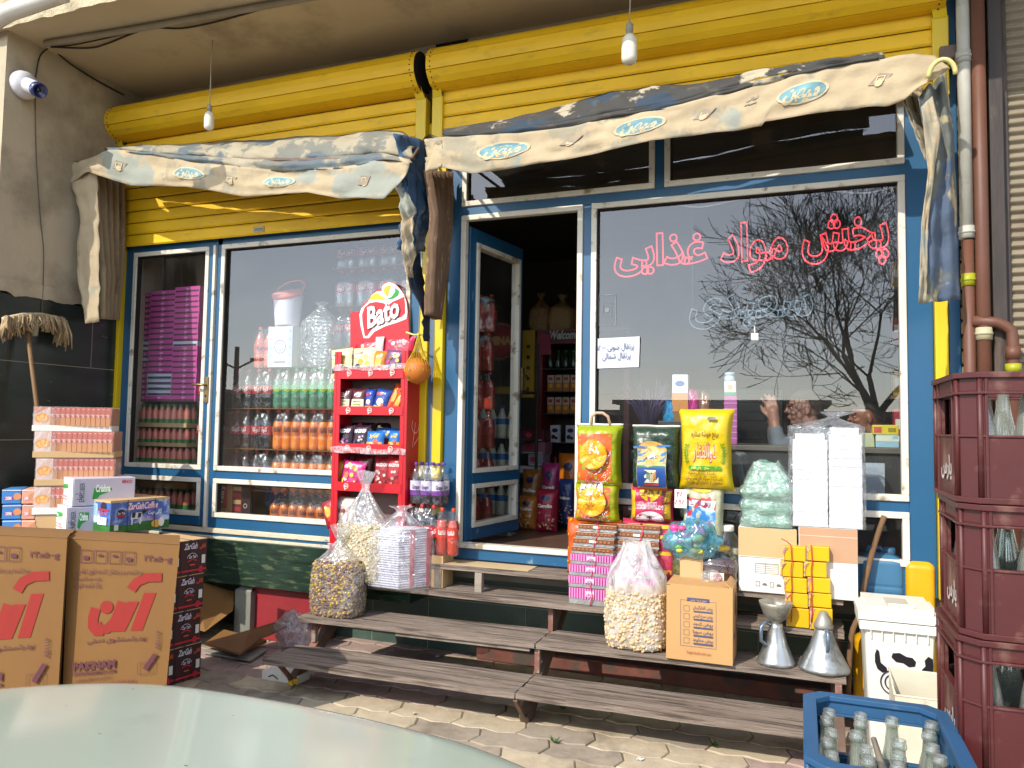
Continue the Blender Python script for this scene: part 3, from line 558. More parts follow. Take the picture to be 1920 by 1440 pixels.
m=MB(); f=sheet([(172,318),(176,400),(188,520),(186,598)],[(234,345),(234,420),(228,520),(219,600)],-.62,-.12,wr=.006,seed=2)
def fold(u,v,g=f,n=5,am=.035): 
    p=Vector(g(u,v)); s_=math.sin(v*n*2*math.pi+.6*nz((u*3,v*3,1))); return p+Vector((am*s_,.4*am*s_,0))
m.grid(fold,30,60,DBC if False else BACKC); m.build('side_curtain',t,solid=.003)
m=MB(); # crumpled blue and cream right end
f=sheet([(738,250),(757,330),(757,420),(752,470)],[(790,262),(800,330),(798,400),(786,470)],-.66,-.35,wr=.03,seed=7)
def fold2(u,v): p=Vector(f(u,v)); s_=math.sin(v*3*2*math.pi+u*2); return p+Vector((.018*s_+.02*nz((u*8,v*8,3)),.03*s_+.03*nz((u*10,v*7,9)),0))
m.grid(fold2,34,30,BLC); m.build('corner_drop',t,solid=.003)
m=MB(); f=sheet([(742,340),(752,400),(752,450),(757,500),(768,520)],[(757,335),(778,390),(776,440),(778,478),(772,520)],-.70,-.60,wr=.035,seed=9); m.grid(f,26,10,VAL); m.build('torn_flap',t,solid=.003)
m=MB(); f=sheet([(757,470),(768,540),(790,575),(795,640)],[(786,470),(795,540),(806,590),(806,640)],-.5,-.3,wr=.03,seed=12); m.grid(f,20,8,mat('navy_cloth','1f2a3c',r=.85,var=.2)); m.build('hanging_strip',t,solid=.003)
m=MB(); m.tube([at(127,305,Y=-.46),at(400,300,Y=-.45),at(640,300,Y=-.45),at(772,298,Y=-.45)],.011,STEEL); m.tube([at(772,298,Y=-.45),at(800,256,Y=-.05)],.010,STEEL); m.tube([at(127,305,Y=-.46),at(232,262,Y=-.05)],.010,STEEL); m.build('rod',t)
# right awning
t=thing('awning','right awning folded back, long cream valance with blue oval badges','awning',at(1300,200,Y=-.6),group='worn fabric awnings over the shopfront')
VT=[(820,258),(873,252),(973,250),(1073,237),(1173,213),(1280,196),(1413,160),(1547,130),(1647,112),(1713,100),(1753,104),(1782,128)]
VBt=[(797,322),(827,313),(887,325),(960,315),(1033,303),(1073,297),(1223,263),(1280,257),(1430,236),(1432,228),(1530,213),(1623,200),(1663,200),(1697,187),(1720,166),(1737,156)]
m=MB(); f1=sheet(VT,VBt,-.70,-.72,wr=.02,seed=3); m.grid(f1,150,12,VAL)
for u in (.14,.405,.725): logo(m,f1,u,.47,2.95,.30,1,1.2)
for u in (.27,.53,.875): diamond(m,f1,u,.45,2.95,.3,1.1)
d=Dec(m,lambda a,b,h:Vector(f1(.62+a/2.95,.45-b/.3))+Vector((0,-.004,0)))
for i in range(2): d.text(['ارزانی','سرمد'][i],0,.03-i*.035,.03,ink('6c6a60'),rot=.15)
m.build('valance',t,solid=.003)
m=MB(); f=sheet([(795,262),(800,285),(797,323)],[(826,256),(832,285),(829,314)],-.66,-.70,wr=.03,seed=5); m.grid(f,12,8,VAL)
m.build('valance_end',t,solid=.003)
m=MB(); f=sheet([(833,250),(927,242),(1023,232),(1140,213),(1280,188),(1413,152),(1547,126),(1647,110)],[(833,258),(927,254),(1023,247),(1140,224),(1280,199),(1413,163),(1547,134),(1647,114)],-.64,-.69,wr=.015,bulge=.03,seed=6); m.grid(f,100,8,DTOP)
f=sheet([(833,247),(927,230),(1023,207),(1140,173),(1223,162),(1310,158),(1430,135),(1547,115),(1647,105)],[(840,252),(927,244),(1023,234),(1140,215),(1223,198),(1310,182),(1430,148),(1547,127),(1660,110)],-.36,-.62,wr=.03,bulge=.05,seed=8); m.grid(f,110,12,DTOP)
m.build('folded_cloth',t,solid=.003)
m=MB(); f=sheet([(798,320),(812,400),(806,500),(803,590)],[(846,322),(842,420),(832,520),(820,600)],-.52,-.10,wr=.006,seed=2)
def fold3(u,v): p=Vector(f(u,v)); s_=math.sin(v*6*2*math.pi+.8*nz((u*3,v*3,1))); return p+Vector((.028*s_,.02*s_,0))
m.grid(fold3,34,70,DBC); m.build('side_curtain',t,solid=.003)
m=MB(); f=sheet([(1722,180),(1735,250),(1742,320),(1728,420),(1724,568)],[(1775,130),(1790,250),(1794,340),(1797,480),(1801,562)],-.70,-.42,wr=.02,seed=2)
def fold4(u,v): p=Vector(f(u,v)); s_=math.sin(v*2.2*2*math.pi+.5); return p+Vector((.0,.03*s_*(1-.5*u),0))
m.grid(fold4,40,20,cloth('drop_cloth','a89a7a','5e625c','48566a',ta=.45,tb=.5,s=3)); m.build('corner_drop',t,solid=.003)
m=MB(); f=sheet([(1727,200),(1738,300),(1741,320),(1728,420),(1722,568)],[(1748,180),(1764,250),(1752,320),(1740,420),(1737,565)],-.74,-.70,wr=.02,seed=12); m.grid(f,30,8,VAL); m.build('folded_hem',t,solid=.003)
m=MB(); f=sheet([(1690,185),(1712,240),(1735,300)],[(1730,165),(1752,230),(1762,260)],-.62,-.35,wr=.02,seed=3,folds=0)
def fold5(u,v): p=Vector(f(u,v)); s_=math.sin(v*3*2*math.pi); return p+Vector((.02*s_,.03*s_,0))
m.grid(fold5,20,30,VAL); m.build('side_curtain',t,solid=.003)
m=MB(); m.tube([at(826,262,Y=-.46),at(1280,205,Y=-.45),at(1765,115,Y=-.45)],.011,STEEL); m.tube([at(1765,115,Y=-.45),at(1790,108,Y=-.03)],.010,STEEL); m.tube([at(826,262,Y=-.46),at(806,254,Y=-.05)],.010,STEEL)
m.box(tuple(at(1770,112,Y=-.1)+Vector((-.02,-.02,-.015))),tuple(at(1790,108,Y=0)+Vector((.06,0,.015))),STEEL); m.build('rod',t)
q=at(1766,135,Y=-.50); m=MB(); m.tube([q+Vector((.055*math.cos(a),-.02*math.sin(a),.07*math.sin(a)-.02)) for a in [math.pi*i/14 for i in range(15)]],.011,ink('c9bd7a')); m.build('strap_loop',t)
# ================================================================ broom leaning upside down on the side wall
t=thing('mop','old string mop leaning upside down against the dark marble wall','mop',at(82,757,Y=-.6))
m=MB(); top=at(50,607,X=XL+.06); bot=at(86,900,X=XL+.28); m.tube([bot,top],.014,mat('mop_handle','755a38',r=.7,var=.2,sc=(8,8,1))); m.build('handle',t)
m=MB(); MS=mat('mop_string','a08a68',r=1,var=.3,vs=20,bump=.6,bs=90,c2='6a543c',t2=(.5,.65),s2=12)
l=at(2,602,X=XL+.05); rgt=at(116,604,X=XL+.05); 
for i in range(170):
    u=rnd.random(); p=l.lerp(rgt,u); L_=.07+.10*abs(u-.5)**.6*rnd.uniform(.6,1.4)*(1.7 if u>.80 else 1); s_=(u-.5)*.10
    a=p+Vector((rnd.uniform(0,.05),0,.015+rnd.uniform(-.01,.02)+.02*math.sin(u*3.14))); b_=a+Vector((rnd.uniform(0,.03),s_*.5,-L_*.5)); c=a+Vector((rnd.uniform(-.0,.03),s_*.4+rnd.uniform(-.03,.03),-L_)); m.tube([a,b_,c],[.008,.007,.004],MS,5)
m.tube([l+Vector((.02,0,.01)),l.lerp(rgt,.3)+Vector((.02,0,.04)),l.lerp(rgt,.6)+Vector((.02,0,.045)),rgt+Vector((.02,0,.015))],.018,mat('mop_band','b5a486',r=.9,var=.2)); m.build('head',t)
m=MB(); c=l.lerp(rgt,.47); m.tube([c+Vector((.03,0,.0)),c+Vector((.03,.01,-.10))],[.035,.02],ink('8a8a70')); m.build('clamp',t)
# ================================================================ stepped wooden bench
BN=thing('stepped_bench','long weathered four step wooden bench on brown steel legs below the shop door','bench',(.7,-.4,G))
TR=[(-.565,-.775,-.46,-.80,2.12),(-.40,-.465,-.16,-.80,2.24),(-.225,-.27,.02,-.80,2.24),(-.08,-.19,-.0,-.16,2.24)]
for k,(z,y0,y1,x0,x1) in enumerate(TR):
    m=MB(); ns=max(3,round((y1-y0)/.055)); w=(y1-y0)/ns; cuts=[x0,.70,x1] if k<2 else [x0,x1]
    for i in range(ns):
        for a,b_ in zip(cuts,cuts[1:]):
            dz=rnd.uniform(-.003,.002); n=26; ya=y0+i*w+.002; yb=y0+(i+1)*w-.002
            m.grid(lambda u,v:(a+.003+(b_-a-.006)*u+(rnd.uniform(-.004,.004) if u in(0,1) else 0),(ya,yb,yb,ya,ya)[round(v*4)]+(.004*nz((a+u*7,i,k)) if round(v*4) in(0,3,4) and i==0 else 0),(z,z,z-.028,z-.028,z)[round(v*4)]+.004*nz(((a+(b_-a)*u)*3,i*.7,k))),n,4,WOOD,smooth=False)
            for xx in (a+.003,b_-.003): m.add([(xx,ya,z-.028),(xx,yb,z-.028),(xx,yb,z),(xx,ya,z)],[(0,1,2,3),(3,2,1,0)],WOOD)
    if k==1: m.box((-.15,y0+.02,z-.052),(.66,y0+.045,z-.034),WOOD2)
    if k<2: m.v=[(x,y+(x-.7)*.035,z_) for x,y,z_ in m.v]
    m.build('step',BN)
def beam(m,a,b_,w,h,mt):
    a,b_=Vector(a),Vector(b_); d=(b_-a).normalized(); s_=Vector((1,0,0))*w/2; n=d.cross(Vector((1,0,0))).normalized()*h/2
    m.hexa([a-s_-n,a+s_-n,a+s_+n,a-s_+n,b_-s_-n,b_+s_-n,b_+s_+n,b_-s_+n],mt)
for x in (-.74,.70,2.2):
    m=MB(); beam(m,(x,-.62,G),(x,.05,-.29),.05,.085,STEEL); m.build('stringer',BN,bevel=.004)
    for y,za,zb in ((-.42,-.565,-.43),(-.19,-.40,-.255)):
        m=MB(); m.box((x-.014,y-.014,za),(x+.014,y+.014,zb),mat('red_brown_upright','7a5348',r=.7,var=.25,vs=9,c2='8f8172',t2=(.5,.6),s2=9)); m.build('upright',BN)
    m=MB(); beam(m,(x,-.61,G+.01),(x,-.76,-.60),.022,.02,STEEL); m.build('front_strut',BN)
for x in (-.03,.24,1.3):
    m=MB(); m.box((x-.022,-.19,-.225),(x+.022,-.15,-.11),WOOD2); m.build('upright',BN)
m=MB(); m.box((-.12,-.175,-.079),(.55,-.01,-.076),mat('flattened_cardboard','b79f7a',r=.85,var=.1)); one(m,'cardboard_sheet','flat tan cardboard sheet on the top step under the doorway','cardboard',loc=(.2,-.1,-.079))
# yellow rag at the foot
q=at(548,1288,Z=G); m=MB()
for i in range(9): m.ball(tuple(q+Vector((rnd.uniform(-.02,.02),rnd.uniform(-.02,.02),.015+rnd.random()*.02))),.012,ink('c9a21a',.7),6,4)
one(m,'yellow_rag','small yellow rag stuck under the left front foot of the bench','rag',loc=q)
# ================================================================ cartons and boxes
CARD=mat('cardboard','7c572a',r=.8,var=.07,vs=3,bump=.08,bs=30,c2='6c4c26',t2=(.55,.8),s2=2)
CARDL=mat('light_cardboard','bd9c70',r=.8,var=.08,vs=3,bump=.08,bs=30)
CARDW=mat('white_cardboard','d6d3cb',r=.7,var=.06,vs=3,bump=.05,bs=30)
def boxt(name,label,cat,x0,y0,z0,x1,y1,z1,m_,dec=None,rz=0,bev=.004,group=None,lean=0,sidedec=None,tape=None,flap=None):
    """carton with its print; local frame: front-bottom-left corner at origin"""
    w,d,h=x1-x0,y1-y0,z1-z0; t=thing(name,label,cat,(x0,y0,z0),rz=rz,group=group,wc=False); m=MB(); J=lambda:rnd.uniform(-.003,.003)
    c=[(0,0,0),(w,0,0),(w,d,0),(0,d,0),(J(),lean+J(),h),(w+J(),lean+J(),h+J()),(w+J(),d+lean,h+J()),(J(),d+lean,h)]
    m.hexa(c,m_); 
    up=Vector(c[4])-Vector(c[0])
    if dec: dec(Dec(m,plane((0,0,0),(1,0,0),(0,lean,h))),w,h)
    if sidedec: sidedec(Dec(m,plane((w,0,0),(0,1,0),(0,lean*0,h))),d,h)
    if tape: dd=Dec(m,plane((0,lean,h),(1,0,0),(0,1,0))); dd.rect(0,d/2-.025,w,d/2+.025,tape)
    m.build('box',t,bevel=bev); return t
RED=ink('8e2018',.6); PUR=ink('5a2c38',.6)
def deter(d,w,h):
    W=w/.49; a=lambda u:u*w; b_=lambda v:v*h
    # big slanted logotype built from strokes
    S=lambda pts: d.poly([(a(u),b_(v)) for u,v in pts],RED)
    S([(.80,.28),(.90,.28),(.84,.62),(.74,.62)][:0] or [(.62,.40),(.73,.40),(.83,.66),(.72,.66)])
    S([(.44,.40),(.57,.40),(.68,.60),(.575,.60)])
    d.line([(a(.30),b_(.455)),(a(.33),b_(.42)),(a(.40),b_(.42)),(a(.47),b_(.47)),(a(.53),b_(.60))],.046*W,RED)
    d.line([(a(.285),b_(.56)),(a(.265),b_(.50)),(a(.265),b_(.44)),(a(.30),b_(.41)),(a(.37),b_(.41))],.046*W,RED)
    d.disc(a(.385),b_(.565),.030*W,RED)
    d.line([(a(.60),b_(.68)),(a(.65),b_(.735)),(a(.74),b_(.765)),(a(.87),b_(.77))],.044*W,RED)
    d.text('پودرشستشوی دستی',a(.5),b_(.335),.034*W,PUR,w=.27*W)
    d.text('۲۴x۵۰۰g',a(.82),b_(.88),.04*W,PUR,bold=.02)
    for i in range(4):
        u=.12+.13*i; d.frame(a(u),b_(.855),a(u+.11),b_(.94),.003,PUR); d.disc(a(u+.055),b_(.90),.012*W,PUR,a0=0,a1=3.14) if i in(1,2) else d.rect(a(u+.03),b_(.875),a(u+.08),b_(.90),PUR)
    d.text('نرم کننده و درخشان کننده قوی لباس',a(.40),b_(.79),.03*W,PUR,w=.30*W); d.text('ضد حساسیت',a(.20),b_(.745),.026*W,PUR,w=.12*W); d.text('پاک کننده قوی',a(.2),b_(.70),.026*W,PUR,w=.12*W)
    d.text('PAKNAM',a(.30),b_(.165),.05*W,PUR,bold=.04,w=.20*W); d.text('WWW.PAKNAMCO.COM',a(.30),b_(.13),.024*W,PUR,bold=.03,w=.20*W); d.text('تهران صندوق پستی',a(.30),b_(.095),.02*W,PUR,w=.16*W)
    d.text('توزیع خدمات بهتر - شرکت پخش گلها البرز',a(.40),b_(.055),.022*W,PUR,w=.30*W)
    d.ring(a(.10),b_(.055),.013*W,.005,PUR); d.text('AB1119',a(.91),b_(.33),.028*W,PUR,rot=R(90))
    d.frame(a(.72),b_(.10),a(.88),b_(.18),.0025,PUR); d.poly([(a(.77),b_(.14)),(a(.81),b_(.12)),(a(.90),b_(.225)),(a(.86),b_(.24))],PUR)
def quadbox(name,label,TL,TR_,BL,BR_,Yb,Yt,depth,m_,dec,group=None):   # slightly tilted carton from its four front corners
    P=[at(*BL,Y=Yb[0]),at(*BR_,Y=Yb[1]),at(*TL,Y=Yt[0]),at(*TR_,Y=Yt[1])]
    D_=Vector((-.70,.715,.0)).normalized()*depth; t=thing(name,label,'carton',P[0],group=group,wc=False); o=P[0]; q=[p-o for p in P]
    m=MB(); c8=[q[0],q[1],q[1]+D_,q[0]+D_,q[2],q[3],q[3]+D_,q[2]+D_]; m.add(c8,[(0,3,2,1),(1,2,6,5),(2,3,7,6),(3,0,4,7)],m_); m.grid(lambda u,v:q[0].lerp(q[1],u).lerp(q[2].lerp(q[3],u),v),12,12,m_,smooth=False)
    w=(q[1]-q[0]).length; h=q[2].length
    n=(q[1]-q[0]).cross(q[2]).normalized()
    fn=lambda u,v,hh: (q[0].lerp(q[1],u/w)).lerp(q[2].lerp(q[3],u/w),v/h)+n*hh
    dec(Dec(m,fn,.002),w,h)
    m.build('box',t,bevel=.005)
    m=MB(); a,b_=q[2],q[3]; e=D_*.5
    m.add([a+Vector((.0,.0,.003)),b_+Vector((0,0,.003)),b_+e*.98+Vector((0,0,.012)),a+e*.98+Vector((0,0,.006))],[(0,1,2,3)],CARD); m.add([a+e*1.03+Vector((0,0,.006)),b_+e*1.03+Vector((0,0,.004)),b_+D_+Vector((0,0,.003)),a+D_+Vector((0,0,.003))],[(0,1,2,3)],CARD); m.build('top_flap',t,solid=.003)
    return t
GD='brown detergent cartons with red logotype'
quadbox('detergent_carton','brown detergent carton with red logotype, whole front showing, right of its twin',(128,1011),(337,1022),(117,1307),(312,1284),(-1.72,-1.58),(-1.74,-1.60),.30,CARD,deter,GD)
quadbox('detergent_carton','brown detergent carton with red logotype cut by the left picture edge',(-95,1000),(126,1010),(-100,1345),(108,1311),(-1.92,-1.76),(-1.94,-1.78),.30,CARD,deter,GD)
# dark brown coffee cartons
ZAR=mat('maroon_carton','3a1c20',r=.5,var=.1,vs=3,bump=.03)
def zar(d,w,h):
    WH=ink('c9c2cc'); OR=ink('d0582a'); RR=ink('b01f2c')
    for s_ in (0,1):
        o=s_*w/2; u=w/2
        d.text('ZarGah',o+u*.35,h*.76,.048,WH,bold=.03,w=u*.5,shear=.2); d.text('کافی',o+u*.82,h*.76,.03,OR,bold=.03,w=u*.25)
        d.disc(o+u*.42,h*.5,.032,ink('15100f'),.026,a0=0,a1=3.15); d.ring(o+u*.42,h*.5,.034,.003,WH,.028,a0=0,a1=3.15); d.text('Zar Tab',o+u*.42,h*.49,.025,WH,bold=.03,w=u*.28)
        d.line([(o+u*.25,h*.40),(o+u*.42,h*.46),(o+u*.6,h*.40)],.008,RR); d.rect(o+u*.32,h*.28,o+u*.52,h*.31,OR)
        d.rect(o+u*.78,h*.30,o+u*.92,h*.55,ink('d8d4c8')); d.rect(0+o,h*.10,o+u*.98,h*.16,RR); d.disc(o+u*.75,h*.14,.016,RR,.02)
    d.rect(w*.5-.003,0,w*.5+.003,h,ink('2a1a18'))
hx=.205; TH=R(79); FAR=Vector((-1.332,-.724,G)); DL=Vector((math.cos(TH),math.sin(TH),0)); LN=reach(FAR,TH+math.pi,273); WN=reach(FAR-DL*LN,TH+math.pi/2,208)
def endface(t,d_,h,fn_): m=MB(); dd=Dec(m,plane((0,d_,0),(0,-1,0),(0,0,1)),.002); fn_(dd,d_,h); return m.build('end_print',t)
for k in range(4):
    z=G+k*hx; off=DL*(0,-.012,.0,.012)[k]; c0=FAR-DL*LN+off
    t=boxt('coffee_carton',['dark maroon coffee carton at the bottom of its stack on the pavement','dark maroon coffee carton second from the bottom of its stack','dark maroon coffee carton third from the bottom of its stack','dark maroon coffee carton on top of its stack below the cow boxes'][k],'carton',c0.x,c0.y,z,c0.x+LN,c0.y+WN,z+hx-.004,ZAR,zar,group='maroon coffee cartons stacked behind the detergent cartons',rz=TH)
    m=MB(); m.box((.0,.0,hx-.004),(LN,WN,hx+.0),CARDL); m.build('lid',t); endface(t,WN,hx,lambda d,w,h:(d.rect(w*.08,h*.3,w*.9,h*.9,ink('b5b0b8')),d.rect(w*.15,h*.5,w*.8,h*.85,ink('a8283a'))))
    for xx in (LN/3,LN*2/3): m=MB(); m.box((xx,-.003,-.001),(xx+.008,WN+.003,hx+.001),ink('222222')); m.build('strap',t)
# two cow creamer boxes on the stack
def cow(d,x,y,s):
    B=ink('201c1e'); Wt=ink('d8d4d2'); P=lambda pts,c: d.poly([(x+a*s,y+b_*s) for a,b_ in pts],c)
    P([(0,0),(.9,0),(.95,.45),(.1,.5)],Wt); P([(.1,.12),(.35,.1),(.4,.48),(.12,.5)],B); P([(.55,.05),(.8,.1),(.85,.4),(.6,.45)],B); P([(.85,.35),(1.25,.45),(1.3,.6),(.95,.62)],B); P([(.05,-.4),(.17,-.4),(.2,.05),(.05,.05)],Wt); P([(.7,-.4),(.82,-.4),(.85,.05),(.7,.05)],Wt)
def creamer(d,w,h):
    d.rect(0,0,w,h,mat('sky_print','3f62a8',r=.4,var=.3,vs=6,bump=0,c2='b9cbe6',t2=(.5,.62),s2=9)); d.poly([(0,0),(w,0),(w,h*.26),(w*.6,h*.30),(w*.3,h*.22),(0,h*.28)],mat('grass_print','2f6a2a',r=.4,var=.3,vs=20,bump=0))
    d.rect(0,h*.93,w,h,CARDL)
def creamR(d,w,h):
    creamer(d,w,h); d.text('ZarGahCoffee',w*.52,h*.68,.058,ink('d9627a'),bold=.05,w=w*.52,shear=.2); d.text('ZarGahCoffee',w*.52,h*.69,.058,ink('e8dbe2'),bold=.02,w=w*.52,shear=.2)
    d.text('کافی میت',w*.74,h*.50,.04,ink('e2e6f0'),bold=.03,w=w*.24); d.text('خیار ویژه',w*.66,h*.36,.03,ink('d94a5a'),w=w*.18); cow(d,w*.32,h*.38,.085); d.disc(w*.16,h*.58,.03,ink('2a2030'),.028); d.rect(w*.09,h*.48,w*.23,h*.54,ink('a8273a')); d.text('Zar Tab',w*.16,h*.56,.022,ink('e0d8d8'),w=w*.13)
    d.rect(w*.05,h*.08,w*.12,h*.26,ink('d8dccc')); d.disc(w*.76,h*.18,.035,ink('d8a83a'),.025); d.disc(w*.85,h*.22,.02,ink('e6e0d4'),.03); d.rect(w*.26,0,w*.27,h,ink('2a2a2e')); d.rect(w*.72,0,w*.73,h,ink('2a2a2e'))
def creamL(d,w,h):
    creamer(d,w,h); d.rect(w*.06,h*.5,w*.62,h*.88,ink('8fb6e0'))
    for i in range(5): d.rect(w*.1,h*(.55+.06*i),w*.55,h*(.57+.06*i),ink('5f86c0'))
    d.disc(w*.80,h*.8,.03,ink('2a2030')); d.rect(w*.64,h*.68,w*.96,h*.74,ink('a8273a')); d.text('خیار ویژه',w*.8,h*.58,.03,ink('d94a5a'),w=w*.28); cow(d,w*.28,h*.32,.06); d.rect(w*.66,h*.25,w*.92,h*.48,ink('dfe4ea')); d.text('۹۲',w*.79,h*.3,.05,ink('4a6a8a')); d.disc(w*.2,h*.15,.035,ink('d8a83a'),.03)
zt=G+4*hx
def pbox(px0,px1,pz0,pz1,Y): a=at(px0,(pz0+pz1)/2,Y=Y); b_=at(px1,(pz0+pz1)/2,Y=Y); zc=at((px0+px1)/2,pz0,Y=Y).z; zd=at((px0+px1)/2,pz1,Y=Y).z; return a.x,b_.x,zd,zc
c0=at(206,1001,Z=zt+.001); L2=reach(c0,TH,316); W2=reach(c0,TH+math.pi/2,145)
t=boxt('creamer_box','long blue and green creamer box with a cow and pink script on the coffee cartons','box',c0.x,c0.y,zt+.001,c0.x+L2,c0.y+W2,zt+.203,CARDL,creamR,group='creamer boxes printed with a cow',rz=TH); endface(t,W2,.202,creamL)
zs=G+.70
def crish(d,w,h,sm=False):
    GR=ink('1f8f3a')
    d.poly([(w*.30,h*.25),(w*.34,h*.80),(w*.62,h*.78),(w*.61,h*.52),(w*.42,h*.36),(w*.36,h*.18)],GR); d.text('Crishna',w*.47,h*.50,.062,ink('e8f0e6'),bold=.04,w=w*.24)
    d.text('آریا',w*.04+.03,h*.35,.035,ink('4a5560'),rot=R(90)); d.text('ENROBER',w*.09+.03,h*.5,.04,ink('4a5560'),rot=R(90),w=h*.7); d.text('MINOO',w*.86,h*.78,.03,ink('b5354a'),bold=.04,w=w*.17)
def crs(d,w,h):
    d.poly([(w*.22,h*.45),(w*.2,h*.72),(w*.78,h*.76),(w*.8,h*.62),(w*.4,h*.5)],ink('1f8f3a')); d.text('Crishna',w*.48,h*.58,.026,ink('e8f0e6'),bold=.03); d.text('Cookie Cream',w*.5,h*.28,.02,ink('b5354a'),w=w*.5); d.text('Sandwich Wafer',w*.5,h*.18,.016,ink('b5354a'),w=w*.6); d.disc(w*.5,h*.92,.008,ink('c0a8b0'))
GC='white wafer boxes with a green badge'
for k,(a,b_,c,y0,y1) in enumerate([(97,136,252,898,950),(91,124,190,952,1003)]):
    TC=R(64); c0=atd(b_,y1,4.70-.03*k); w_=reach(c0,TC,c); z1=atd(b_,y0,4.70-.03*k).z; z0=c0.z; W2=reach(c0,TC+math.pi/2,a)
    t=boxt('wafer_box',['white wafer box with a large green badge along its side, upper one','white wafer box with a green badge, lower one behind the cow box'][k],'box',c0.x,c0.y,z0,c0.x+w_,c0.y+W2,z1,mat('lilac_carton','b9b5c4',r=.6,var=.05,bump=0),(lambda d,w,h:crish(d,w,h)),group=GC,rz=TC)
    m=MB(); dd=Dec(m,plane((0,W2,0),(0,-1,0),(0,0,1)),.002); dd.rect(0,0,W2,z1-z0,CARDW); crs(dd,W2,z1-z0); m.build('end_panel',t)
c0=atd(124,1003,4.67); boxt('support_carton','plain carton under the white wafer boxes','carton',c0.x,c0.y,G,c0.x+.3,c0.y+.25,c0.z-.003,CARD,rz=R(50))
# juice trays
JU=mat('juice_carton','c4806c',r=.35,var=.1,vs=5,bump=0,c2='c98a52',t2=(.3,.8),s2=.01)
def juice(d,w,h,n=12):
    O1=ink('b86a5e',.4); O2=ink('c08860',.4); WH=ink('dcd2cc'); ew=w*.21; h0=h*.22
    d.rect(0,h0,ew,h,mat('juice_end_print','d8bfb4',r=.35,var=.2,vs=14,bump=.1,c2='c98f7a',t2=(.5,.7),s2=8))
    for a,b_,r_ in ((.35,.40,.027),(.62,.42,.03),(.5,.5,.02)): d.disc(ew*a,h0+(h-h0)*b_,r_,ink('e0962a',.4)); d.disc(ew*a,h0+(h-h0)*b_,r_*.6,ink('e8b45a',.4))
    for i in range(n):
        u0=ew+(w-ew)*i/n; u1=ew+(w-ew)*(i+1)/n-.003
        d.rect(u0,h0,u1,h0+(h-h0)*.45,O2); d.rect(u0,h0+(h-h0)*.45,u1,h,O1); d.rect(u0+.008,h-.012,u1-.008,h-.009,WH); d.text('رانی',(u0+u1)/2,h0+(h-h0)*.55,.026,WH,bold=.03,w=(u1-u0)*.7,rot=R(70))
JR=[(62,208,762,808),(63,212,808,858),(66,214,859,911),(62,150,912,965)]
zj=zs; JH=.0
for k,(a,b_,c,e) in enumerate(reversed(JR)):
    TJ=R(38+(0,2,-1,1)[k]); c0=at(a,e,Y=-.93); w_=reach(c0,TJ,208 if k==0 else b_); z0=c0.z; z1=at(a,c,Y=-.93).z; h=z1-z0-.002; X0=0; X1=w_
    t=boxt('juice_tray',['tray of orange juice cartons, lowest of the pile and half hidden','tray of orange juice cartons second from the bottom of its pile','tray of orange juice cartons second from the top of its pile','tray of orange juice cartons on top of its pile by the dark wall'][k],'juice tray',c0.x,c0.y,z0,c0.x+w_,c0.y+.24,z0+h,JU,juice,rz=TJ,group='trays of orange juice cartons piled at the side wall')
    m=MB(); w=X1-X0; m.box((-.006,-.008,0),(w+.006,.246,h*.24),CARDW if k in(3,0) else CARDL); m.build('tray',t,bevel=.002)
    m=MB(); m.box((-.004,-.006,h*.24),(w+.004,.244,h+.004),film('shrink_film',(.95,.96,.97),op=.35,milky=.12,bs=20)); m.build('shrink_film',t)
c0=at(62,965,Y=-.93); zlow=c0.z
boxt('support_carton','plain carton under the juice pile','carton',c0.x+.01,c0.y+.01,G,c0.x+.42,c0.y+.24,zlow-.002,CARDL,rz=R(38))
# small biscuit packs at the far left
k=0
for r_ in range(4):
    for c_ in range(2):
        a,b_=((3,40),(40,66))[c_]; y0=917+r_*29; c0=at(a,y0+28,Y=-1.0+.03*c_); w_=reach(c0,R(42),b_)-.003; z0=c0.z; z1=at(a,y0,Y=-1.0+.03*c_).z
        colr=('3f7fc0','3f7fc0','4a86c4','d9c25a')[r_] if c_==0 else 'd79a80'
        def bis(d,w,h,cc=colr,cn=c_): d.rect(w*.15,h*.25,w*.55,h*.5,ink('b8405a' if cn==0 else 'd8707a')); d.text('DEMI',w*.35,h*.28,.028,ink('e8e4e8'),bold=.03,w=w*.3); d.disc(w*.8,h*.5,.022,ink('c98a60')); d.rect(0,h*.9,w,h*.95,ink('e0dcd8'))
        boxt('biscuit_box',('blue' if r_<3 and c_==0 else 'yellow' if c_==0 else 'peach')+' biscuit box, '+('top','second','third','bottom')[r_]+' of the '+('outer' if c_==0 else 'inner')+' column beside the juice pile','box',c0.x,c0.y,z0,c0.x+w_,c0.y+.2,z1-.002,ink(colr,.4),bis,rz=R(42),group='small biscuit boxes stacked beside the juice trays'); k+=1
c0=at(3,1033,Y=-1.0); boxt('support_carton','plain carton under the small biscuit boxes','carton',c0.x,c0.y,G,c0.x+.24,c0.y+.2,c0.z-.003,CARDL,rz=R(42))
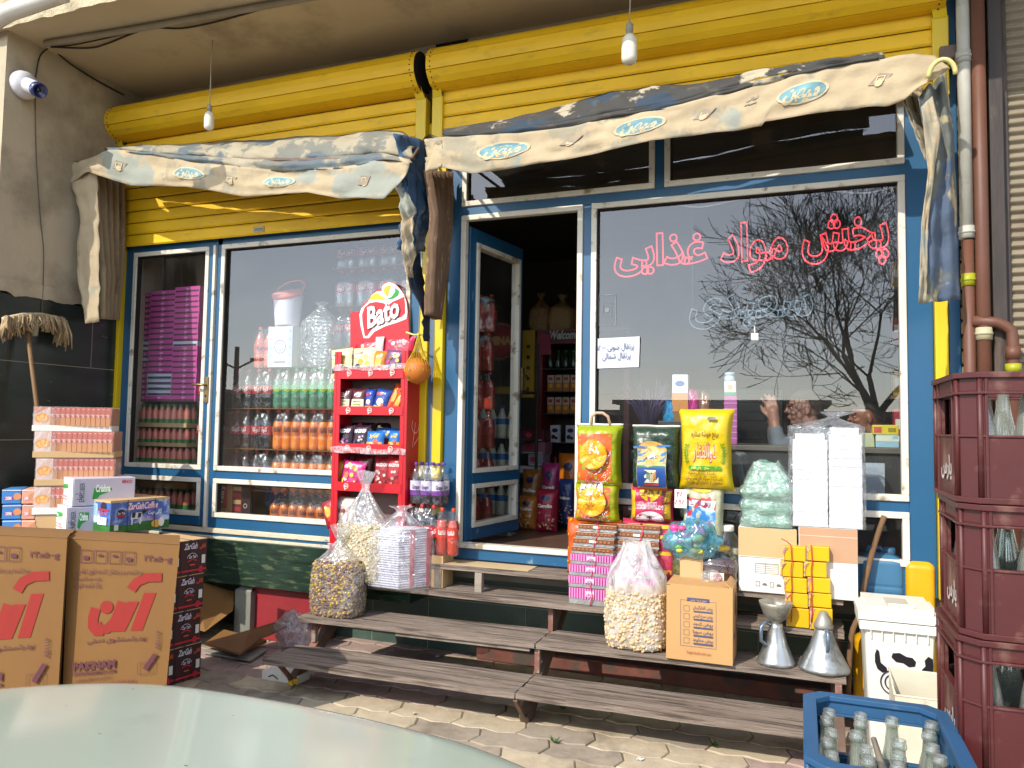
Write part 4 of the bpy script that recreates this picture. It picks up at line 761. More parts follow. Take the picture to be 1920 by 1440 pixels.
# flattened cartons, red crate and crumpled bag under the window
def flat(name,label,pts,th,m_,cat='cardboard',group=None):
    m=MB(); P=[at(a,b_,Z=z) for a,b_,z in pts]; n=len(P); m.add([p for p in P]+[p-Vector((0,0,th)) for p in P],[tuple(range(n)),tuple(reversed(range(n,2*n)))]+[(i,n+i,n+(i+1)%n,(i+1)%n) for i in range(n)],m_); return one(m,name,label,cat,loc=P[0],group=group)
GF='flattened cartons under the display window'
flat('flattened_carton','brown flattened carton lying on top of the heap',[(382,1205,-.66),(470,1180,-.60),(585,1145,-.56),(560,1165,-.62),(490,1195,-.66),(450,1225,-.68)],.012,mat('brown_card_dark','7d5636',r=.8,var=.2,vs=3),group=GF)
flat('flattened_carton','white edged flattened carton lying at the bottom of the heap',[(380,1222,-.74),(470,1238,-.74),(500,1218,-.74),(440,1190,-.72)],.01,mat('card_grey','8f8a80',r=.8,var=.1),group=GF)
flat('flattened_carton','middle flattened carton jutting out of the heap',[(384,1205,-.69),(446,1222,-.70),(500,1200,-.70),(420,1180,-.66)],.02,CARD,group=GF)
m=MB(); A=[at(382,1080,Y=.05),at(440,1110,Y=.1),at(437,1145,Y=-.05),at(384,1185,Y=-.25)]; B_=[at(382,1130,Y=-.1),at(400,1120,Y=.0),at(437,1150,Y=-.1),at(384,1200,Y=-.3)]
C_=Vector((-.3,.05,0)); m.hexa([A[3],A[2],A[2]+C_,A[3]+C_,A[0]-Vector((0,.1,0)),A[1],A[1]+C_,A[0]+C_],CARD); one(m,'torn_carton','torn open brown carton leaning behind the maroon stack','carton',loc=A[3],bevel=.003)
X0,X1,z0,z1=pbox(470,590,1112,1146,.05); m=MB(); m.box((X0,.05,G),(X1,.3,z1+.03),mat('red_plastic','8c2a30',r=.4,var=.15,vs=4)); m.box((X0-.01,.04,z1+.01),(X1+.01,.31,z1+.035),mat('red_plastic','8c2a30')); one(m,'red_plastic_box','long red plastic box on the ground under the green marble apron','box',loc=(X0,.05,G),bevel=.008)
X0,X1,z0,z1=pbox(440,470,1108,1142,0.0); m=MB(); m.box((X0,.0,G+.0),(X1,.10,z1),ink('77796e',.6)); m.add([(X0,0,z1),(X1,0,z1),(X1-.02,.05,z1+.03),(X0+.03,.05,z1+.03)],[(0,1,2,3)],ink('8a8c80',.6)); one(m,'grey_block','grey block standing on the ground beside the red plastic box','block',loc=(X0,0,G),bevel=.004)
BAGC=film('clear_bag',(.92,.94,.96),op=.55,milky=.22,bs=16,str_=.9)
def crumple(c,r,m_,seed=0,n=40,k=26,amp=.35,flatb=True):
    mb=MB()
    def fn(u,v):
        a=u*2*math.pi; b_=v*math.pi; d=Vector((math.sin(b_)*math.cos(a),math.sin(b_)*math.sin(a),math.cos(b_))); w=1+amp*(nz(d*1.6,1,seed)+.5*nz(d*4,1,seed+3)+.25*abs(nz(d*9,1,seed+8)))
        p=Vector(c)+Vector((d.x*r[0],d.y*r[1],d.z*r[2]))*w
        if flatb: p.z=max(p.z,c[2]-r[2]*.8)
        return p
    mb.grid(fn,n,k,m_,closeu=True); return mb
q=at(550,1195,Z=-.68); one(crumple((q.x,q.y,-.64),(.13,.09,.12),BAGC,3),'plastic_bag','crumpled clear plastic bag beside the left end of the bench','plastic bag',loc=(q.x,q.y,G))
X0,X1,z0,z1=pbox(492,560,1212,1235,-.62); m=MB(); m.box((X0,-.62,G),(X1,-.5,G+.05),CARDW); d=Dec(m,front(X0,-.6205,G)); d.line([(.05,.02),(.08,.035),(.12,.015)],.008,ink('33322f')); one(m,'white_packet','flat white packet on the pavement below the crumpled bag','packet',loc=(X0,-.62,G),bevel=.003)
# ================================================================ detergent twins done; open carton on the second step
def check(d,w,h):
    N=ink('46486a',.6); 
    d.frame(w*.22,h*.19,w*.76,h*.80,.0016,N); d.rect(w*.32,h*.785,w*.66,h*.835,N); d.text('حجم و نوع جنس',w*.49,h*.795,.018,ink('b79a78'),w=w*.26)
    for i,s_ in enumerate(('روغن آفتابگردان','روغن سرخ کردنی','روغن کنجد','روغن سویا','روغن مخلوط')):
        v=h*(.68-.105*i); d.frame(w*.27,v-.01,w*.27+.028,v+.018,.0013,N); d.text(s_,w*.56,v+.005,.021,N,w=w*.30); d.rect(w*.42,v-.012,w*.71,v-.004,N)
    d.text('Fragile handle with care',w*.5,h*.10,.02,ink('a05a40'),w=w*.36)
x0=1.397; t=boxt('open_carton','open tan carton printed with five tick boxes on the second step','carton',x0,-.455,-.394,x0+.325,-.165,-.02,mat('tan_carton','b98f5c',r=.8,var=.06,vs=3,bump=.06),check,lean=0,sidedec=lambda d,w,h:(d.disc(w*.55,h*.72,.03,ink('4a4a70'),.06),d.rect(w*.2,h*.3,w*.4,h*.36,ink('5a5a78'))))
m=MB(); K=mat('tan_carton','x'); 
m.add([(0,.29,.368),(.06,.29,.368),(.05,.30,.42),(.01,.30,.40)],[(0,1,2,3)],K); m.add([(.325,0,.368),(.325,.29,.368),(.30,.28,.40),(.29,.01,.395)],[(0,1,2,3)],K); m.add([(0,0,.3685),(.325,0,.3685),(.325,.29,.3685),(0,.29,.3685)],[(0,1,2,3)],mat('carton_inside','5e4426',r=.9)); m.build('flap',t,solid=.004)
q=at(1345,1100,Y=-.30)
one(crumple((1.60,-.30,-.0),(.05,.03,.035),BAGC,5),'plastic_packet','clear plastic packet lying in the open tan carton','packet',loc=(1.6,-.3,-.02))
# cartons under the bags, on the top step
def logist(d,w,h):
    N=ink('6a6560'); 
    for i in range(5): d.rect(w*.30,h*(.32+.03*i),w*.68,h*(.325+.03*i),N)
    d.frame(w*.29,h*.30,w*.69,h*.46,.0016,N); d.rect(w*.46,h*.30,w*.465,h*.46,N)
    for i in range(4): u=w*(.30+.12*i); d.frame(u,h*.10,u+.02,h*.10+.025,.002,N) if i%2==0 else d.disc(u+.01,h*.12,.012,N,a0=0,a1=3.14)
    d.rect(0,h*.55,w,h,CARDL); d.rect(0,h*.545,w,h*.553,ink('e0dcd4'))
def plainw(d,w,h): d.rect(0,h*.52,w,h,mat('pinkish_card','b08a6c',r=.8,var=.06)); d.rect(0,h*.88,w,h*.885,ink('d8cfc0'))
X0,X1,z0,z1=pbox(1385,1494,990,1082,-.19); boxt('shipping_carton','half white carton with a printed table, under the green bag','carton',X0,-.20,-.077,X1,.0-.02,z1,CARDW,logist)
X0,X1b,z0,z1b=pbox(1497,1608,990,1090,-.20); boxt('shipping_carton','half white carton without a table, under the white napkin bag','carton',X1+.012,-.21,-.077,X1b,-.02,z1b,CARDW,plainw)
XC0,XC1,XC2=X0,X1,X1b; ZC1,ZC2=z1,z1b
# ================================================================ red snack rack
RK=mat('rack_red','b3101f',r=.38,var=.06,vs=3,bump=.03); RKD=mat('rack_red_shaded','a80d1c',r=.4,var=.06,vs=3,bump=.03); RKG=mat('rack_back','6a5a54',r=.7,var=.1)  # second red is darkened to put shade into the right side panel
RX0,RX1,RY0,RY1=-.808,-.262,-.195,-.0
zr0,zr1=-.06,1.235
t=thing('snack_rack','tall red cardboard snack rack with five shelves and a red heart sign on top','rack',(-.53,-.1,-.22)); RACK=t
for x in (RX0,RX1-.05 if False else RX1-.022):
    m=MB(); m.box((x,RY0,zr0),(x+.022,RY1,zr1),RK if x==RX0 else RKD)
    if x>-.5:
        d=Dec(m,side(x+.022,RY0,0)); d.line([(.11,.78),(.075,.62),(.10,.64),(.16,.69)],.006,ink('d89aa4')); d.ring(.11,.76,.05,.006,ink('d89aa4'),a0=2.4,a1=6.5)
    m.build('side_panel',t,bevel=.003)
m=MB(); m.box((RX0+.022,RY0+.0,zr0),(RX0+.05,RY0+.012,zr1),RK); m.box((RX1-.05,RY0+.0,zr0),(RX1-.022,RY0+.012,zr1),RK); m.build('front_stile',t,bevel=.002)
m=MB(); m.box((RX0+.022,RY1-.012,zr0),(RX1-.022,RY1-.002,zr1),RKG); m.build('back_panel',t)
m=MB(); m.box((-.70,-.15,-.224),(-.29,-.02,zr0-.001),RK); m.build('base',t)
def mini(d,u,v,s=.03): d.disc(u,v,s*.6,ink('d9b4a8')); d.poly([(u-s*.5,v-s*.2),(u-s*.35,v-s*.95),(u+s*.5,v-s*.1)],ink('d9b4a8')); d.disc(u,v,s*.42,ink('b3101f')); d.text('Bato',u,v-.005,s*.5,ink('e8d8d0'),bold=.03,w=s*.7)
SH=[(py0,py1) for py0,py1 in ((690,710),(762,778),(832,850),(905,922),(990,1012))]; SZ=[]
for i,(a_,b_) in enumerate(SH):
    zt_=at(680,a_,Y=RY0).z; zb_=at(680,b_,Y=RY0).z; SZ.append(zb_+.012)
    m=MB(); m.box((RX0+.024,RY0+.01,zb_),(RX1-.024,RY1-.014,zb_+.01),RK); m.box((RX0+.03,RY0-.004,zb_),(RX1-.03,RY0+.006,zt_),RK)
    d=Dec(m,front(0,RY0-.0045,zb_))
    for x in (-.69,-.53,-.37)[:3 if i<3 else 2]: mini(d,x,(zt_-zb_)*.55)
    m.build('shelf',t,bevel=.0015)
for z in (1.13,.60,-.02):
    m=MB(); m.grid(lambda u,v:(RX0-.002+u*(RX1-RX0+.004),RY0-.012-.006*abs(nz((u*9,v*2,z))),z-.02+v*.035+.012*nz((u*5,v,3+z))),40,4,film('clear_tape',(.95,.93,.93),op=.6,milky=.35,bs=30)); m.build('clear_tape',t)
# header sign
hy=-.035; P=lambda a_,b_:(at(a_,b_,Y=hy).x,at(a_,b_,Y=hy).z)
OUT=[(657,660),(657,586),(676,584),(678,575),(684,568),(690,562),(697,551),(707,544),(714,544),(715,536),(722,529),(731,528),(741,532),(750,541),(758,552),(763,566),(765,580),(766,600),(768,660)]
m=MB(); m.prism([P(a_,b_) for a_,b_ in OUT][::-1],hy,hy+.006,RK); 
d=Dec(m,lambda u,v,h:Vector((P(u,-v)[0],hy-h,P(u,-v)[1]))); f=lambda pts:[(a_,-b_) for a_,b_ in pts]
WHT=ink('e2dcda')
d.poly(f([(682,634),(676,610),(674,590),(678,578),(690,566),(697,553),(708,546),(716,546),(716,537),(723,531),(731,529),(741,533),(750,542),(757,552),(762,566),(764,585),(762,598),(750,603),(722,612),(702,622),(692,634)][::-1]),WHT)
d.poly(f([(684,630),(680,605),(679,590),(684,576),(694,568),(706,566),(718,568),(727,573),(736,566),(750,560),(758,556),(760,570),(760,588),(752,595),(722,603),(700,614),(689,630)][::-1]),RK)
d.poly(f([(692,562),(698,553),(708,550),(720,558),(731,571),(722,563),(708,561)][::-1]),ink('bdb60f')); d.poly(f([(719,545),(723,537),(734,535),(730,546),(727,557),(722,552)][::-1]),ink('d6a80c')); d.poly(f([(724,562),(735,556),(741,547),(741,539),(749,546),(747,554),(738,560)][::-1]),ink('1d8c34'))
hh=d.h+.001
d2=Dec(m,front(P(720,590)[0],hy,P(720,590)[1]),.006); d2.text('Bato',.006,-.055,.19,ink('5a0a12'),bold=.035,rot=R(17),shear=.25,w=.25); d2.text('Bato',0,-.05,.19,WHT,bold=.03,rot=R(17),shear=.25,w=.25)
m.build('header_sign',t)
# ---------------------------------------------------------------- snack bags (pillow packs)
def pillow(W,H,T,m_,seed=0,crimp=.012,nu=14,nv=18):
    def fn(u,v,s_=-1):
        e=(max(0,1-abs(2*u-1)**2.6))**.5*(max(0,1-abs(2*v-1)**3.2))**.55
        x=(u-.5)*W*(1-.05*math.sin(math.pi*v)*1); z=v*H; y=s_*T/2*e+.05*T*nz((u*5,v*6,seed+s_))
        return Vector((x+.02*W*nz((u*2,v*3,seed)),y,z))
    mb=MB(); mb.grid(lambda u,v:fn(u,v,-1),nu,nv,m_); mb.grid(lambda u,v:fn(1-u,v,1),nu,nv,m_)
    D_=lambda off=.0015: Dec(mb,lambda a_,b_,h:fn(min(1,max(0,a_/W+.5)),min(1,max(0,b_/H)))+Vector((0,-h,0)),off)
    return mb,D_
def snack(name,label,px0,px1,py0,py1,Y,base,art,tilt=0,T=.05,rz=0,group='snack bags on the red rack',seed=0,cat='snack bag',z0=None,lean=.12):
    X0,X1,za,zb=pbox(px0,px1,py0,py1,Y); W=X1-X0; z0=za if z0 is None else z0; H=zb-z0
    mb,D_=pillow(W,H,T,mat('foil_'+base,base,r=.28,var=.1,vs=12,bump=.25,bs=28,dist=.01),seed)
    art(D_(),W,H)
    t=thing(name,label,cat,((X0+X1)/2,Y,z0),rz=rz,group=group,wc=False); o=mb.build('packet',t); o.rotation_euler=(-lean,tilt,0); return t
def aBato(d,W,H): d.rect(-W*.42,H*.15,W*.42,H*.33,ink('40285e',.35),6,2); d.disc(-W*.1,H*.5,W*.12,ink('c9961a',.35)); d.disc(W*.2,H*.42,W*.11,ink('c9a84a',.35)); d.disc(W*.15,H*.66,W*.09,ink('cfae3a',.35)); d.disc(-W*.22,H*.32,W*.14,ink('2e1c48',.35)); d.poly([(-W*.4,H*.62),(-W*.05,H*.72),(-W*.02,H*.84),(-W*.38,H*.78)],ink('a8283a',.35)); d.text('Bato',-W*.2,H*.67,W*.2,ink('e6e0d8',.35),bold=.04,rot=.15)
def aNut(d,W,H): d.rect(-W*.42,H*.12,W*.42,H*.55,ink('cfc8a2',.4),6,4); d.disc(0,H*.72,W*.24,ink('dcc8c8',.35),H*.1); d.text('کازو',0,H*.68,W*.22,ink('8a2b38'),bold=.05); d.text('FRESH NUTS',0,H*.42,W*.12,ink('5a6a4a'),bold=.03,w=W*.5); d.text('ROASTED',0,H*.3,W*.1,ink('5a6a4a'),bold=.02,w=W*.5)
def aBlue(d,W,H): d.rect(-W*.42,H*.08,W*.42,H*.28,ink('c9b258',.35),6,3); d.disc(0,H*.45,W*.22,ink('dfe2ea',.35)); d.rect(-W*.35,H*.70,-W*.02,H*.82,ink('c2344a',.35),3,2); d.disc(W*.15,H*.36,W*.1,ink('b8604a',.35))
def aOr(d,W,H): d.disc(0,H*.55,W*.25,ink('e8a03a',.35),H*.2); d.disc(W*.05,H*.3,W*.18,ink('c9301c',.35),H*.1); d.disc(-W*.1,H*.75,W*.1,ink('e8cf6a',.35))
def aMaz(d,W,H): 
    d.text('MAZDOF',0,H*.70,W*.24,ink('ddd6dc',.35),bold=.05,w=W*.72)
    for i in range(16): d.disc(rnd.uniform(-.32,.32)*W,rnd.uniform(.12,.55)*H,W*.07,ink(('d4c8c8','8a4a86','c8b8bc','5a2a5e')[i%4],.4),n=8)
def aBlYe(d,W,H): d.rect(-W*.44,H*.08,W*.44,H*.45,ink('cf9a1c',.35),6,4); d.disc(W*.1,H*.42,W*.16,ink('b03c2c',.35)); d.disc(-W*.1,H*.3,W*.14,ink('dcc8a0',.35)); d.text('چیتوز',0,H*.68,W*.24,ink('d8b83a'),bold=.06,w=W*.5)
def aPink(d,W,H): 
    for i in range(14): d.disc(rnd.uniform(-.36,.36)*W,rnd.uniform(.2,.85)*H,W*.09,ink(('d8b04a','d86a2a','e0c8d0','a81c58')[i%4],.35),n=9)
    d.text('لوبیا',-W*.02,H*.12,W*.26,ink('c8cf2a'),bold=.06,w=W*.6)
def aMoz(d,W,H): d.text('مزه',0,H*.42,W*.34,ink('d3b02a',.35),bold=.07,w=W*.55); d.text('پفک',0,H*.40,W*.1,ink('c4527a')); d.disc(-W*.12,H*.80,W*.06,ink('d9c0c4'))
def aRedMaz(d,W,H):
    d.text('MAZDOF',0,H*.70,W*.22,ink('dccac8',.35),bold=.05,w=W*.7)
    for i in range(14): d.disc(rnd.uniform(-.3,.3)*W,rnd.uniform(.1,.55)*H,W*.08,ink(('a8847c','d4b8ac','7a2a2c')[i%3],.4),n=8)
def aGold(d,W,H):
    for i in range(12): d.disc(rnd.uniform(-.36,.36)*W,rnd.uniform(.15,.85)*H,W*.1,ink(('c28a1a','7a4a1a','c23a6a','d8c06a')[i%4],.3),n=8)
zs_=SZ
S=lambda *a_,**k: snack('snack_bag',*a_,**k)
S('large glossy red bag of puffs on top of the rack at the left, partly hidden',660,712,634,672,-.05,'a8142e',aMoz,z0=zs_[0]+.0,seed=1)
S('large glossy red bag of puffs with yellow script at the top right',710,770,628,672,-.05,'b2163a',aMoz,z0=zs_[0]+.0,seed=2,tilt=.06)
S('small white and red sachet between the two big red bags',700,716,630,664,-.075,'cfb8b8',aRedMaz,z0=zs_[0]+.03,T=.02,seed=3)
S('yellow and white raisin bag leftmost on the top shelf',622,662,653,694,-.155,'d2cf9a',aBato,z0=zs_[0],seed=4,tilt=-.10)
S('yellow and white raisin bag second on the top shelf',661,705,651,694,-.155,'cfcc98',aBato,z0=zs_[0],seed=5,tilt=-.04)
S('orange bag third on the top shelf',697,722,657,694,-.15,'c9751c',aOr,z0=zs_[0],seed=6,tilt=.05)
S('gold and purple bag at the right end of the top shelf',718,752,655,694,-.15,'6a4468',aGold,z0=zs_[0],seed=7,tilt=.1)
S('brown and cream nut bag leftmost on the second shelf',626,660,728,764,-.15,'4a1c26',aNut,z0=zs_[1],seed=8)
S('brown and cream nut bag next to the blue packets',658,686,728,764,-.15,'4a1c26',aNut,z0=zs_[1],seed=9)
S('upright blue packet on the second shelf',684,702,729,764,-.15,'1c3c94',aBlue,z0=zs_[1],seed=10)
S('leaning blue packet on the second shelf',697,726,728,766,-.14,'20408c',aBlue,z0=zs_[1],seed=11,tilt=.2)
S('long orange packet leaning at the right of the second shelf',722,738,716,766,-.13,'c94a1a',aOr,z0=zs_[1],seed=12,tilt=.36)
S('short orange packet at the right end of the second shelf',732,748,734,768,-.15,'d0601a',aOr,z0=zs_[1],seed=13,tilt=.4)
S('black and purple popcorn bag leftmost on the third shelf',629,662,797,834,-.15,'2a1626',aMaz,z0=zs_[2],seed=14)
S('black and purple popcorn bag second on the third shelf',661,692,797,834,-.15,'2a1626',aMaz,z0=zs_[2],seed=15)
S('blue and yellow bag in the middle of the third shelf',686,720,808,836,-.16,'1c66b0',aBlYe,z0=zs_[2],seed=16)
S('blue and yellow bag behind, on the third shelf',703,740,802,836,-.08,'1c5aa0',aBlYe,z0=zs_[2],seed=17)
S('blue and yellow bag at the right end of the third shelf',728,752,807,836,-.15,'1c66b0',aBlYe,z0=zs_[2],seed=18)
S('dark purple bag lying at the back of the third shelf',652,700,789,815,-.05,'2c0e20',aGold,z0=zs_[2]+.04,seed=19,lean=.3)
S('black bag at the back right of the third shelf',697,728,790,815,-.05,'20101c',aOr,z0=zs_[2]+.04,seed=29,lean=.3)
S('slim yellow packet leaning left on the fourth shelf',620,634,862,905,-.14,'c09018',aOr,z0=zs_[3],seed=20,tilt=.3)
S('bright pink sweets bag on the fourth shelf',635,678,864,906,-.15,'c22a7a',aPink,z0=zs_[3],seed=21,tilt=.14)
S('dark red bag behind the pink sweets bag on the fourth shelf',658,696,854,906,-.06,'6a141c',aRedMaz,z0=zs_[3],seed=22)
S('red popcorn bag right of centre on the fourth shelf',700,732,856,906,-.12,'8e1620',aRedMaz,z0=zs_[3],seed=23)
S('red popcorn bag with white foot at the right end of the fourth shelf',724,754,856,906,-.15,'a01820',aRedMaz,z0=zs_[3],seed=24)
S('clear bag of pale pieces on the fifth shelf',626,668,932,975,-.14,'b9b0a4',aNut if False else aRedMaz,z0=zs_[4]+.05,seed=25,T=.08)
S('red bag lying at the left of the fifth shelf',614,640,936,980,-.16,'8e2a30',aOr,z0=zs_[4]+.05,seed=26,tilt=-.4)
m=MB(); m.box((-.78,-.17,SZ[4]),(-.34,-.03,SZ[4]+.05),RK); one(m,'red_tray','low red tray on the bottom shelf of the rack','tray',loc=(-.56,-.1,SZ[4]),bevel=.004)
# ================================================================ bottles
CLEARP=glassy('pet_plastic',(.95,.96,.97),refl=.045,edge=.4,rough=.05,dirt=.012)
FILM=film('pack_film',(.95,.96,.97),op=.16,milky=.02,bs=20)
def liquid(key,c,r=.12): return mat('liquid_'+key,c,r=r,var=.05,vs=4,bump=0,spec=.6,coat=.6)
LCOLA=liquid('cola','120a08'); LOR=mat('liquid_orange','ff9008',r=.15,var=.08,vs=4,bump=0,coat=.6); LORR=mat('liquid_redorange','c23a18',r=.2,var=.08,bump=0,coat=.6); LGR=mat('liquid_green','4f9a78',r=.15,var=.15,bump=0,coat=.6); LPU=liquid('purple','241228'); LMILK=mat('liquid_milk','cdd0b8',r=.35,var=.04,bump=0); LPINK=mat('liquid_pinkjuice','d0705c',r=.3,var=.06,bump=0,coat=.4)
def bottle_parts(par,x,y,H,Rd,liq,cap,lab,txt=None,fill=.72,lz=(.36,.58),tc='dcd4cc',n=14,cls=CLEARP,waist=0,band=None,z=0,tsz=.05):
    r=Rd
    prof=[(.0,.0),(r*.75,.0),(r*.95,H*.03),(r,H*.10),(r,H*.30),(r*(1-waist),H*.42),(r,H*.56),(r*.97,H*.62),(r*.8,H*.72),(r*.52,H*.82),(r*.3,H*.89),(r*.27,H*.94)]
    m=MB(); pl=[(q*.96,z_) for q,z_ in prof if z_<=fill*H]; 
    q=next((i for i in range(len(prof)-1) if prof[i+1][1]>fill*H),len(prof)-2); k=(fill*H-prof[q][1])/(prof[q+1][1]-prof[q][1]); rr=prof[q][0]+(prof[q+1][0]-prof[q][0])*k
    pl+=[(rr*.96,fill*H),(.001,fill*H)]; m.lathe(pl,liq,n,(x,y,z),cap=False); m.lathe(prof,cls,n,(x,y,z),cap=False)
    b=m.build('bottle',par)
    m=MB(); m.lathe([(r*.30,H*.93),(r*.33,H*.935),(r*.33,H*.985),(r*.29,H),(.001,H)],cap,10,(x,y,z),cap=False); m.build('cap',b)
    if lab:
        m=MB(); z0,z1=H*lz[0],H*lz[1]; rl=lambda zz:r*1.012
        m.lathe([(r*1.01,z0),(r*1.012,z0+.001),(r*1.012,z1-.001),(r*1.01,z1)],lab,n,(x,y,z),cap=False)
        if band: m.lathe([(r*1.02,z0),(r*1.02,z0+(z1-z0)*.33)],band,n,(x,y,z),cap=False)
        if txt:
            for off in (-.0,1.9):
                f=lambda u,v,h,off=off: Vector((x+math.sin(u/r+off+.45)*(r*1.03+h),y-math.cos(u/r+off+.45)*(r*1.03+h),z+v))
                d=Dec(m,f,.0005); d.text(txt,0,(z0+z1)/2-r*.2,r*tsz*20,ink(tc),bold=.03,w=r*1.2)
        m.build('label',b)
    return b
def pack(name,label,nx,ny,H,Rd,liq,cap,lab,loc=(0,0,0),group=None,filmon=True,cat='bottle pack',gap=.0,**k):
    t=thing(name,label,cat,loc,group=group,wc=False); W=2*Rd*nx; D_=2*Rd*ny; first=None
    for j in range(ny):
        for i in range(nx):
            x=-W/2+Rd+i*2*Rd; y=Rd+j*2*Rd
            if first is None: first=bottle_parts(t,0,0,H,Rd*.985,liq,cap,lab,**k); first.location=(x,y,0); FK=kids(first)
            else:
                c=first.copy(); COL.objects.link(c); c.location=(x,y,0); c.rotation_euler.z=rnd.uniform(-.9,.9)
                for q in FK: e=q.copy(); COL.objects.link(e); e.parent=c
    if filmon:
        m=MB(); rc=Rd*.9; prof=[(1,.0),(1.02,.10),(1.02,.60),(.93,.75),(.72,.90),(.55,.93)]
        def fn(u,v):
            a=u*2*math.pi; z=v*.93; kx=1.01 if z<.6 else 1.01-.38*((z-.6)/.33)**1.5
            ca,sa=math.cos(a),math.sin(a); q=1/((abs(ca)**5+abs(sa)**5)**.2); zz=H*z
            return (ca*q*W/2*kx+.002*nz((a*3,z*6,W)),D_/2+sa*q*(D_/2)*(kx if ny>1 else 1)+.003*nz((a*3,z*9,W)),zz)
        m.grid(fn,40,14,FILM,closeu=True); m.build('shrink_film',t)
    return t
RL=ink('b0202e',.35); REDC=ink('b5303a',.4); ORC=ink('c8441f',.4); GRC=ink('2f8a5a',.4); PUC=ink('5a3a98',.4)
GQ='shrink wrapped drink bottles beside the snack rack'
q=at(797,945,Y=-.11); 
pk=pack('bottle_pack','cola bottles with red caps standing on the step between sheets bag and orange pack',3,2,.30,.041,LCOLA,REDC,RL,loc=(-.185,-.235,-.222),group=GQ,txt='کوکا',fill=.8)
zc=at(785,945,Y=-.15).z
pk.location.z=zc-.302; 
m=MB(); m.box((-.31,-.18,-.224),(.0,-.03,zc-.303),CARDL); one(m,'support_carton','low carton under the drink packs beside the rack','carton',loc=(-.1,-.1,-.224))
pk.location=(-.165,-.19,zc-.302)
pack('bottle_pack','purple grape bottles in shrink wrap, on top of the cola beside the rack',3,2,at(797,868,Y=-.14).z-zc,.0385,LPU,PUC,ink('c9c0d4',.4),loc=(-.145,-.17,zc+.002),group=GQ,band=ink('6a2a86',.4),fill=.6,lz=(.22,.56),txt='Grape',tc='4a3a5a')
zo=at(825,1040,Y=-.16).z; pack('bottle_pack','two red orange bottles in shrink wrap next to the doorway',2,1,at(825,952,Y=-.16).z-zo,.038,LORR,ORC,ink('c8321c',.35),loc=(.015,-.19,max(zo,-.077)),group=GQ,fill=.74,waist=.06,txt='فانتا',tc='e0dcd8')
# orange net ball on the post
q=at(783,695,Y=-.2); t=thing('net_ball','orange ball in a yellow net hanging from the shutter post','ball',q); m=MB(); OB=mat('orange_ball','b9661a',r=.6,var=.1,vs=6,bump=.1,c2='6a5238',t2=(.60,.62),s2=9); m.ball(q,.083,OB,28,18); m.build('ball',t)
m=MB(); NET=mat('yellow_net','b99a1a',r=.7,var=.2); top=at(785,628,Y=-.16)
for i in range(22):
    a=2*math.pi*i/22; m.tube([top+Vector((.006*math.cos(a),.006*math.sin(a),0)),top.lerp(q,.45)+Vector((.03*math.cos(a+.3),.03*math.sin(a+.3),0)),q+Vector((.072*math.cos(a+.5),.072*math.sin(a+.5),.045)),q+Vector((.085*math.cos(a+.8),.085*math.sin(a+.8),0)),q+Vector((.06*math.cos(a+1.2),.06*math.sin(a+1.2),-.06)),q+Vector((0,0,-.085))],.0016,NET,4)
m.build('net',t); m=MB(); m.tube([top+Vector((-.09,0,.02)),top+Vector((-.03,-.01,.0)),top,top+Vector((.05,.03,.01))],.006,ink('d0c070')); m.ball(top,.014,ink('c9b01a'),8,6); m.tube([top,top+Vector((.0,.02,.35)),top+Vector((-.01,.05,.9))],.004,ink('b8a888')); m.build('tie',t)
# ================================================================ bags of nuts
def sackfn(c,W,D_,H,neck=.16,top=.28,seed=0,bulge=.06,nt_=.03,opn=0):
    """squarish soft sack gathered to a neck, c = base centre"""
    def fn(u,v):
        a=u*2*math.pi; ca,sa=math.cos(a),math.sin(a); e=3.4 if v<.55 else 3.4-1.4*min(1,(v-.55)/.2); q=1/((abs(ca)**e+abs(sa)**e)**(1/e))
        b0=1-neck-top
        if v<b0: z=v/b0; k=(.90+.1*min(1,z*9)**.5)*(1+bulge*math.sin(math.pi*min(1,z)))
        elif v<b0+top: t_=(v-b0)/top; k=(1-t_)**1.1*.9+.10+.02; k=max(k,.11); 
        else: t_=(v-b0-top)/neck; k=.11+.30*t_**.8
        if opn and v>=b0: t_=(v-b0)/(1-b0); k=1-.42*t_+.12*math.sin(t_*5)
        fold=(1+(.10-.06*opn)*math.sin(a*9+seed)*(max(0,v-b0)/(1-b0))) ; w=.035*nz((ca*1.6,sa*1.6,v*3),1,seed)+.02*nz((ca*4,sa*4,v*9),1,seed)
        return Vector((c[0]+ca*q*W/2*k*fold*(1+w),c[1]+sa*q*D_/2*k*fold*(1+w),c[2]+v*H+.01*nz((ca*3,sa*3,v*2),1,seed)*(v>.05)))
    return fn
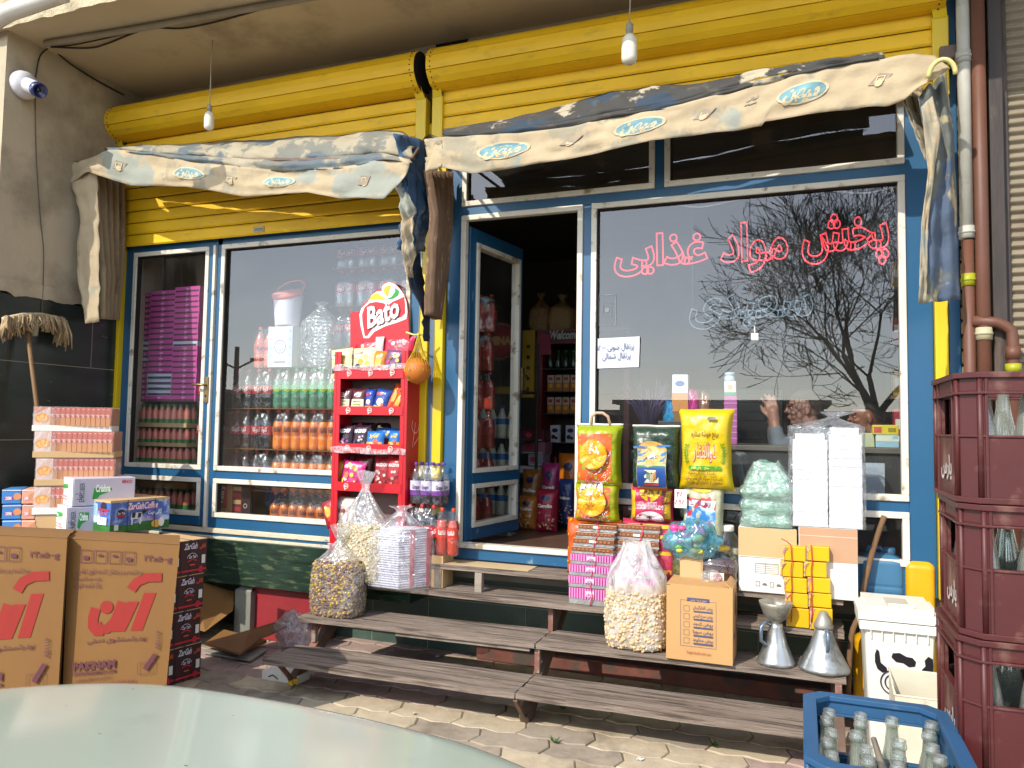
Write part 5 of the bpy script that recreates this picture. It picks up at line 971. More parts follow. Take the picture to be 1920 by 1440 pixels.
def nutbag(label,c,W,D_,H,fill,nut,count,size,seed,cols,sc=(1,.7,.7),neck=.16,top=.28,base='7a6a50',film_=None,opn=0):
    t=thing('nut_bag',label,'nut bag',c,group='clear plastic bags of nuts'); fn=sackfn(c,W,D_,H,neck,top,seed,opn=opn)
    m=MB(); m.grid(lambda u,v:(lambda p:Vector((c[0]+(p.x-c[0])*.93,c[1]+(p.y-c[1])*.93,p.z)))(fn(u,v*fill)),28,10,mat('nut_core_'+base,base,r=.9,var=.4,vs=60,bump=.8,bs=80),closeu=True)
    p0=[fn(i/28,fill) for i in range(28)]; m.add([Vector((c[0]+(p.x-c[0])*.93,c[1]+(p.y-c[1])*.93,p.z)) for p in p0],[tuple(range(28))],mat('nut_core_'+base,base)); m.build('filling',t)
    m=MB(); r2=random.Random(seed)
    for i in range(count):
        topn=r2.random()<.10
        if topn: u,v=r2.random(),fill*.985; p=fn(u,v); k=math.sqrt(r2.random()); p=Vector((c[0]+(p.x-c[0])*k,c[1]+(p.y-c[1])*k,p.z+size*.3))
        else:
            u=r2.random(); u=(.5+r2.random()*.5) if r2.random()<.6 else (r2.random()*.12 if r2.random()<.5 else u); v=r2.random()**.9*fill; p=fn(u,v); p=Vector((c[0]+(p.x-c[0])*.94,c[1]+(p.y-c[1])*.94,p.z))
        s_=size*r2.uniform(.8,1.15); M=Matrix.Translation(p)@Matrix.Rotation(r2.uniform(0,6.3),4,'Z')@Matrix.Rotation(r2.uniform(0,3.1),4,'X')@Matrix.Rotation(r2.uniform(0,3.1),4,'Y'); mt=cols[int(r2.random()**1.3*len(cols))]
        if nut=='peanut': m.ball((-s_*.55,0,0),s_*.62,mt,7,5,M=M); m.ball((s_*.5,0,0),s_*.56,mt,7,5,M=M)
        else: m.ball((0,0,0),s_,mt,7,5,sc=sc,M=M)
    tag(m.build('nuts',t),kind='stuff')
    m=MB(); m.grid(fn,64,44,film_ or film('nut_bag_film',(.92,.94,.95),op=.55,milky=.2,bs=22,str_=.7),closeu=True); m.build('plastic_skin',t)
    return t
NT=lambda k,h,v=.2: mat('nut_'+k,h,r=.65,var=v,vs=30,bump=.3,bs=150)
nutbag('clear bag of mixed brown and yellow seeds at the left end of the second step',(-.61,-.375,-.395),.325,.20,at(640,995,Y=-.375).z+.395+.03,.60,'seed',1700,.0125,3,[NT('b','6e5246'),NT('b2','8a6f5c'),NT('y','b5982e'),NT('b3','57403a'),NT('c','a58c68')],base='7a6448')
nutbag('tied clear bag of pistachios standing in front of the rack',(-.50,-.275,-.20),.34,.15,at(705,890,Y=-.275).z+.20+.02,.50,'pist',1000,.0115,5,[NT('p','c4b490'),NT('p2','b0a07c'),NT('p3','d4c8a8')],sc=(1,.75,.7),base='bda884',neck=.15,top=.33)
q=at(1195,1225,Z=-.395); nutbag('open topped clear bag of peanuts in shells beside the tan carton',(1.215,-.30,-.39),.31,.23,at(1200,1020,Y=-.30).z+.40,.53,'peanut',1150,.0150,9,[NT('n','c9ae84'),NT('n2','b99c72'),NT('n3','d8c29c')],base='b89c70',neck=.30,top=.16,opn=1,film_=film('peanut_film',(.92,.93,.93),op=.6,milky=.62,bs=14,str_=.9))
# bag of folded white sheets with a red stripe
X0,X1,z0,z1=pbox(687,798,960,1110,-.31)
t=thing('sheet_bag','clear bag of folded white sheets with a red stripe on the third step','bag',((X0+X1)/2,-.31,-.222))
m=MB(); SW=mat('white_sheets','cfcfdc',r=.8,var=.08,vs=20,bump=.3,bs=60); n=26; hz=(.13+.222)/n*1.02; zb0=-.222
sx0,sx1=X0+.02,X1-.02
for k in range(n):
    a=rnd.uniform(-.006,.006); b_=rnd.uniform(-.006,.006); z=zb0+.002+k*hz; yf=-.33+rnd.uniform(-.006,.004); sl=.10
    m.hexa([(sx0+a,yf,z),(sx0+(sx1-sx0)*.62+b_,yf-.015,z),(sx1+b_,-.16,z),(sx0+a+.05,-.15,z),(sx0+a,yf,z+hz*.8),(sx0+(sx1-sx0)*.62+b_,yf-.015,z+hz*.8),(sx1+b_,-.16,z+hz*.8),(sx0+a+.05,-.15,z+hz*.8)],SW)
m.build('sheets',t,bevel=.004)
m=MB(); mx_=sx0+(sx1-sx0)*.62
for k0,w in ((.30,.12),(.78,.10)):
    p0=Vector((mx_,-.345,0)).lerp(Vector((sx1,-.16,0)),k0); p1=Vector((mx_,-.345,0)).lerp(Vector((sx1,-.16,0)),k0+w); nn=Vector((.75,-.66,0))*.012
    m.hexa([p0+nn+Vector((0,0,zb0+.01)),p1+nn+Vector((0,0,zb0+.01)),p1+Vector((0,0,zb0+.01)),p0+Vector((0,0,zb0+.01)),p0+nn+Vector((0,0,.13)),p1+nn+Vector((0,0,.13)),p1+Vector((0,0,.13)),p0+Vector((0,0,.13))],ink('a8404e',.7))
m.build('red_stripe',t)
m=MB(); f0=sackfn(((X0+X1)/2,-.25,zb0),X1-X0+.0,.24,z1-zb0+.03,.04,.30,11,.01); m.grid(f0,60,36,film('sheet_film',(.94,.95,.97),op=.6,milky=.16,bs=18,str_=.9),closeu=True); m.build('plastic_skin',t)
# ================================================================ rice sacks
def sack(label,px0,px1,py0,py1,Y,col,art,T=.17,seed=0,handle=None,ears=.0,group='printed rice sacks in three columns',z0=None,slump=0,side_='',cat='rice sack',tuckb=0):
    X0,X1,za,zb=pbox(px0,px1,py1,py0,Y); W=X1-X0; H=zb-za; H=abs(H); zmin=min(za,zb); mb=MB(); mt=mat('sack_'+col,col,r=.33,var=.08,vs=8,bump=.35,bs=16,dist=.012)
    if z0 is not None: H=max(za,zb)-z0; zmin=z0
    def fn(u,v,s_=-1):
        e=(max(0,1-abs(2*u-1)**7))**.5*(max(0,1-abs(2*v-1)**7))**.6
        flare=1-.05*math.sin(math.pi*min(1,max(0,v)))+ears*(abs(2*v-1)**6)
        x=(u-.5)*W*flare; wr=.012*nz((u*4,v*5,seed+s_))+.006*nz((u*11,v*13,seed))
        return Vector((x+.006*nz((u*2,v*4,seed+4)),s_*(T/2*e)+wr*(e+.1),v*H+.012*H*nz((u*2.5,0,seed+7))*(1 if v>.5 else 0)))
    mb.grid(lambda u,v:fn(u,v,-1),24,28,mt); mb.grid(lambda u,v:fn(1-u,v,1),20,20,mt)
    D_=Dec(mb,lambda a_,b_,h:fn(min(1,max(0,a_)),min(1,max(0,b_)))+Vector((0,-h,0)),.0015); D_.asp=W/H
    class Q:   # print in 0..1 coordinates with true circles
        pass
    def TX(s_,u,v,size,m_,w=None,bold=.02,rot=0,shear=0):
        vv,ff=textgeo(s_,bold); xs=[p[0] for p in vv]; mid=(max(xs)+min(xs))/2; k=(w/(max(xs)-min(xs)) if w else size/W); h=D_._h(); c_,s2=math.cos(rot),math.sin(rot)
        mb.add([fn(u+((x-mid+y*shear)*k)*c_-(y*size/W)*s2,v+((x-mid)*k*W/H)*s2+y*size/H*c_)+Vector((0,-h,0)) for x,y,_ in vv],ff,m_)
    art(D_,TX,W/H); t=thing('rice_sack',label,cat,((X0+X1)/2,Y,zmin),group=group,wc=False); mb.build('sack',t)
    if handle:
        m=MB(); m.tube([(-.05*1,0,H-.01),(-.045,-.01,H+.05),(-.02,-.01,H+.07),(.02,-.01,H+.07),(.05,-.01,H+.05),(.065,0,H-.01)],.009,ink(handle)); m.build('handle',t)
    if side_=='seam':
        m=MB(); m.tube([fn(i/16,1)+Vector((0,0,.004)) for i in range(17)],.006,ink('cfc9bf')); m.build('seam',t)
    return t
RICE=mat('rice_print','ccb6bb',r=.5,var=.35,vs=60,bump=.2,bs=120,c2='a8848c',t2=(.5,.6),s2=45)
def eefa(big):
    def art(d,TX,A):
        O_=ink('c95a1c',.4); Y_=ink('d9a012',.4); W_=ink('e6dedb',.4)
        d.rect(.06,.03,.86,.86 if not big else .97,O_,8,10); d.rect(.06,.70 if not big else .6,.86,.86 if not big else .97,ink('c4562a',.4),8,3)
        d.poly([(.08,.04),(.30,.10),(.55,.24),(.70,.40),(.85,.60),(.85,.04)],RICE)
        for i in range(70):
            u=rnd.random(); v=rnd.random(); 
            if v>u*.95: u,v=v,u
            u=.12+u*.72; v=.05+v*.50
            if v<(u-.05)*.75: a_=rnd.random()*3; d.line([(u,v),(u+.03*math.cos(a_),v+.03*math.sin(a_)*A)],.007,W_)
        cv=.53 if not big else .55; d.disc(.46,cv,.33,ink('c98a1a',.4),.33*A*.98,rings=3,n=36); d.disc(.46,cv,.30,Y_,.30*A*.98,rings=3,n=30)
        if not big: TX('ایفا',.46,cv+.02,.09,W_,w=.30,bold=.05); TX('INDIA',.46,cv-.10,.02,ink('b58a3a'),w=.3); TX('EEFA',.42,.17,.03,ink('b5354a'),w=.2); TX('1121',.40,.135,.018,ink('b5354a'),w=.1); TX('Indian Basmati',.40,.10,.02,ink('b5354a'),w=.36); TX('Sella Rice',.40,.065,.02,ink('b5354a'),w=.26)
        else: TX('EEFA',.45,.74,.12,W_,w=.56,bold=.06); TX('Indian',.45,.60,.035,ink('a85a2a'),w=.2); TX('1121',.45,.50,.03,ink('a85a2a'),w=.14); TX('Basmati',.45,.41,.035,ink('a85a2a'),w=.22); TX('ایفا',.35,.12,.05,ink('b5354a'),w=.15)
    return art
def green(d,TX,A):
    for i in range(150): d.ring(rnd.uniform(.03,.97),rnd.uniform(.03,.95),.014,.004,ink('4f6a50',.5),.014*A,n=7)
    d.rect(.20,.02,.80,.66,ink('b8a878',.4),6,6); d.disc(.5,.62,.30,ink('b5914a',.4),.16,rings=3); d.rect(.21,.38,.79,.62,ink('4a7ab0',.4),6,4); d.disc(.5,.55,.20,ink('cfb068',.4),.15,rings=2); d.rect(.21,.40,.79,.46,ink('cdb36a',.4),6,1)
    d.disc(.5,.54,.07,ink('d8d0c0',.4),.06); TX('★ ۱۱۲۱ ★',.5,.49,.02,ink('5a3a4a')); d.rect(.12,.66,.40,.69,ink('3f70b0',.4),4,1); d.rect(.60,.69,.88,.72,ink('3f70b0',.4),4,1)
    d.rect(.21,.37,.79,.39,ink('2f6a4a'),6,1); d.rect(.21,.07,.79,.37,ink('1d4484',.4),6,5); d.rect(.36,.13,.64,.33,ink('cfcfb4',.4),4,4)
    for i in range(6): d.line([(.48,.15+i*.025),(.40,.19+i*.022)],.014,ink('2f5a4a')); d.line([(.52,.15+i*.025),(.60,.19+i*.022)],.014,ink('b57a3a'))
    d.line([(.5,.14),(.5,.31)],.008,ink('2f5a4a')); d.rect(.35,.09,.65,.115,ink('b03a2a'),4,1); d.rect(.2,.01,.8,.045,ink('c2522a',.4),6,1)
def yellow(d,TX,A):
    TX('برنج خوشه ستاره',.5,.66,.045,ink('6a4a1c',.4),w=.56); TX('ذوالفقار',.50,.40,.10,ink('b0402a',.4),w=.46,bold=.05); TX('ذوالفقار',.50,.402,.10,ink('d8b49a',.4),w=.46,bold=.0)
    for s_ in (-1,1):
        for i in range(7): u=.5+s_*(.34+.03*math.sin(i*.5)); v=.32+.035*i; d.poly([(u,v),(u+s_*.06,v+.035),(u+s_*.02,v+.045)],ink('4a8a1c',.4)); d.poly([(u,v),(u-s_*.04,v+.045),(u-s_*.01,v+.04)],ink('4a8a1c',.4))
    d.rect(.20,.255,.82,.30,ink('3a8a22',.4),8,1); TX('خوشپخت و خوش طعم',.5,.265,.03,ink('c8cf4a'),w=.5); TX('بسته بندی شده',.45,.20,.028,ink('7a3a1c'),w=.5); TX('تولید شده با دستگاه های تمام اتوماتیک',.48,.13,.028,ink('7a3a1c'),w=.7); TX('محصولی از شالیزارهای خوزستان',.48,.08,.028,ink('7a3a1c'),w=.66)
    for i in range(5): d.disc(.36+.07*i,.585,.014,ink('6a9a2a'),.014*A,n=8)
    d.rect(.56,.86,.72,.90,ink('6a6a5c'),3,2)
def pinkr(d,TX,A):
    d.rect(.16,.02,.84,.98,ink('a8244a',.4),8,8); d.rect(.02,.02,.15,.98,ink('c9a01a',.4),3,8); d.rect(.85,.02,.97,.98,ink('c9a01a',.4),3,8); d.disc(.5,.99,.28,ink('a8244a'),.42,a0=3.1416,a1=6.2832,rings=3); d.disc(.5,.985,.27,ink('cfae1c',.4),.40,a0=3.1416,a1=6.2832,rings=3)
    TX('ARVIN MEHR',.5,.74,.05,ink('7a5a1a'),w=.4); TX('LONG GRAIN WHITE RICE',.42,.47,.03,ink('d9c4c8'),w=.5); TX('BEST LONG GRAIN 1121 WHITE PARBOILED RICE',.5,.38,.03,ink('d9c4c8'),w=.64,bold=.04); TX('LONG GRAIN FEATHERLIGHT TREND',.91,.5,.05,ink('5a4a14'),w=1.1*A*.0+.9,rot=R(90))
    d.disc(.5,.10,.33,ink('ccb8bc',.5),.22,rings=2); 
    for i in range(7): a_=i*.9; d.line([(.5,.16),(.5+.08*math.cos(a_),.16+.07*math.sin(a_))],.02,ink('4a2a30'))
def mount(d,TX,A):
    d.rect(.10,.02,.84,.98,ink('b02a3c',.4),6,6); d.rect(.10,.70,.84,.80,ink('d8d0d4',.4),6,1); d.rect(.10,.30,.84,.70,mat('sack_sky','2f78b8',r=.4,var=.2,c2='b9d2e4',t2=(.5,.6),s2=14,bump=0),6,4); d.poly([(.10,.40),(.30,.44),(.55,.38),(.84,.42),(.84,.28),(.10,.28)],ink('3f8a2a',.4)); d.disc(.30,.47,.10,ink('b58a5a'),.04); TX('برنج دانه بلند',.47,.72,.05,ink('6a3a5a'),w=.5); d.rect(.38,.22,.66,.27,ink('33346a'),4,1); TX('محصول هند',.5,.12,.04,ink('d8c4c8'),w=.3)
    d.disc(.5,.97,.25,ink('d8b84a'),.05,a0=3.14,a1=6.28)
zr=-.077
sack('orange and lime rice sack with a paper handle, on top of the left column',1083,1166,797,912,-.11,'8f9a12',eefa(False),handle='b0907a',seed=1,side_='seam',ears=.06)
sack('orange and lime rice sack in the middle of the left column',1080,1162,905,978,-.11,'8f9a12',eefa(True),seed=2,T=.15)
sack('dark green rice sack with blue and gold panel, on top of the middle column',1186,1276,800,918,-.11,'24382c',green,seed=3,side_='seam')
sack('crimson and gold rice sack in the middle of the middle column',1184,1264,910,978,-.11,'b02850',pinkr,seed=4,T=.15)
sack('glossy yellow rice sack on top of the right column',1276,1374,767,918,-.12,'c4a80c',yellow,seed=5,ears=.10,T=.15)
sack('crimson rice sack with a mountain picture, below the yellow sack',1280,1358,912,1000,-.10,'a8a88a',mount,seed=6,T=.14,z0=.10)
sack('crumpled orange sack lying at the bottom of the left column',1064,1165,972,1050,-.10,'b8501a',lambda d,TX,A:[d.disc(rnd.random(),rnd.random(),.02,ink('c9a01a'),.02*A,n=8) for i in range(30)],seed=7,T=.16,z0=zr)
sack('crumpled pink and yellow sack lying at the bottom of the middle column',1168,1278,974,1050,-.10,'a8304c',lambda d,TX,A:[d.rect(.0,v,1,v+.06,ink('c9a01a'),8,1) for v in (.15,.45,.72,.88)],seed=8,T=.16,z0=zr)
q=at(1277,935,Y=-.19); m=MB(); m.box((q.x-.035,-.192,q.z-.05),(q.x+.03,-.190,q.z+.05),CARDW); d=Dec(m,front(q.x-.035,-.1925,q.z-.05)); d.text('۴۵',.03,.06,.04,ink('b5405a')); d.text('۸۹۵',.03,.02,.035,ink('b5405a')); one(m,'price_tag','small white price card hanging beside the mountain sack','card',loc=q)
# ================================================================ tied bundles of wafer packs on the third step
BW=mat('brown_wafer','7a4a2e',r=.3,var=.15,vs=20,bump=.1,coat=.5); PW=mat('pink_wafer','b03a86',r=.35,var=.06,bump=0,coat=.3); SI=mat('foil_silver','b8b8b8',r=.25,metal=.6,var=.2,vs=20,bump=.3,bs=60)
def bundle(label,rows,Y,xs):
    t=thing('wafer_bundle',label,'bundle',(0,Y,-.224),group='bundles of wafer packs tied with red string'); zz=[at(1110,r_[2],Y=Y).z for r_ in rows]; zb=-.224; pts=[]
    hs=[]; 
    for i,(a_,b_,py,c_) in enumerate(rows):
        X0,X1,_,z1=pbox(a_,b_,py,py,Y); hs.append((X0,X1,z1,c_))
    hs=sorted(hs,key=lambda q:q[2]); z=zb
    for i,(X0,X1,z1,c_) in enumerate(hs):
        z1=max(z1,z+.02); m=MB(); dy=rnd.uniform(-.006,.006); m.box((X0,Y+dy,z+.001),(X1,Y+.11,z+(z1-z)*.36),SI); m.box((X0,Y-.003+dy,z+(z1-z)*.36),(X1,Y+.11,z1-.001),BW if c_=='b' else PW); d=Dec(m,front(X0,Y-.0035+dy,z+(z1-z)*.36)); h=(z1-z)*.6; W=X1-X0
        if c_=='p':
            for k in range(16): d.rect(W*k/16,0,W*(k+.45)/16,h,ink('d48aba',.35))
            d.rect(W*.40,h*.2,W*.60,h*.8,ink('dcb6d0',.35)); d.text('ویفر',W*.5,h*.3,h*.5,ink('8a2a6a'),bold=.03)
        else:
            for k in range(9): d.rect(W*(.05+k*.1),h*.3,W*(.11+k*.1),h*.7,ink('9a6a48',.3))
            if i%2: d.rect(W*.40,h*.25,W*.56,h*.75,CARDW)
        m.build('wafer_pack',t,bevel=.0015); z=z1
    m=MB(); xm=(hs[0][0]+hs[0][1])/2; m.tube([Vector((xm+.012*math.sin(k*1.7)+.04*k/9,Y-.008,zb+(z-zb)*k/9)) for k in range(10)],.0028,ink('c0263c')); m.tube([(xm+.03,Y-.004,z+.003),(xm+.03,Y+.1,z+.003)],.0028,ink('c0263c')); m.build('string',t)
bundle('front bundle of wafer packs, brown above pink, leaning on the sacks',[(1067,1147,1103,'p'),(1067,1148,1081,'p'),(1068,1150,1060,'p'),(1070,1150,1040,'p'),(1072,1150,1026,'b'),(1075,1152,1010,'b'),(1080,1153,998,'b'),(1084,1156,984,'b')],-.235,0)
bundle('second bundle of wafer packs behind the peanut bag',[(1150,1230,1085,'p'),(1150,1232,1062,'p'),(1152,1232,1040,'p'),(1152,1234,1028,'b'),(1154,1236,1014,'b'),(1156,1236,998,'b'),(1158,1238,984,'b')],-.20,0)
# yellow boxes bound with red string
YB=mat('yellow_box','d3a40a',r=.4,var=.05,vs=4,bump=.02); t=thing('yellow_box_bundle','stack of ten small yellow boxes bound with red string on the third step','bundle',(2.07,-.25,-.224))
rows=[(1025,1052),(1054,1082),(1084,1111),(1113,1139),(1141,1166)]; Yb=-.26
for i,(p0,p1) in enumerate(rows):
    for c_ in range(2):
        dx=((0,-5,2,4,6)[i]); X0,X1,z0,z1=pbox(1468+c_*44+dx,1468+c_*44+43+dx,p0,p1,Yb); z0=max(z0,-.222) if i<4 else -.222
        m=MB(); m.box((X0,Yb+rnd.uniform(-.004,.004),z0),(X1,Yb+.13,z1),YB); d=Dec(m,front(X0,Yb-.005,z0)); W,H=X1-X0,z1-z0; FL=mat('floral_print','a8787a',r=.5,var=.5,vs=70,bump=0,c2='c9b04a',t2=(.5,.55),s2=60)
        d.poly([(0,H*.25),(W*.12,H*.7),(W*.25,H*.98),(0,H*.98)],FL); d.rect(0,0,W*.06,H,FL); m.build('yellow_box',t,bevel=.003)
m=MB()
for c_ in range(2):
    m.tube([at(1483+c_*38+(k%3),1022+k*16,Y=Yb-.012) for k in range(10)],.0028,ink('c0263c'))
m.tube([at(1483,1022,Y=Yb-.012),at(1475,1015,Y=Yb-.03),at(1465,1010,Y=Yb-.02)],.0025,ink('c0263c')); m.build('string',t)
# ================================================================ more goods on the steps
def jar(label,x,y,z,r,h,liq,lid,cat='jar',tag_=None,ribs=True,lidr=.85,sq=6):
    t=thing('jar',label,cat,(x,y,z),group='jars and jugs behind the tan carton'); m=MB()
    m.lathe([(r*.9,0),(r,h*.04),(r*.96,h*.2),(r,h*.24),(r*.96,h*.4),(r,h*.44),(r,h*.62),(r*.85,h*.80),(r*.5,h*.92),(r*.48,h*.95)],glassy('jar_plastic',(.9,.9,.86),refl=.1,edge=.6,rough=.04),20,(x,y,z),sq=sq); m.build('jar_body',t)
    m=MB(); m.lathe([(r*.88,.003),(r*.93,h*.1),(r*.93,h*.6),(r*.8,h*.72),(.001,h*.72)],liq,20,(x,y,z),cap=False,sq=sq); m.build('contents',t)
    m=MB(); m.lathe([(r*.52,h*.90),(r*.56,h*.91),(r*.56,h*.985),(r*.5,h),(.001,h)],lid,18,(x,y,z),cap=False); m.build('lid',t)
    if tag_:
        m=MB(); m.box((x-.035,y-r-.012,z+h*.14),(x+.035,y-r-.006,z+h*.44),CARDW); d=Dec(m,front(x-.035,y-r-.0125,z+h*.14)); d.disc(.035,h*.18,.028,ink('b0303a'),.02); d.text(tag_,.035,h*.15,.03,ink('e0d8d8'),bold=.03); m.build('label',t)
    return t
OLV=mat('olives','6b6a1c',r=.3,var=.5,vs=40,bump=.6,bs=60,c2='3a3c12',t2=(.45,.6),s2=45); JAM=mat('dark_jam','3c0d10',r=.12,var=.2,bump=0,coat=.6)
YL=ink('d0a016',.4)
q=at(1290,1100,Y=-.13); jar('olive jar with a yellow green lid behind the open carton',q.x,-.13,-.077,.085,at(1290,1050,Y=-.13).z+.077+.10,OLV,YL)
q=at(1348,1105,Y=-.17); jar('big dark red jam jug with a white tag behind the open carton',q.x,-.16,-.077,.10,at(1348,1035,Y=-.17).z+.077+.03,JAM,YL,tag_='قرمز')
q=at(1362,1000,Y=-.06); jar('clear empty water jug with a white cap beside the half white cartons',q.x,-.07,-.077,.075,at(1362,984,Y=-.07).z+.077,glassy('water',(.95,.97,.97),refl=.03,edge=.1),CARDW,sq=None)
# blue bag of sweets
q=at(1297,1012,Y=-.24); t=thing('sweets_bag','knotted blue plastic bag of wrapped sweets in front of the mountain sack','plastic bag',q)
BLF=film('blue_film',(.12,.55,.72),op=.5,milky=.42,bs=12,str_=.8)
crumple((q.x,q.y,q.z),(.135,.075,.095),BLF,21,amp=.42,flatb=False).build('blue_bag',t); m=MB(); r2=random.Random(4)
for i in range(34): m.ball((q.x+r2.uniform(-.09,.06),q.y+r2.uniform(-.045,.03),q.z+r2.uniform(-.06,.065)),r2.uniform(.018,.03),ink(('c94a8a','cfc23a','c9c9a0','6aa05a','b8408a')[i%5],.35),8,6,sc=(1,.8,.7))
m.build('sweets',t); m=MB(); m.box((q.x-.06,q.y-.01,-.077),(q.x+.06,q.y+.06,q.z-.07),CARDL); one(m,'support_carton','small carton under the blue bag of sweets','carton',loc=(q.x,q.y,-.077))
# green film bag, white napkin bag
X0,X1,z0,z1=pbox(1388,1492,860,990,-.12)
t=thing('green_bag','sack of green plastic bags in crumpled clear film on the left half white carton','plastic bag',((X0+X1)/2,-.11,ZC1))
GB=mat('green_bag_stack','6f9a86',r=.3,var=.25,vs=6,bump=.8,bs=13,dist=.03,coat=.3,c2='b9cabd',t2=(.55,.7),s2=10,sc=(1,1,2.5)); c=((X0+X1)/2,-.11,ZC1+.002); H=z1-ZC1
def gf(u,v):
    a=u*2*math.pi; ca,sa=math.cos(a),math.sin(a); q=1/((abs(ca)**4+abs(sa)**4)**.25); k=1 if v<.6 else 1-.55*((v-.6)/.4)**1.3; k*=1+.05*math.sin(v*26)*(v<.7)+.10*nz((ca*2,sa*2,v*5))
    return Vector((c[0]+ca*q*(X1-X0)/2*.95*k-.03*(v>.7)*(v-.7),c[1]+sa*q*.085*k,c[2]+v*H*.93+.03*nz((ca*1.5,sa*1.5,v*2))*v))
m=MB(); m.grid(gf,48,40,GB,closeu=True); m.add([gf(i/24,1) for i in range(24)],[tuple(range(24))],GB); m.build('folded_bags',t)
m=MB(); m.grid(lambda u,v:(lambda p:Vector((c[0]+(p.x-c[0])*1.04,c[1]+(p.y-c[1])*1.06-.003,p.z+.004)))(gf(u,v)),50,40,film('crinkle_film',(.9,.95,.94),op=.7,milky=.14,bs=26,str_=1),closeu=True); m.build('clear_film',t)
X0,X1,z0,z1=pbox(1482,1618,806,990,-.13); t=thing('napkin_bag','tall clear bag of two white napkin stacks on the right half white carton','napkin pack',((X0+X1)/2,-.12,ZC2))
NP=mat('white_napkins','cbcbcf',r=.9,var=.03,vs=9,bump=.3,bs=40,sc=(1,1,6)); xm=at(1552,890,Y=-.13).x
for a_,b_,zt_ in ((X0+.012,xm-.003,z1-.02),(xm+.003,X1-.008,z1+.012)):
    m=MB(); n=46; z=ZC2+.003; hz=(zt_-z)/n
    for k in range(n):
        e=.012 if k>n-4 else 0; j=rnd.uniform(-.0012,.0012); m.box((a_+j+e,-.20+j+e,z+k*hz),(b_+j-e,-.04,z+(k+.975)*hz),NP)
    m.build('napkin_stack',t)
m=MB(); c=((X0+X1)/2,-.12,ZC2); H=at(1560,772,Y=-.12).z-ZC2
def nf(u,v):
    a=u*2*math.pi; ca,sa=math.cos(a),math.sin(a); W=(X1-X0)*1.06
    vb=.80
    if v<vb: k=1; z=v/vb*(z1-ZC2+.02)
    else: t_=(v-vb)/.2; k=1-.93*min(1,t_*1.6)**.8 if t_<.62 else .10+.35*(t_-.62)/.38; z=(z1-ZC2+.02)+t_*(H-(z1-ZC2)-.02)
    e=7 if v<vb else 3; q=1/((abs(ca)**e+abs(sa)**e)**(1/e)); w=1+.03*nz((ca*3,sa*3,v*6))+(.10*math.sin(a*8) if v>vb else 0)
    return Vector((c[0]+ca*q*W/2*k*w+(.06*(v-vb)/.2 if v>vb else 0),c[1]+sa*q*.092*max(k,.12)*w,c[2]+z))
m.grid(nf,64,44,film('napkin_film',(.95,.96,.97),op=.55,milky=.12,bs=16,str_=.9),closeu=True); m.build('plastic_skin',t)
# funnels
TIN=mat('galvanised_tin','a9acac',r=.32,metal=.75,var=.25,vs=9,bump=.12,bs=14,c2='7c7f7e',t2=(.5,.62),s2=12,dist=.01)
TIN2=mat('dull_tin','9a978c',r=.45,metal=.5,var=.2,vs=9,bump=.2,bs=14,c2='6f6a5f',t2=(.5,.62),s2=12)
for k,(px,w,pt,pm,lab) in enumerate(((1455,72,1130,1170,'tin oil can with an upturned funnel bowl on top, on the second step'),(1545,98,1148,1180,'wide cone shaped tin oil can with a closed top on the second step'))):
    base=at(px,(1251,1260)[k],Y=-.33); X0,X1,_,_2=pbox(px-w/2,px+w/2,1240,1250,-.33); r=(X1-X0)/2; zb=-.397; zt_=at(px,pm,Y=-.33).z; zz=at(px,pt,Y=-.33).z; c=(base.x,-.31,zb); t=thing('oil_can',lab,'oil can',c,group='tin oil cans on the second step')
    m=MB(); H=zt_-zb; m.lathe([(r,0),(r*1.01,.012),(r*.98,.02),(r*.62,H*.5),(r*.36,H*.9),(r*.36,H)],TIN,28,c); m.build('cone',t)
    m=MB()
    if k==0: HR=at(px,1130,Y=-.33).z-zb; R_=(at(px+31,1140,Y=-.33).x-at(px-31,1140,Y=-.33).x)/2; m.lathe([(.02,H*.98),(.03,H+.01),(R_*.75,H+.035),(R_*.98,HR-.02),(R_*1.06,HR),(R_*1.0,HR+.002),(R_*.9,HR-.02),(R_*.5,H+.05),(.02,H+.02)],TIN2,28,c,cap=False)
    else: m.lathe([(r*.37,H),(r*.40,H+.012),(r*.34,H+.03),(r*.15,zz-zb),(.004,zz-zb+.003)],TIN2,24,c)
    m.build('funnel_bowl' if k==0 else 'top_cap',t)
    m=MB(); hx_=c[0]+(-.03 if k==0 else .02); yy=-.31-.0; s_=-1 if k==0 else .2
    m.tube([(c[0]+s_*r*.45,yy-r*.4,zb+H*.45),(c[0]+s_*r*.75-.0,yy-r*.5-.03,zb+H*.62),(c[0]+s_*r*.75,yy-r*.5-.03,zb+H*.95),(c[0]+s_*r*.55,yy-r*.4-.02,zb+H*1.06),(c[0]+s_*r*.3,yy-r*.3,zb+H*1.0)],.009,mat('blue_grey_tin','6f7f90',r=.35,metal=.6,var=.15),8); m.build('handle',t)
# wooden stick
tubepx('wooden_stick',[(1658,968,dict(Y=-.02)),(1640,1020,dict(Y=-.06)),(1622,1090,dict(Y=-.10)),(1612,1150,dict(Y=-.14)),(1596,1195,dict(Y=-.17)),(1590,1300,dict(Y=-.2))],.014,mat('bark','6e5238',r=.9,var=.3,vs=12,bump=.6,bs=40),'crooked wooden stick leaning between the cartons and the blue jerry can','stick')
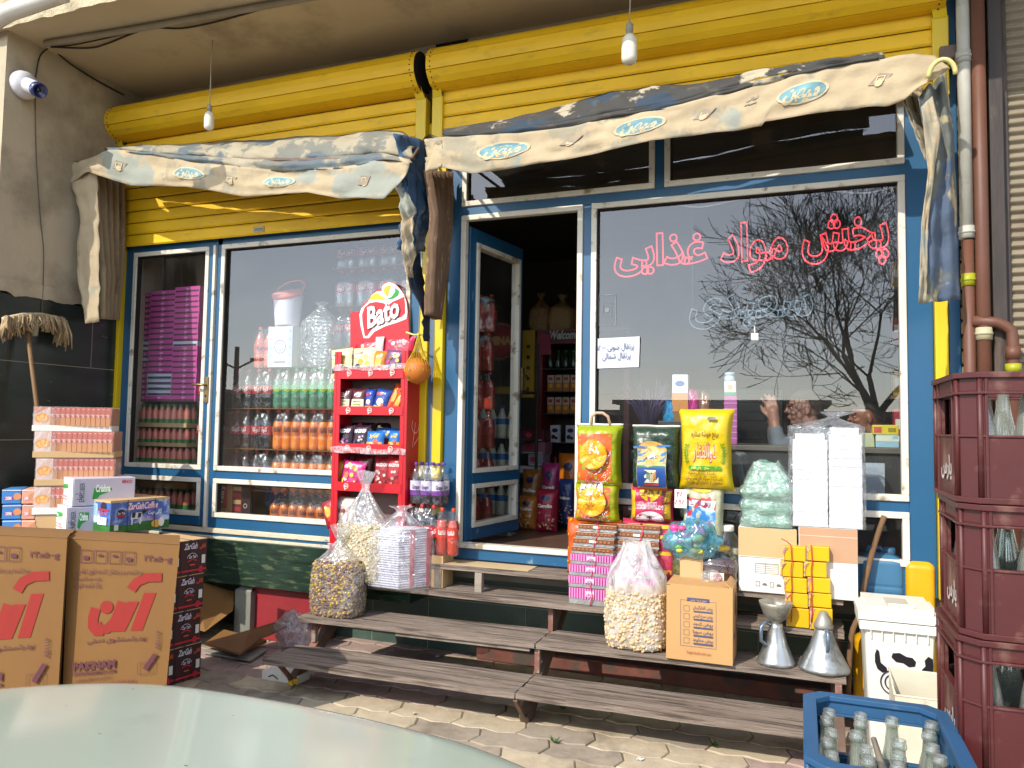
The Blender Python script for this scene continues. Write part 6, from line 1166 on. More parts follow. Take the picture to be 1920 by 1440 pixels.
# jerry cans
def can(label,px0,px1,py0,py1,Y,mt,zb=None,ribs=False,dep=.22,open_=False):
    X0,X1,z0,z1=pbox(px0,px1,py0,py1,Y); zb=z0 if zb is None else zb; t=thing('jerry_can',label,'jerry can',((X0+X1)/2,Y,zb),group='plastic jerry cans at the right of the steps',wc=False); W=X1-X0; H=z1-zb; m=MB()
    def fn(u,v):
        a=u*2*math.pi; ca,sa=math.cos(a),math.sin(a); e=7; q=1/((abs(ca)**e+abs(sa)**e)**(1/e)); k=1-.5*max(0,(v-.90)/.1)**2-.04*max(0,(.05-v)/.05); k*=1-(.035*(math.sin(v*60)>.3) if ribs and .15<v<.66 else 0)
        return Vector((ca*q*W/2*k,dep/2+sa*q*dep/2*k,v*H))
    m.grid(fn,36,60,mt,closeu=True); m.add([fn(i/36,1) for i in range(36)],[tuple(range(36))],mt); m.build('can_body',t)
    m=MB(); m.lathe([(.03,H-.005),(.03,H+.02),(.024,H+.025),(.001,H+.025)],mt if not open_ else ink('2a2622'),14,(W*.22,dep/2,0),cap=False); m.tube([(-W*.3,dep/2,H-.01),(-W*.25,dep/2,H+.02),(W*.02,dep/2,H+.02),(W*.08,dep/2,H-.01)],.012,mt); m.build('handle',t); return t
BC=mat('blue_plastic','3a6a8a',r=.45,var=.12,vs=3,bump=.05,c2='7f9db0',t2=(.6,.75),s2=4); YC=mat('yellow_plastic','d09a08',r=.4,var=.08,vs=3,bump=.04)
zz=at(1600,1190,Y=-.0).z
can('ribbed blue jerry can standing on a yellow one beside the stick',1612,1697,1040,1205,-.02,BC,ribs=True,zb=-.33)
can('bright yellow jerry can with an open spout at the end of the shopfront',1699,1756,1050,1205,-.03,YC,zb=-.33,open_=True)
can('low yellow jerry can under the blue one',1604,1694,1190,1420,-.05,YC,zb=G,dep=.22)
can('low yellow jerry can under the bright open one',1700,1760,1190,1420,-.05,YC,zb=G,dep=.22)
# white bin printed with cow patches
X0,X1,_,z1=pbox(1618,1757,1160,1160,-.50); Wd=X1-X0; Hb=z1-G; t=thing('white_bin','white lidded plastic bin with black cow patches on the ground right of the steps','bin',(X0,-.50,G),wc=False)
WP_=mat('off_white_plastic','d6d3c8',r=.4,var=.05,vs=4,bump=.04,c2='a89c84',t2=(.62,.8),s2=5)
m=MB(); m.hexa([(.03,.03,0),(Wd-.03,.03,0),(Wd-.03,.30,0),(.03,.30,0),(0.005,0,Hb),(Wd-.005,0,Hb),(Wd-.005,.33,Hb),(.005,.33,Hb)],WP_)
fn=lambda u,v,h:Vector((u,.03*(1-v/Hb)-h-.0005,v)); d=Dec(m,fn,.002); BK=ink('16151c',.4)
def blob(u,v,pts,s=1): d.poly([(u+a_*s,v+b_*s) for a_,b_ in pts],BK)
vv=at(1690,1245,Y=-.48).z-G
blob(Wd*.26,vv,[(-.03,.035),(-.022,.06),(-.012,.05),(-.006,.0),(.018,-.02),(.022,-.04),(.0,-.045),(-.02,-.03),(-.03,.0)]); blob(Wd*.56,vv+.01,[(-.055,.02),(-.05,.04),(-.02,.045),(.01,.03),(.035,.028),(.05,.01),(.045,-.012),(.02,-.018),(-.005,-.002),(-.035,.0)],.95); blob(Wd*.88,vv+.01,[(-.03,-.05),(-.025,-.02),(-.012,-.005),(-.015,.02),(.0,.04),(.018,.03),(.02,.0),(.018,-.04),(.0,-.055)])
for rr in (.022,.040,.058): d.ring(Wd*.42,vv-.085,rr,.006,ink('22244a',.4),n=30)
m.build('bin_body',t,bevel=.02)
m=MB(); m.box((-.015,-.015,Hb-.06),(Wd+.015,.345,Hb-.02),WP_); m.box((-.02,-.02,Hb-.015),(Wd+.02,.35,Hb+.02),WP_); m.box((.01,.01,Hb+.021),(Wd-.01,.32,Hb+.045),WP_)
for i in range(6): m.box((.03+i*(Wd-.07)/5,-.012,Hb-.10),(.035+i*(Wd-.07)/5,.0,Hb-.06),WP_)
m.build('rim',t,bevel=.008)
m=MB(); m.box((Wd*.34,.05,Hb+.046),(Wd*.66,.20,Hb+.052),mat('recess','b5aa98',r=.6,var=.15)); m.box((Wd*.36,.02,Hb+.046),(Wd*.72,.035,Hb+.06),WP_); m.build('lid',t,bevel=.004)
X0,X1,z0,z1=pbox(1678,1790,1277,1345,-.85); RT=mat('rusty_white_tin','c4bda8',r=.5,var=.12,vs=6,bump=.1,c2='8a5a2c',t2=(.60,.68),s2=6)
t=thing('tin_box','rusty white open tin standing in front of the cow patterned bin','tin box',(X0,-.85,G),wc=False); W=X1-X0; H=z1-G-.06
m=MB(); 
for a_,b_ in (((0,0,0),(W,.004,H-.012)),((0,.22,0),(W,.224,H+.035)),((0,.004,0),(.004,.22,H)),((W-.004,.004,0),(W,.22,H)),((0,.004,0),(W,.22,.004))): m.box(a_,b_,RT)
m.build('tin_wall',t); m=MB(); m.tube([(0,0,H-.01),(W,0,H-.01),(W,.224,H+.035),(0,.224,H+.035),(0,0,H-.01)],.004,RT); m.build('rim',t)
q=at(1490,1290,Z=-.70); m=MB(); DP=mat('brown_dustpan','4a3830',r=.5,var=.15); m.add([(q.x-.11,q.y+.0,-.74),(q.x+.10,q.y-.10,-.74),(q.x+.13,q.y+.12,-.62),(q.x-.04,q.y+.16,-.62)],[(0,1,2,3)],DP); m.tube([(q.x+.05,q.y+.12,-.63),(q.x+.20,q.y+.14,-.60),(q.x+.24,q.y+.14,-.60)],.012,DP); one(m,'dustpan','brown plastic dustpan lying under the right end of the bench','dustpan',loc=q,solid=.004)
# ================================================================ crates
def crate(name,label,x0,y0,z0,W,Dp,H,mt,txt=None,group=None,cat='crate'):
    t=thing(name,label,cat,(x0,y0,z0),group=group,wc=False); m=MB(); th=.012; ch=.035
    pts=[(ch,0),(W-ch,0),(W,ch),(W,Dp-ch),(W-ch,Dp),(ch,Dp),(0,Dp-ch),(0,ch)]
    def wall(za,zb,out=0,t_=th):
        n=8; o=[]; i_=[]
        for x,y in pts: cx,cy=W/2,Dp/2; o.append((cx+(x-cx)*(1+out/W*2),cy+(y-cy)*(1+out/Dp*2))); i_.append((cx+(x-cx)*(1-t_/W*2),cy+(y-cy)*(1-t_/Dp*2)))
        vs=[(x,y,za) for x,y in o]+[(x,y,zb) for x,y in o]+[(x,y,za) for x,y in i_]+[(x,y,zb) for x,y in i_]
        m.add(vs,[f for k in range(n) for f in ((k,(k+1)%n,n+(k+1)%n,n+k),(2*n+(k+1)%n,2*n+k,3*n+k,3*n+(k+1)%n),(n+k,n+(k+1)%n,3*n+(k+1)%n,3*n+k),((k+1)%n,k,2*n+k,2*n+(k+1)%n))],mt)
    wall(0,H*.50); wall(H*.85,H-.002); wall(H-.012,H,.008,.02); wall(H*.83,H*.85,.007); wall(0,.012,.007); wall(H*.50,H*.52,.003)
    m.box((th,th,.0),(W-th,Dp-th,.01),mt)
    for f in (.24,.76): 
        for x in (-.004,W-.004): m.box((x,Dp*f-.003,.01),(x+.008,Dp*f+.003,H-.01),mt)
    for f in (.105,.895):
        for y in (-.004,Dp-.004): m.box((W*f-.003,y,.01),(W*f+.003,y+.008,H-.01),mt)
    m.build('shell',t,bevel=.0015)
    for (ax,ay),(bx,by),pl in (((0,ch),(ch,0),((.0,ch*.9,.012,Dp*.24),(ch*.9,0,W*.105,.012))),((W-ch,0),(W,ch),((W-.012,ch*.9,W,Dp*.24),(W*.895,0,W-ch*.9,.012))),((W,Dp-ch),(W-ch,Dp),((W-.012,Dp*.76,W,Dp-ch*.9),(W*.895,Dp-.012,W-ch*.9,Dp))),((ch,Dp),(0,Dp-ch),((.0,Dp*.76,.012,Dp-ch*.9),(ch*.9,Dp-.012,W*.105,Dp)))):
        m=MB(); m.add([(ax,ay,H*.5),(bx,by,H*.5),(bx,by,H*.86),(ax,ay,H*.86)],[(0,1,2,3)],mt); m.tube([(ax,ay,.01),(ax,ay,H-.01)],.006,mt,5); m.tube([(bx,by,.01),(bx,by,H-.01)],.006,mt,5)
        for x0_,y0_,x1_,y1_ in pl: m.box((x0_,y0_,H*.5),(x1_,y1_,H*.86),mt)
        m.build('corner_pillar',t)
    if txt:
        m=MB(); d=Dec(m,plane((0,Dp,0),(0,-1,0),(0,0,1)),.003); d.text(txt,Dp*.55,H*.2,.055,ink('c2b8b0',.8),bold=.03); m.build('painted_name',t); m=MB(); d=Dec(m,front(0,0,0),.004); d.text(txt,W*.5,H*.2,.06,ink('c2b8b0',.8),bold=.03); m.build('painted_name',t)
    return t
MR=mat('maroon_crate','4e1f1e',r=.5,var=.15,vs=5,bump=.08,bs=30,c2='8a6a5c',t2=(.55,.78),s2=9); BLC2=mat('blue_crate','27537a',r=.5,var=.12,vs=5,bump=.08,bs=30,c2='6f8399',t2=(.62,.8),s2=8)
GBT=glassy('bottle_glass',(.86,.93,.89),refl=.14,edge=.8,rough=.02,dirt=.18)
def gbottle(label,x,y,z,H=.245,r=.029,lab=None,group=None,par=None):
    t=thing('glass_bottle',label,'bottle',(x,y,z),group=group,wc=False); m=MB(); prof=[(.001,.0),(r*.9,.0),(r,.008),(r,H*.34),(r*.96,H*.44),(r*.80,H*.58),(r*.52,H*.76),(r*.42,H*.88),(r*.42,H*.93),(r*.50,H*.935),(r*.52,H*.95),(r*.50,H*.965),(r*.44,H*.975),(r*.46,H),(r*.36,H),(r*.34,H*.9),(r*.44,H*.74),(r*.85,H*.45),(r*.9,H*.1),(.001,.01)]
    m.lathe(prof,GBT,16,cap=False); b=m.build('glass',t)
    if lab:
        m=MB(); m.lathe([(r*1.02,H*.2),(r*1.025,H*.21),(r*1.025,H*.36),(r*1.02,H*.37)],ink('d6d4d0'),16,cap=False); m.lathe([(r*1.04,H*.24),(r*1.04,H*.31)],ink(lab,.4),16,cap=False); m.build('label',t)
    return t
gA=gbottle('clear soda bottle',0,0,-50); gR=gbottle('soda bottle red',0,0,-50,lab='b02a3a'); gBl=gbottle('soda bottle blue',0,0,-50,lab='2a4a9a')
PRO=[gA,gR,gBl]
GZ='empty glass soda bottles in the open blue crate'; WRD=['plain glass bottle','red labelled bottle','blue labelled bottle']
bx0,by0,bW,bD,bH=2.05,-2.83,.285,.42,.275; brim=.145; bz=brim-bH
crate('drinks_crate','open blue crate full of empty glass bottles on top of its pile',bx0,by0,bz,bW,bD,bH,BLC2,group='blue drinks crates piled in the front right corner')
for k,zz_ in enumerate((bz-bH-.001,bz-2*bH-.002)):
    crate('drinks_crate',('blue crate directly under the open one','lowest blue crate standing on the pavement')[k],bx0,by0,zz_ if k==0 else G,bW,bD,bH if k==0 else bz-bH-.002-G,BLC2,group='blue drinks crates piled in the front right corner')
ORD=('far','second','third','fourth','fifth','near'); CLM=('leftmost','second','third','rightmost')
r2=random.Random(11)
for i in range(4):
    for j in range(6):
        if (i,j) in ((2,4),(0,0)) : continue
        k=1 if (i,j) in((1,4),) else 2 if (i,j) in ((3,3),(2,2),(1,2)) else 0
        c=dup(PRO[k],(bx0+.043+i*.066+r2.uniform(-.004,.004),by0+.045+j*.066+r2.uniform(-.004,.004),bz+.012),rz=r2.uniform(0,6),label=WRD[k]+' in the blue crate, '+CLM[i]+' file '+ORD[5-j]+' row',group=GZ)
        c.rotation_euler.x=r2.uniform(-.05,.05); c.rotation_euler.y=r2.uniform(-.05,.05)
m=MB(); m.tube([(bx0+.135,by0+.31,bz+.225),(bx0+.15,by0+.22,bz+.18),(bx0+.175,by0+.10,bz+.10)],[.006,.009,.007],WOOD2,5); one(m,'wood_splinter','pale splinter of wood lying between the bottles in the blue crate','splinter',loc=(bx0+.15,by0+.2,bz+.2))
rx0,ry0,rW,rD,rH=2.348,-2.60,.44,.315,.268
tops=[.888,.618,.348,.078,-.192]
for k,tz in enumerate(tops):
    z0=tz-rH if k<4 else G; 
    t=crate('drinks_crate','maroon drinks crate, '+('topmost','second from the top','third from the top','fourth from the top','lowest')[k]+' of the tall pile at the right edge',rx0+(.0,.003,-.002,.004,0)[k],ry0,z0,rW,rD,tz-z0,MR,txt='پارس' if k<4 else None,group='maroon drinks crates piled at the right edge'); t.rotation_euler.z=(.012,-.010,.008,-.006,0)[k]
    if k<3:
        for i in range(5):
            for j in range(4):
                if 0<i<4 and 0<j<3: continue
                if i==4 and j>0: continue
                q=(k+i+j)%3; pr=PRO[q]
                dup(pr,(rx0+.05+i*.08,ry0+.05+j*.068,z0+.012),rz=(i*2.1+j),label=WRD[q]+' in the '+('topmost','second','third')[k]+' maroon crate, file '+('one','two','three','four','five')[i]+' '+('near','second','third','far')[j]+' row',group='glass bottles in the maroon crates')
purge(*PRO)
# ================================================================ parked car, nose to the shop
CP=mat('mint_car_paint','a4ae9f',r=.22,var=.03,vs=2,bump=.01,coat=.45,spec=.6,c2='9aa58f',t2=(.6,.8),s2=3)
t=CAR=thing('parked_car','pale mint green old saloon car parked nose towards the shop steps','car',(.78,-4.8,G))
# hood sheet
x0c,x1c=-.22,1.60
def hood(u,v):     # u across, v from nose (0) to windscreen (1)
    x=x0c+(x1c-x0c)*u; e=2*u-1; ynose=-2.575-.05*e*e-.20*max(0,-e-.30)**2*2.0-.10*max(0,e-.55)**2*4
    y=ynose-1.15*v; z=.012+.06*v-.028*e*e*1.2+.012*math.cos(e*3.1)*0-.055*(max(0,.10-v)/.10)**2-.07*(max(0,abs(e)-.9)/.1)**2
    return Vector((x,y,z))
m=MB(); m.grid(hood,64,50,CP); m.build('hood',t)
m=MB()
def fend(s_):
    def f(u,v):
        e0=1 if s_>0 else -1; p=hood(1 if s_>0 else 0,v); a_=u*math.pi/2; w=.085; 
        return Vector((p.x+s_*(.012+w*math.sin(a_)),p.y-.03*u,p.z+.010-.10*(1-math.cos(a_))-.45*max(0,u-.85)/.15*1.0))
    return f
for s_ in (1,-1):
    m=MB(); m.grid(fend(s_),20,30,CP); m.build('fender',t)
m=MB(); nose=[hood(i/40,0) for i in range(41)]
m.grid(lambda u,v:(lambda p:Vector((p.x,p.y+.02*math.sin(min(1,v*3)*1.57)-.0+.0,p.z-.16*v)))(hood(u,0)),40,6,CP); m.box((.1,-2.66,-.30),(1.40,-2.62,-.19),mat('grille_black','141414',r=.5))
for i in range(5): m.box((.1,-2.62,-.29+i*.022),(1.40,-2.612,-.285+i*.022),mat('chrome','b8b8b8',r=.15,metal=1,var=.05,bump=0))
m.build('nose_panel',t)
for sx in (.0,1.40):
    m=MB(); yn=hood((sx-x0c)/(x1c-x0c),0).y; Mx=Matrix.Translation((sx,yn-.05,-.14))@Matrix.Rotation(R(-90),4,'X'); m.lathe([(.085,-.03),(.088,.01),(.075,.03),(.05,.045),(.01,.05)],glassy('lamp_glass',(.95,.95,.95),refl=.2,edge=.6),24,M=Mx,cap=False); m.lathe([(.095,-.03),(.1,.01),(.088,.02)],MATS['chrome'],24,M=Mx,cap=False); m.lathe([(.07,-.02),(.02,-.04),(.001,-.04)],MATS['chrome'],24,M=Mx,cap=False); m.build('headlight',t)
m=MB(); m.box((-.10,-2.60,-.47),(1.62,-2.52,-.36),MATS['chrome']); m.build('bumper',t,bevel=.02)
BL=mat('body_lower','c2ccbc',r=.2,var=.04,coat=.6,bump=0)
m=MB(); m.hexa([(-.10,-6.9,-.52),(1.60,-6.9,-.52),(1.60,-2.68,-.52),(-.10,-2.68,-.52),(-.10,-6.9,-.08),(1.60,-6.9,-.08),(1.60,-2.70,-.16),(-.10,-2.70,-.16)],BL); m.build('body',t,bevel=.03)
m=MB(); m.hexa([(-.06,-5.9,-.08),(1.56,-5.9,-.08),(1.56,-3.86,-.06),(-.06,-3.86,-.06),(.10,-5.5,.50),(1.40,-5.5,.50),(1.40,-4.35,.50),(.10,-4.35,.50)],CP); m.build('cabin',t,bevel=.03)
m=MB(); GLS=mat('car_glass','0f1414',r=.05,var=.02,bump=0,coat=1); m.add([(.0,-3.872,.0),(1.50,-3.872,.0),(1.33,-4.31,.45),(.17,-4.31,.45)],[(0,1,2,3)],GLS); m.build('windscreen',t)
for y in (-3.35,-5.95):
    for x in (-.06,1.44):
        m=MB(); Mx=Matrix.Translation((x,y,-.47))@Matrix.Rotation(R(90),4,'Y'); m.lathe([(.16,0),(.27,.0),(.29,.03),(.29,.13),(.27,.16),(.16,.16)],mat('tyre','1a1a1a',r=.8),28,M=Mx,cap=False); w=m.build('wheel',t); m=MB(); m.lathe([(.16,.02),(.10,.05),(.03,.04)],MATS['chrome'],20,M=Mx); m.build('rim',w)
m=MB(); m.tube([hood(.93,v_/30*.9)+Vector((.05*(v_/30)**.5,0,.0012)) for v_ in range(31)],.0030,DARK,5); m.build('panel_gap',t)
m=MB(); r4=random.Random(3); RS=mat('rust_chip','6a4630',r=.9,var=.3)
for k in range(14):
    c=hood(r4.uniform(.05,.95),r4.uniform(.02,.5)); s_=r4.uniform(.001,.003); m.ball((c.x,c.y,c.z),s_,RS,7,4,sc=(r4.uniform(1,3),1,.12))
tag(m.build('rust_chips',t),kind='stuff')
# ================================================================ street behind the camera (seen mirrored in the panes)
TB=mat('bark_dark','2e2822',r=.95,var=.3,vs=9,bump=.5)
def tree(label,x,y,h,seed,spread=.55,levels=7,r0=.15,lean=(0,0)):
    t=thing('bare_tree',label,'tree',(x,y,G)); r3=random.Random(seed); mb=MB(); tr=MB(); cnt=[0]
    def br(p,d,L_,r,lev):
        cnt[0]+=1; q=p; pts=[p]; rs=[r]; n=3 if lev<5 else 2
        for k in range(n):
            d=(d+Vector((r3.uniform(-1,1),r3.uniform(-1,1),r3.uniform(-.2,.6)))*.13).normalized(); q=q+d*L_/n; pts.append(q); rs.append(max(.0055,r*(1-.38*(k+1)/n)))
        (tr if lev==0 else mb).tube(pts,rs,TB,7 if lev<2 else 4 if lev<4 else 3,cap=False)
        if lev>=levels: return
        for k in range(3 if lev else 4):
            a_=r3.uniform(0,6.28); s_=r3.uniform(.35,spread+.3); side_=d.orthogonal().normalized(); side_=Matrix.Rotation(a_,3,d)@side_; dd=(d*math.cos(s_)+side_*math.sin(s_)+Vector((0,0,.12))).normalized()
            br(pts[-1] if k<2 else pts[-2],dd,L_*r3.uniform(.68,.84),rs[-1]*r3.uniform(.62,.8),lev+1)
    br(Vector((x,y,G)),Vector((lean[0],lean[1],1)).normalized(),h*.30,r0,0)
    tr.build('trunk',t); mb.build('crown',t); return t
tree('bare winter tree across from the shop, mirrored in the wide window',3.45,-9.0,6.0,12,r0=.15,lean=(-.08,0),levels=7,spread=.66)
LP=at(440,745,Y=20); t=thing('street_lamp','double armed street lamp across the road, mirrored in the left window','street lamp',(LP.x,-20,G)); m=MB(); zt2=at(440,650,Y=20).z; m.tube([(LP.x,-20,G),(LP.x,-20,zt2)],[.14,.09],STEEL,10); m.build('pole',t)
for s_ in (-1,1):
    m=MB(); m.tube([(LP.x,-20,zt2-.9),(LP.x+s_*.5,-20,zt2-.7),(LP.x+s_*.9,-20,zt2-.55)],.04,STEEL); m.box((LP.x+s_*1.0-.25,-20.1,zt2-.6),(LP.x+s_*1.0+.25,-19.9,zt2-.48),STEEL); m.build('lamp_head',t)
FW=mat('far_wall','4c463e',r=.95,var=.2)
t=one(MB().box((-60,-26.3,G),(60,-26,G+2.3),FW),'boundary_wall','long low dark wall across the road','wall',loc=(0,-26,G))
for k,(x,w,h,y) in enumerate(((-30,16,3.2,-30),(-6,9,2.7,-31),(14,12,3.0,-30))):
    t=thing('far_building','low house beyond the boundary wall, '+('the long western one','the small middle one','the eastern one')[k],'building',(x,y,G)); m=MB(); m.box((x,y-6,G),(x+w,y,G+h),mat('house_render_%d'%k,('5a5248','4f4a44','60584c')[k],r=.9,var=.15)); m.build('wall',t); m=MB(); m.box((x-.3,y-6.3,G+h),(x+w+.3,y+.3,G+h+.2),CONC); m.build('roof',t)
    for i in range(3): m=MB(); m.box((x+1.5+i*w/3.6,y,G+1.2),(x+2.7+i*w/3.6,y+.03,G+2.3),ink('1c2024',.2)); m.build('window',t)

m=MB(); P0=at(60,1290,Y=-1.75); m.box((P0.x-.75,-2.0,G),(P0.x+.75,-1.42,G+.02),WOOD2); m.box((P0.x-.75,-2.0,G+.02),(P0.x-.68,-1.42,G+.07),WOOD2); m.box((P0.x+.68,-2.0,G+.02),(P0.x+.75,-1.42,G+.07),WOOD2); m.box((P0.x-.75,-2.0,G+.07),(P0.x+.75,-1.42,G+.09),WOOD2); one(m,'wooden_pallet','low wooden pallet on the pavement under the detergent cartons','pallet',loc=(P0.x,-1.7,G))
# ================================================================ goods inside, behind the left panes
YI=.16
def lvl(px,py,Y=YI): return at(px,py,Y=Y).z
GP_='shrink wrapped drink bottles stacked behind the left panes'
def row(proto,label,pxs,base,top,Y,Hd,group=GP_,w0=None):
    out=[]
    for k,(a_,b_) in enumerate(pxs):
        X0,X1,_,_2=pbox(a_,b_,base,base,Y); z=lvl((a_+b_)/2,base,Y); s_=(X1-X0)/w0; out.append(dup(proto,((X0+X1)/2,Y,z),label=label%k if '%d' in label else label[:],scale=(s_,s_,Hd),group=group))
    return out
Hc=.29; cola=pack('bottle_pack','cola bottles proto',2,2,Hc,.045,LCOLA,REDC,RL,loc=(0,0,-50),txt='کوکا',fill=.66,n=12); 
oran=pack('bottle_pack','orange proto',2,2,Hc,.045,LOR,ORC,mat('orange_label','d06a10',r=.3,bump=0),loc=(0,0,-50),txt='فانتا',tc='2c2a4a',fill=.70,waist=.07,n=12)
gren=pack('bottle_pack','green proto',2,2,Hc,.045,LGR,GRC,mat('green_label','3fa06a',r=.3,bump=0),loc=(0,0,-50),txt='اسپرایت',tc='d8d83a',fill=.68,n=12,cls=glassy('green_pet',(.55,.85,.70),refl=.12,edge=.7,rough=.05,dirt=.05))
def shs(proto,label,X0,X1,z,h,Y): s_=(X1-X0)/.18; return dup(proto,((X0+X1)/2,Y,z),label=label,scale=(s_,s_*1.0,h/Hc),group=GP_)
lv=[lvl(480,975+30),lvl(480,920),lvl(480,842),lvl(480,766),lvl(480,690)]
lv[0]=-.01; hs=[lv[i+1]-lv[i] for i in range(4)]
RN=('floor','second','third','top')
xa=[at(x_,800,Y=YI).x for x_ in (427,466,505)]
for r_ in (1,2,3):
    for k in range(2): shs(cola,'cola bottles in the '+RN[r_]+' layer of the left window, '+('outer' if k==0 else 'inner')+' pack',xa[k],xa[k+1],lv[r_]+.003,hs[r_]-.008,YI)
xb=[at(x_,800,Y=YI).x for x_ in (507,541,575,609,643,677)]
for r_ in (0,1,2):
    for k in range(5): shs(oran,'orange drink pack in the '+RN[r_]+' layer of the left window, '+('first','second','third','fourth','fifth')[k]+' from its cola neighbour',xb[k],xb[k+1],lv[r_]+.003,hs[r_]-.008,YI)
for k in range(5): shs(gren,'green lemonade pack in the top layer of the left window, '+('first','second','third','fourth','fifth')[k]+' from its cola neighbour',xb[k]-.01,xb[k+1]-.01,lv[3]+.003,hs[3]-.008,YI)
# cola behind the closed leaf and the high cola wall by the rack
xd=[at(x_,700,Y=YI+.02).x for x_ in (368,393)]
for r_ in (1,2,3): shs(cola,'cola pack half hidden behind the door handle, '+RN[r_]+' layer',xd[0],xd[0]+.17,lv[r_]+.003,hs[r_]-.008,YI+.02)
Yh=.34; xh=[at(x_,600,Y=Yh).x for x_ in (622,662,703,744,786)]; lh=[lvl(660,650+72,Yh),lvl(660,650,Yh),lvl(660,574,Yh),lvl(660,502,Yh),lvl(660,440,Yh)]
for r_ in range(3):
    for k in range(4): shs(cola,'cola pack in the '+('lower','middle','upper')[r_]+' layer of the high wall behind the rack, '+('first','second','third','fourth')[k]+' along',xh[k],xh[k+1],lh[r_+1]+.003,(lh[r_+2]-lh[r_+1])-.008,Yh)
def brd(x0_,x1_,y0_,y1_,z,label): m=MB(); m.box((x0_,y0_,z-.003),(x1_,y1_,z+.002),CARD); one(m,'layer_board',label,'cardboard',loc=(x0_,y0_,z),group='cardboard sheets between bottle layers')
for i,z in enumerate(lv[1:4]): brd(xa[0]-.02,xb[5],YI-.01,YI+.2,z,'cardboard sheet under the '+RN[i+1]+' bottle layer of the left window')
m=MB(); m.box((xh[0]-.02,Yh-.01,-.012),(xh[4],Yh+.24,lh[1]-.006),mat('stack_cartons','5e4a38',r=.8)); one(m,'carton_stack','pile of plain cartons carrying the high cola wall behind the rack','carton',loc=(xh[0],Yh,-.01))
for i,z in enumerate(lh[1:4]): brd(xh[0]-.02,xh[4],Yh-.01,Yh+.2,z,'cardboard sheet under the '+('lower','middle','upper')[i]+' layer of the high cola wall')
zt_=lv[4]; X0,X1,_,_2=pbox(467,503,690,690,YI); pk=pack('bottle_pack','two pink orange bottles in shrink wrap lying on the cola beside the white carton',2,1,lvl(485,612)-zt_,(X1-X0)/4,mat('liquid_salmon','d85a3a',r=.2,bump=0,coat=.5),ORC,ink('d0583a',.4),loc=((X0+X1)/2,YI+.02,zt_+.004),fill=.84,txt='میراندا',tc='4a3a8a',group=GP_)
X0,X1,z0,z1=pbox(503,548,612,693,YI); t=boxt('tissue_carton','white carton with pale blue ornament standing on the green bottles','carton',X0,YI,zt_+.004,X1,YI+.12,z1,CARDW,lambda d,w,h:(d.rect(0,0,w*.12,h,ink('a8b8d4')),d.rect(w*.88,0,w,h,ink('a8b8d4')),d.ring(w*.5,h*.5,w*.24,.006,ink('3a5a9a')),d.ring(w*.5,h*.5,w*.14,.004,ink('3a5a9a')),[d.disc(w*.12,h*(.1+.2*i),w*.06,ink('a8b8d4')) for i in range(5)],[d.disc(w*.88,h*(.1+.2*i),w*.06,ink('a8b8d4')) for i in range(5)],d.rect(w*.25,h*.12,w*.75,h*.14,ink('3a5a9a'))))
X0,X1,z0,z1=pbox(514,560,545,612,YI+.06); c=((X0+X1)/2,YI+.08,z1*0+lvl(530,612,YI+.06)); r_=(X1-X0)/2; H=z1-c[2]; t=thing('plastic_tub','tall white plastic tub with a pink lid and loop handle on the white carton','tub',c)
m=MB(); m.lathe([(r_*.8,0),(r_*.82,.01),(r_*.98,H*.85),(r_,H*.88)],ink('d8d4e0',.4),24,c); m.build('tub_body',t); m=MB(); Mx=Matrix.Translation(Vector(c)+Vector((0,0,H*.86)))@Matrix.Rotation(R(22),4,'X'); m.lathe([(r_*1.06,0),(r_*1.08,.01),(r_*1.06,.03),(r_*.95,.035),(.01,.03)],ink('d2604e',.4),28,M=Mx); m.tube([Mx@Vector((r_*1.08*math.cos(a_),r_*.3+r_*.9*math.sin(a_),.04+.05*math.sin(a_))) for a_ in [math.pi*i/12 for i in range(13)]],.005,ink('d2604e',.4)); m.build('lid',t)
X0,X1,z0,z1=pbox(556,622,575,692,YI+.02); c=((X0+X1)/2,YI+.1,zt_+.004); m=MB(); t=thing('cup_bag','tall crinkled clear bag of stacked clear cups on the green bottles','plastic bag',c); H=z1-c[2]
for k in range(14): zz_=c[2]+H*.85*k/14; m.lathe([(.07,0),(.085,H*.05),(.08,H*.052)],glassy('cup_plastic',(.95,.96,.97),refl=.2,edge=.6,rough=.1,dirt=.15),18,(c[0],c[1],zz_),cap=False)
m.build('cup_stack',t); m=MB(); m.grid(sackfn(c,(X1-X0)*.95,.2,H*1.1,.05,.25,31,.0),48,36,film('crinkle_film',(.9,.95,.94)),closeu=True); m.build('plastic_skin',t)
# cartons in the low pane
X0,X1,z0,z1=pbox(409,470,905,970,.13)
def tims(d,w,h): d.rect(0,0,w*.45,h,ink('b07a4a')); d.rect(0,h*.42,w*.28,h,ink('b0202a')); d.text("Tim's",w*.17,h*.7,.05,ink('e0dcd8'),rot=R(80),bold=.04,w=h*.42); [d.rect(w*(.05+.1*i),h*(.05),w*(.09+.1*i),h*(.38-.05*(i%2)),ink('c99a5a')) for i in range(4)]; d.rect(w*.45,0,w*.75,h,ink('5a2a28')); [d.rect(w*.48,h*(.08+.15*i),w*.72,h*(.17+.15*i),ink(('a02a30','b08a60')[i%2])) for i in range(6)]; d.ring(w*.86,h*.5,w*.06,.006,ink('b09a8a')); d.ring(w*.86,h*.25,w*.05,.005,ink('a02a30'))
boxt('coffee_box','dark coffee carton with a red panel behind the low left pane','carton',X0,.13,-.01,X1,.16,z1,ink('2a1c20'),tims)
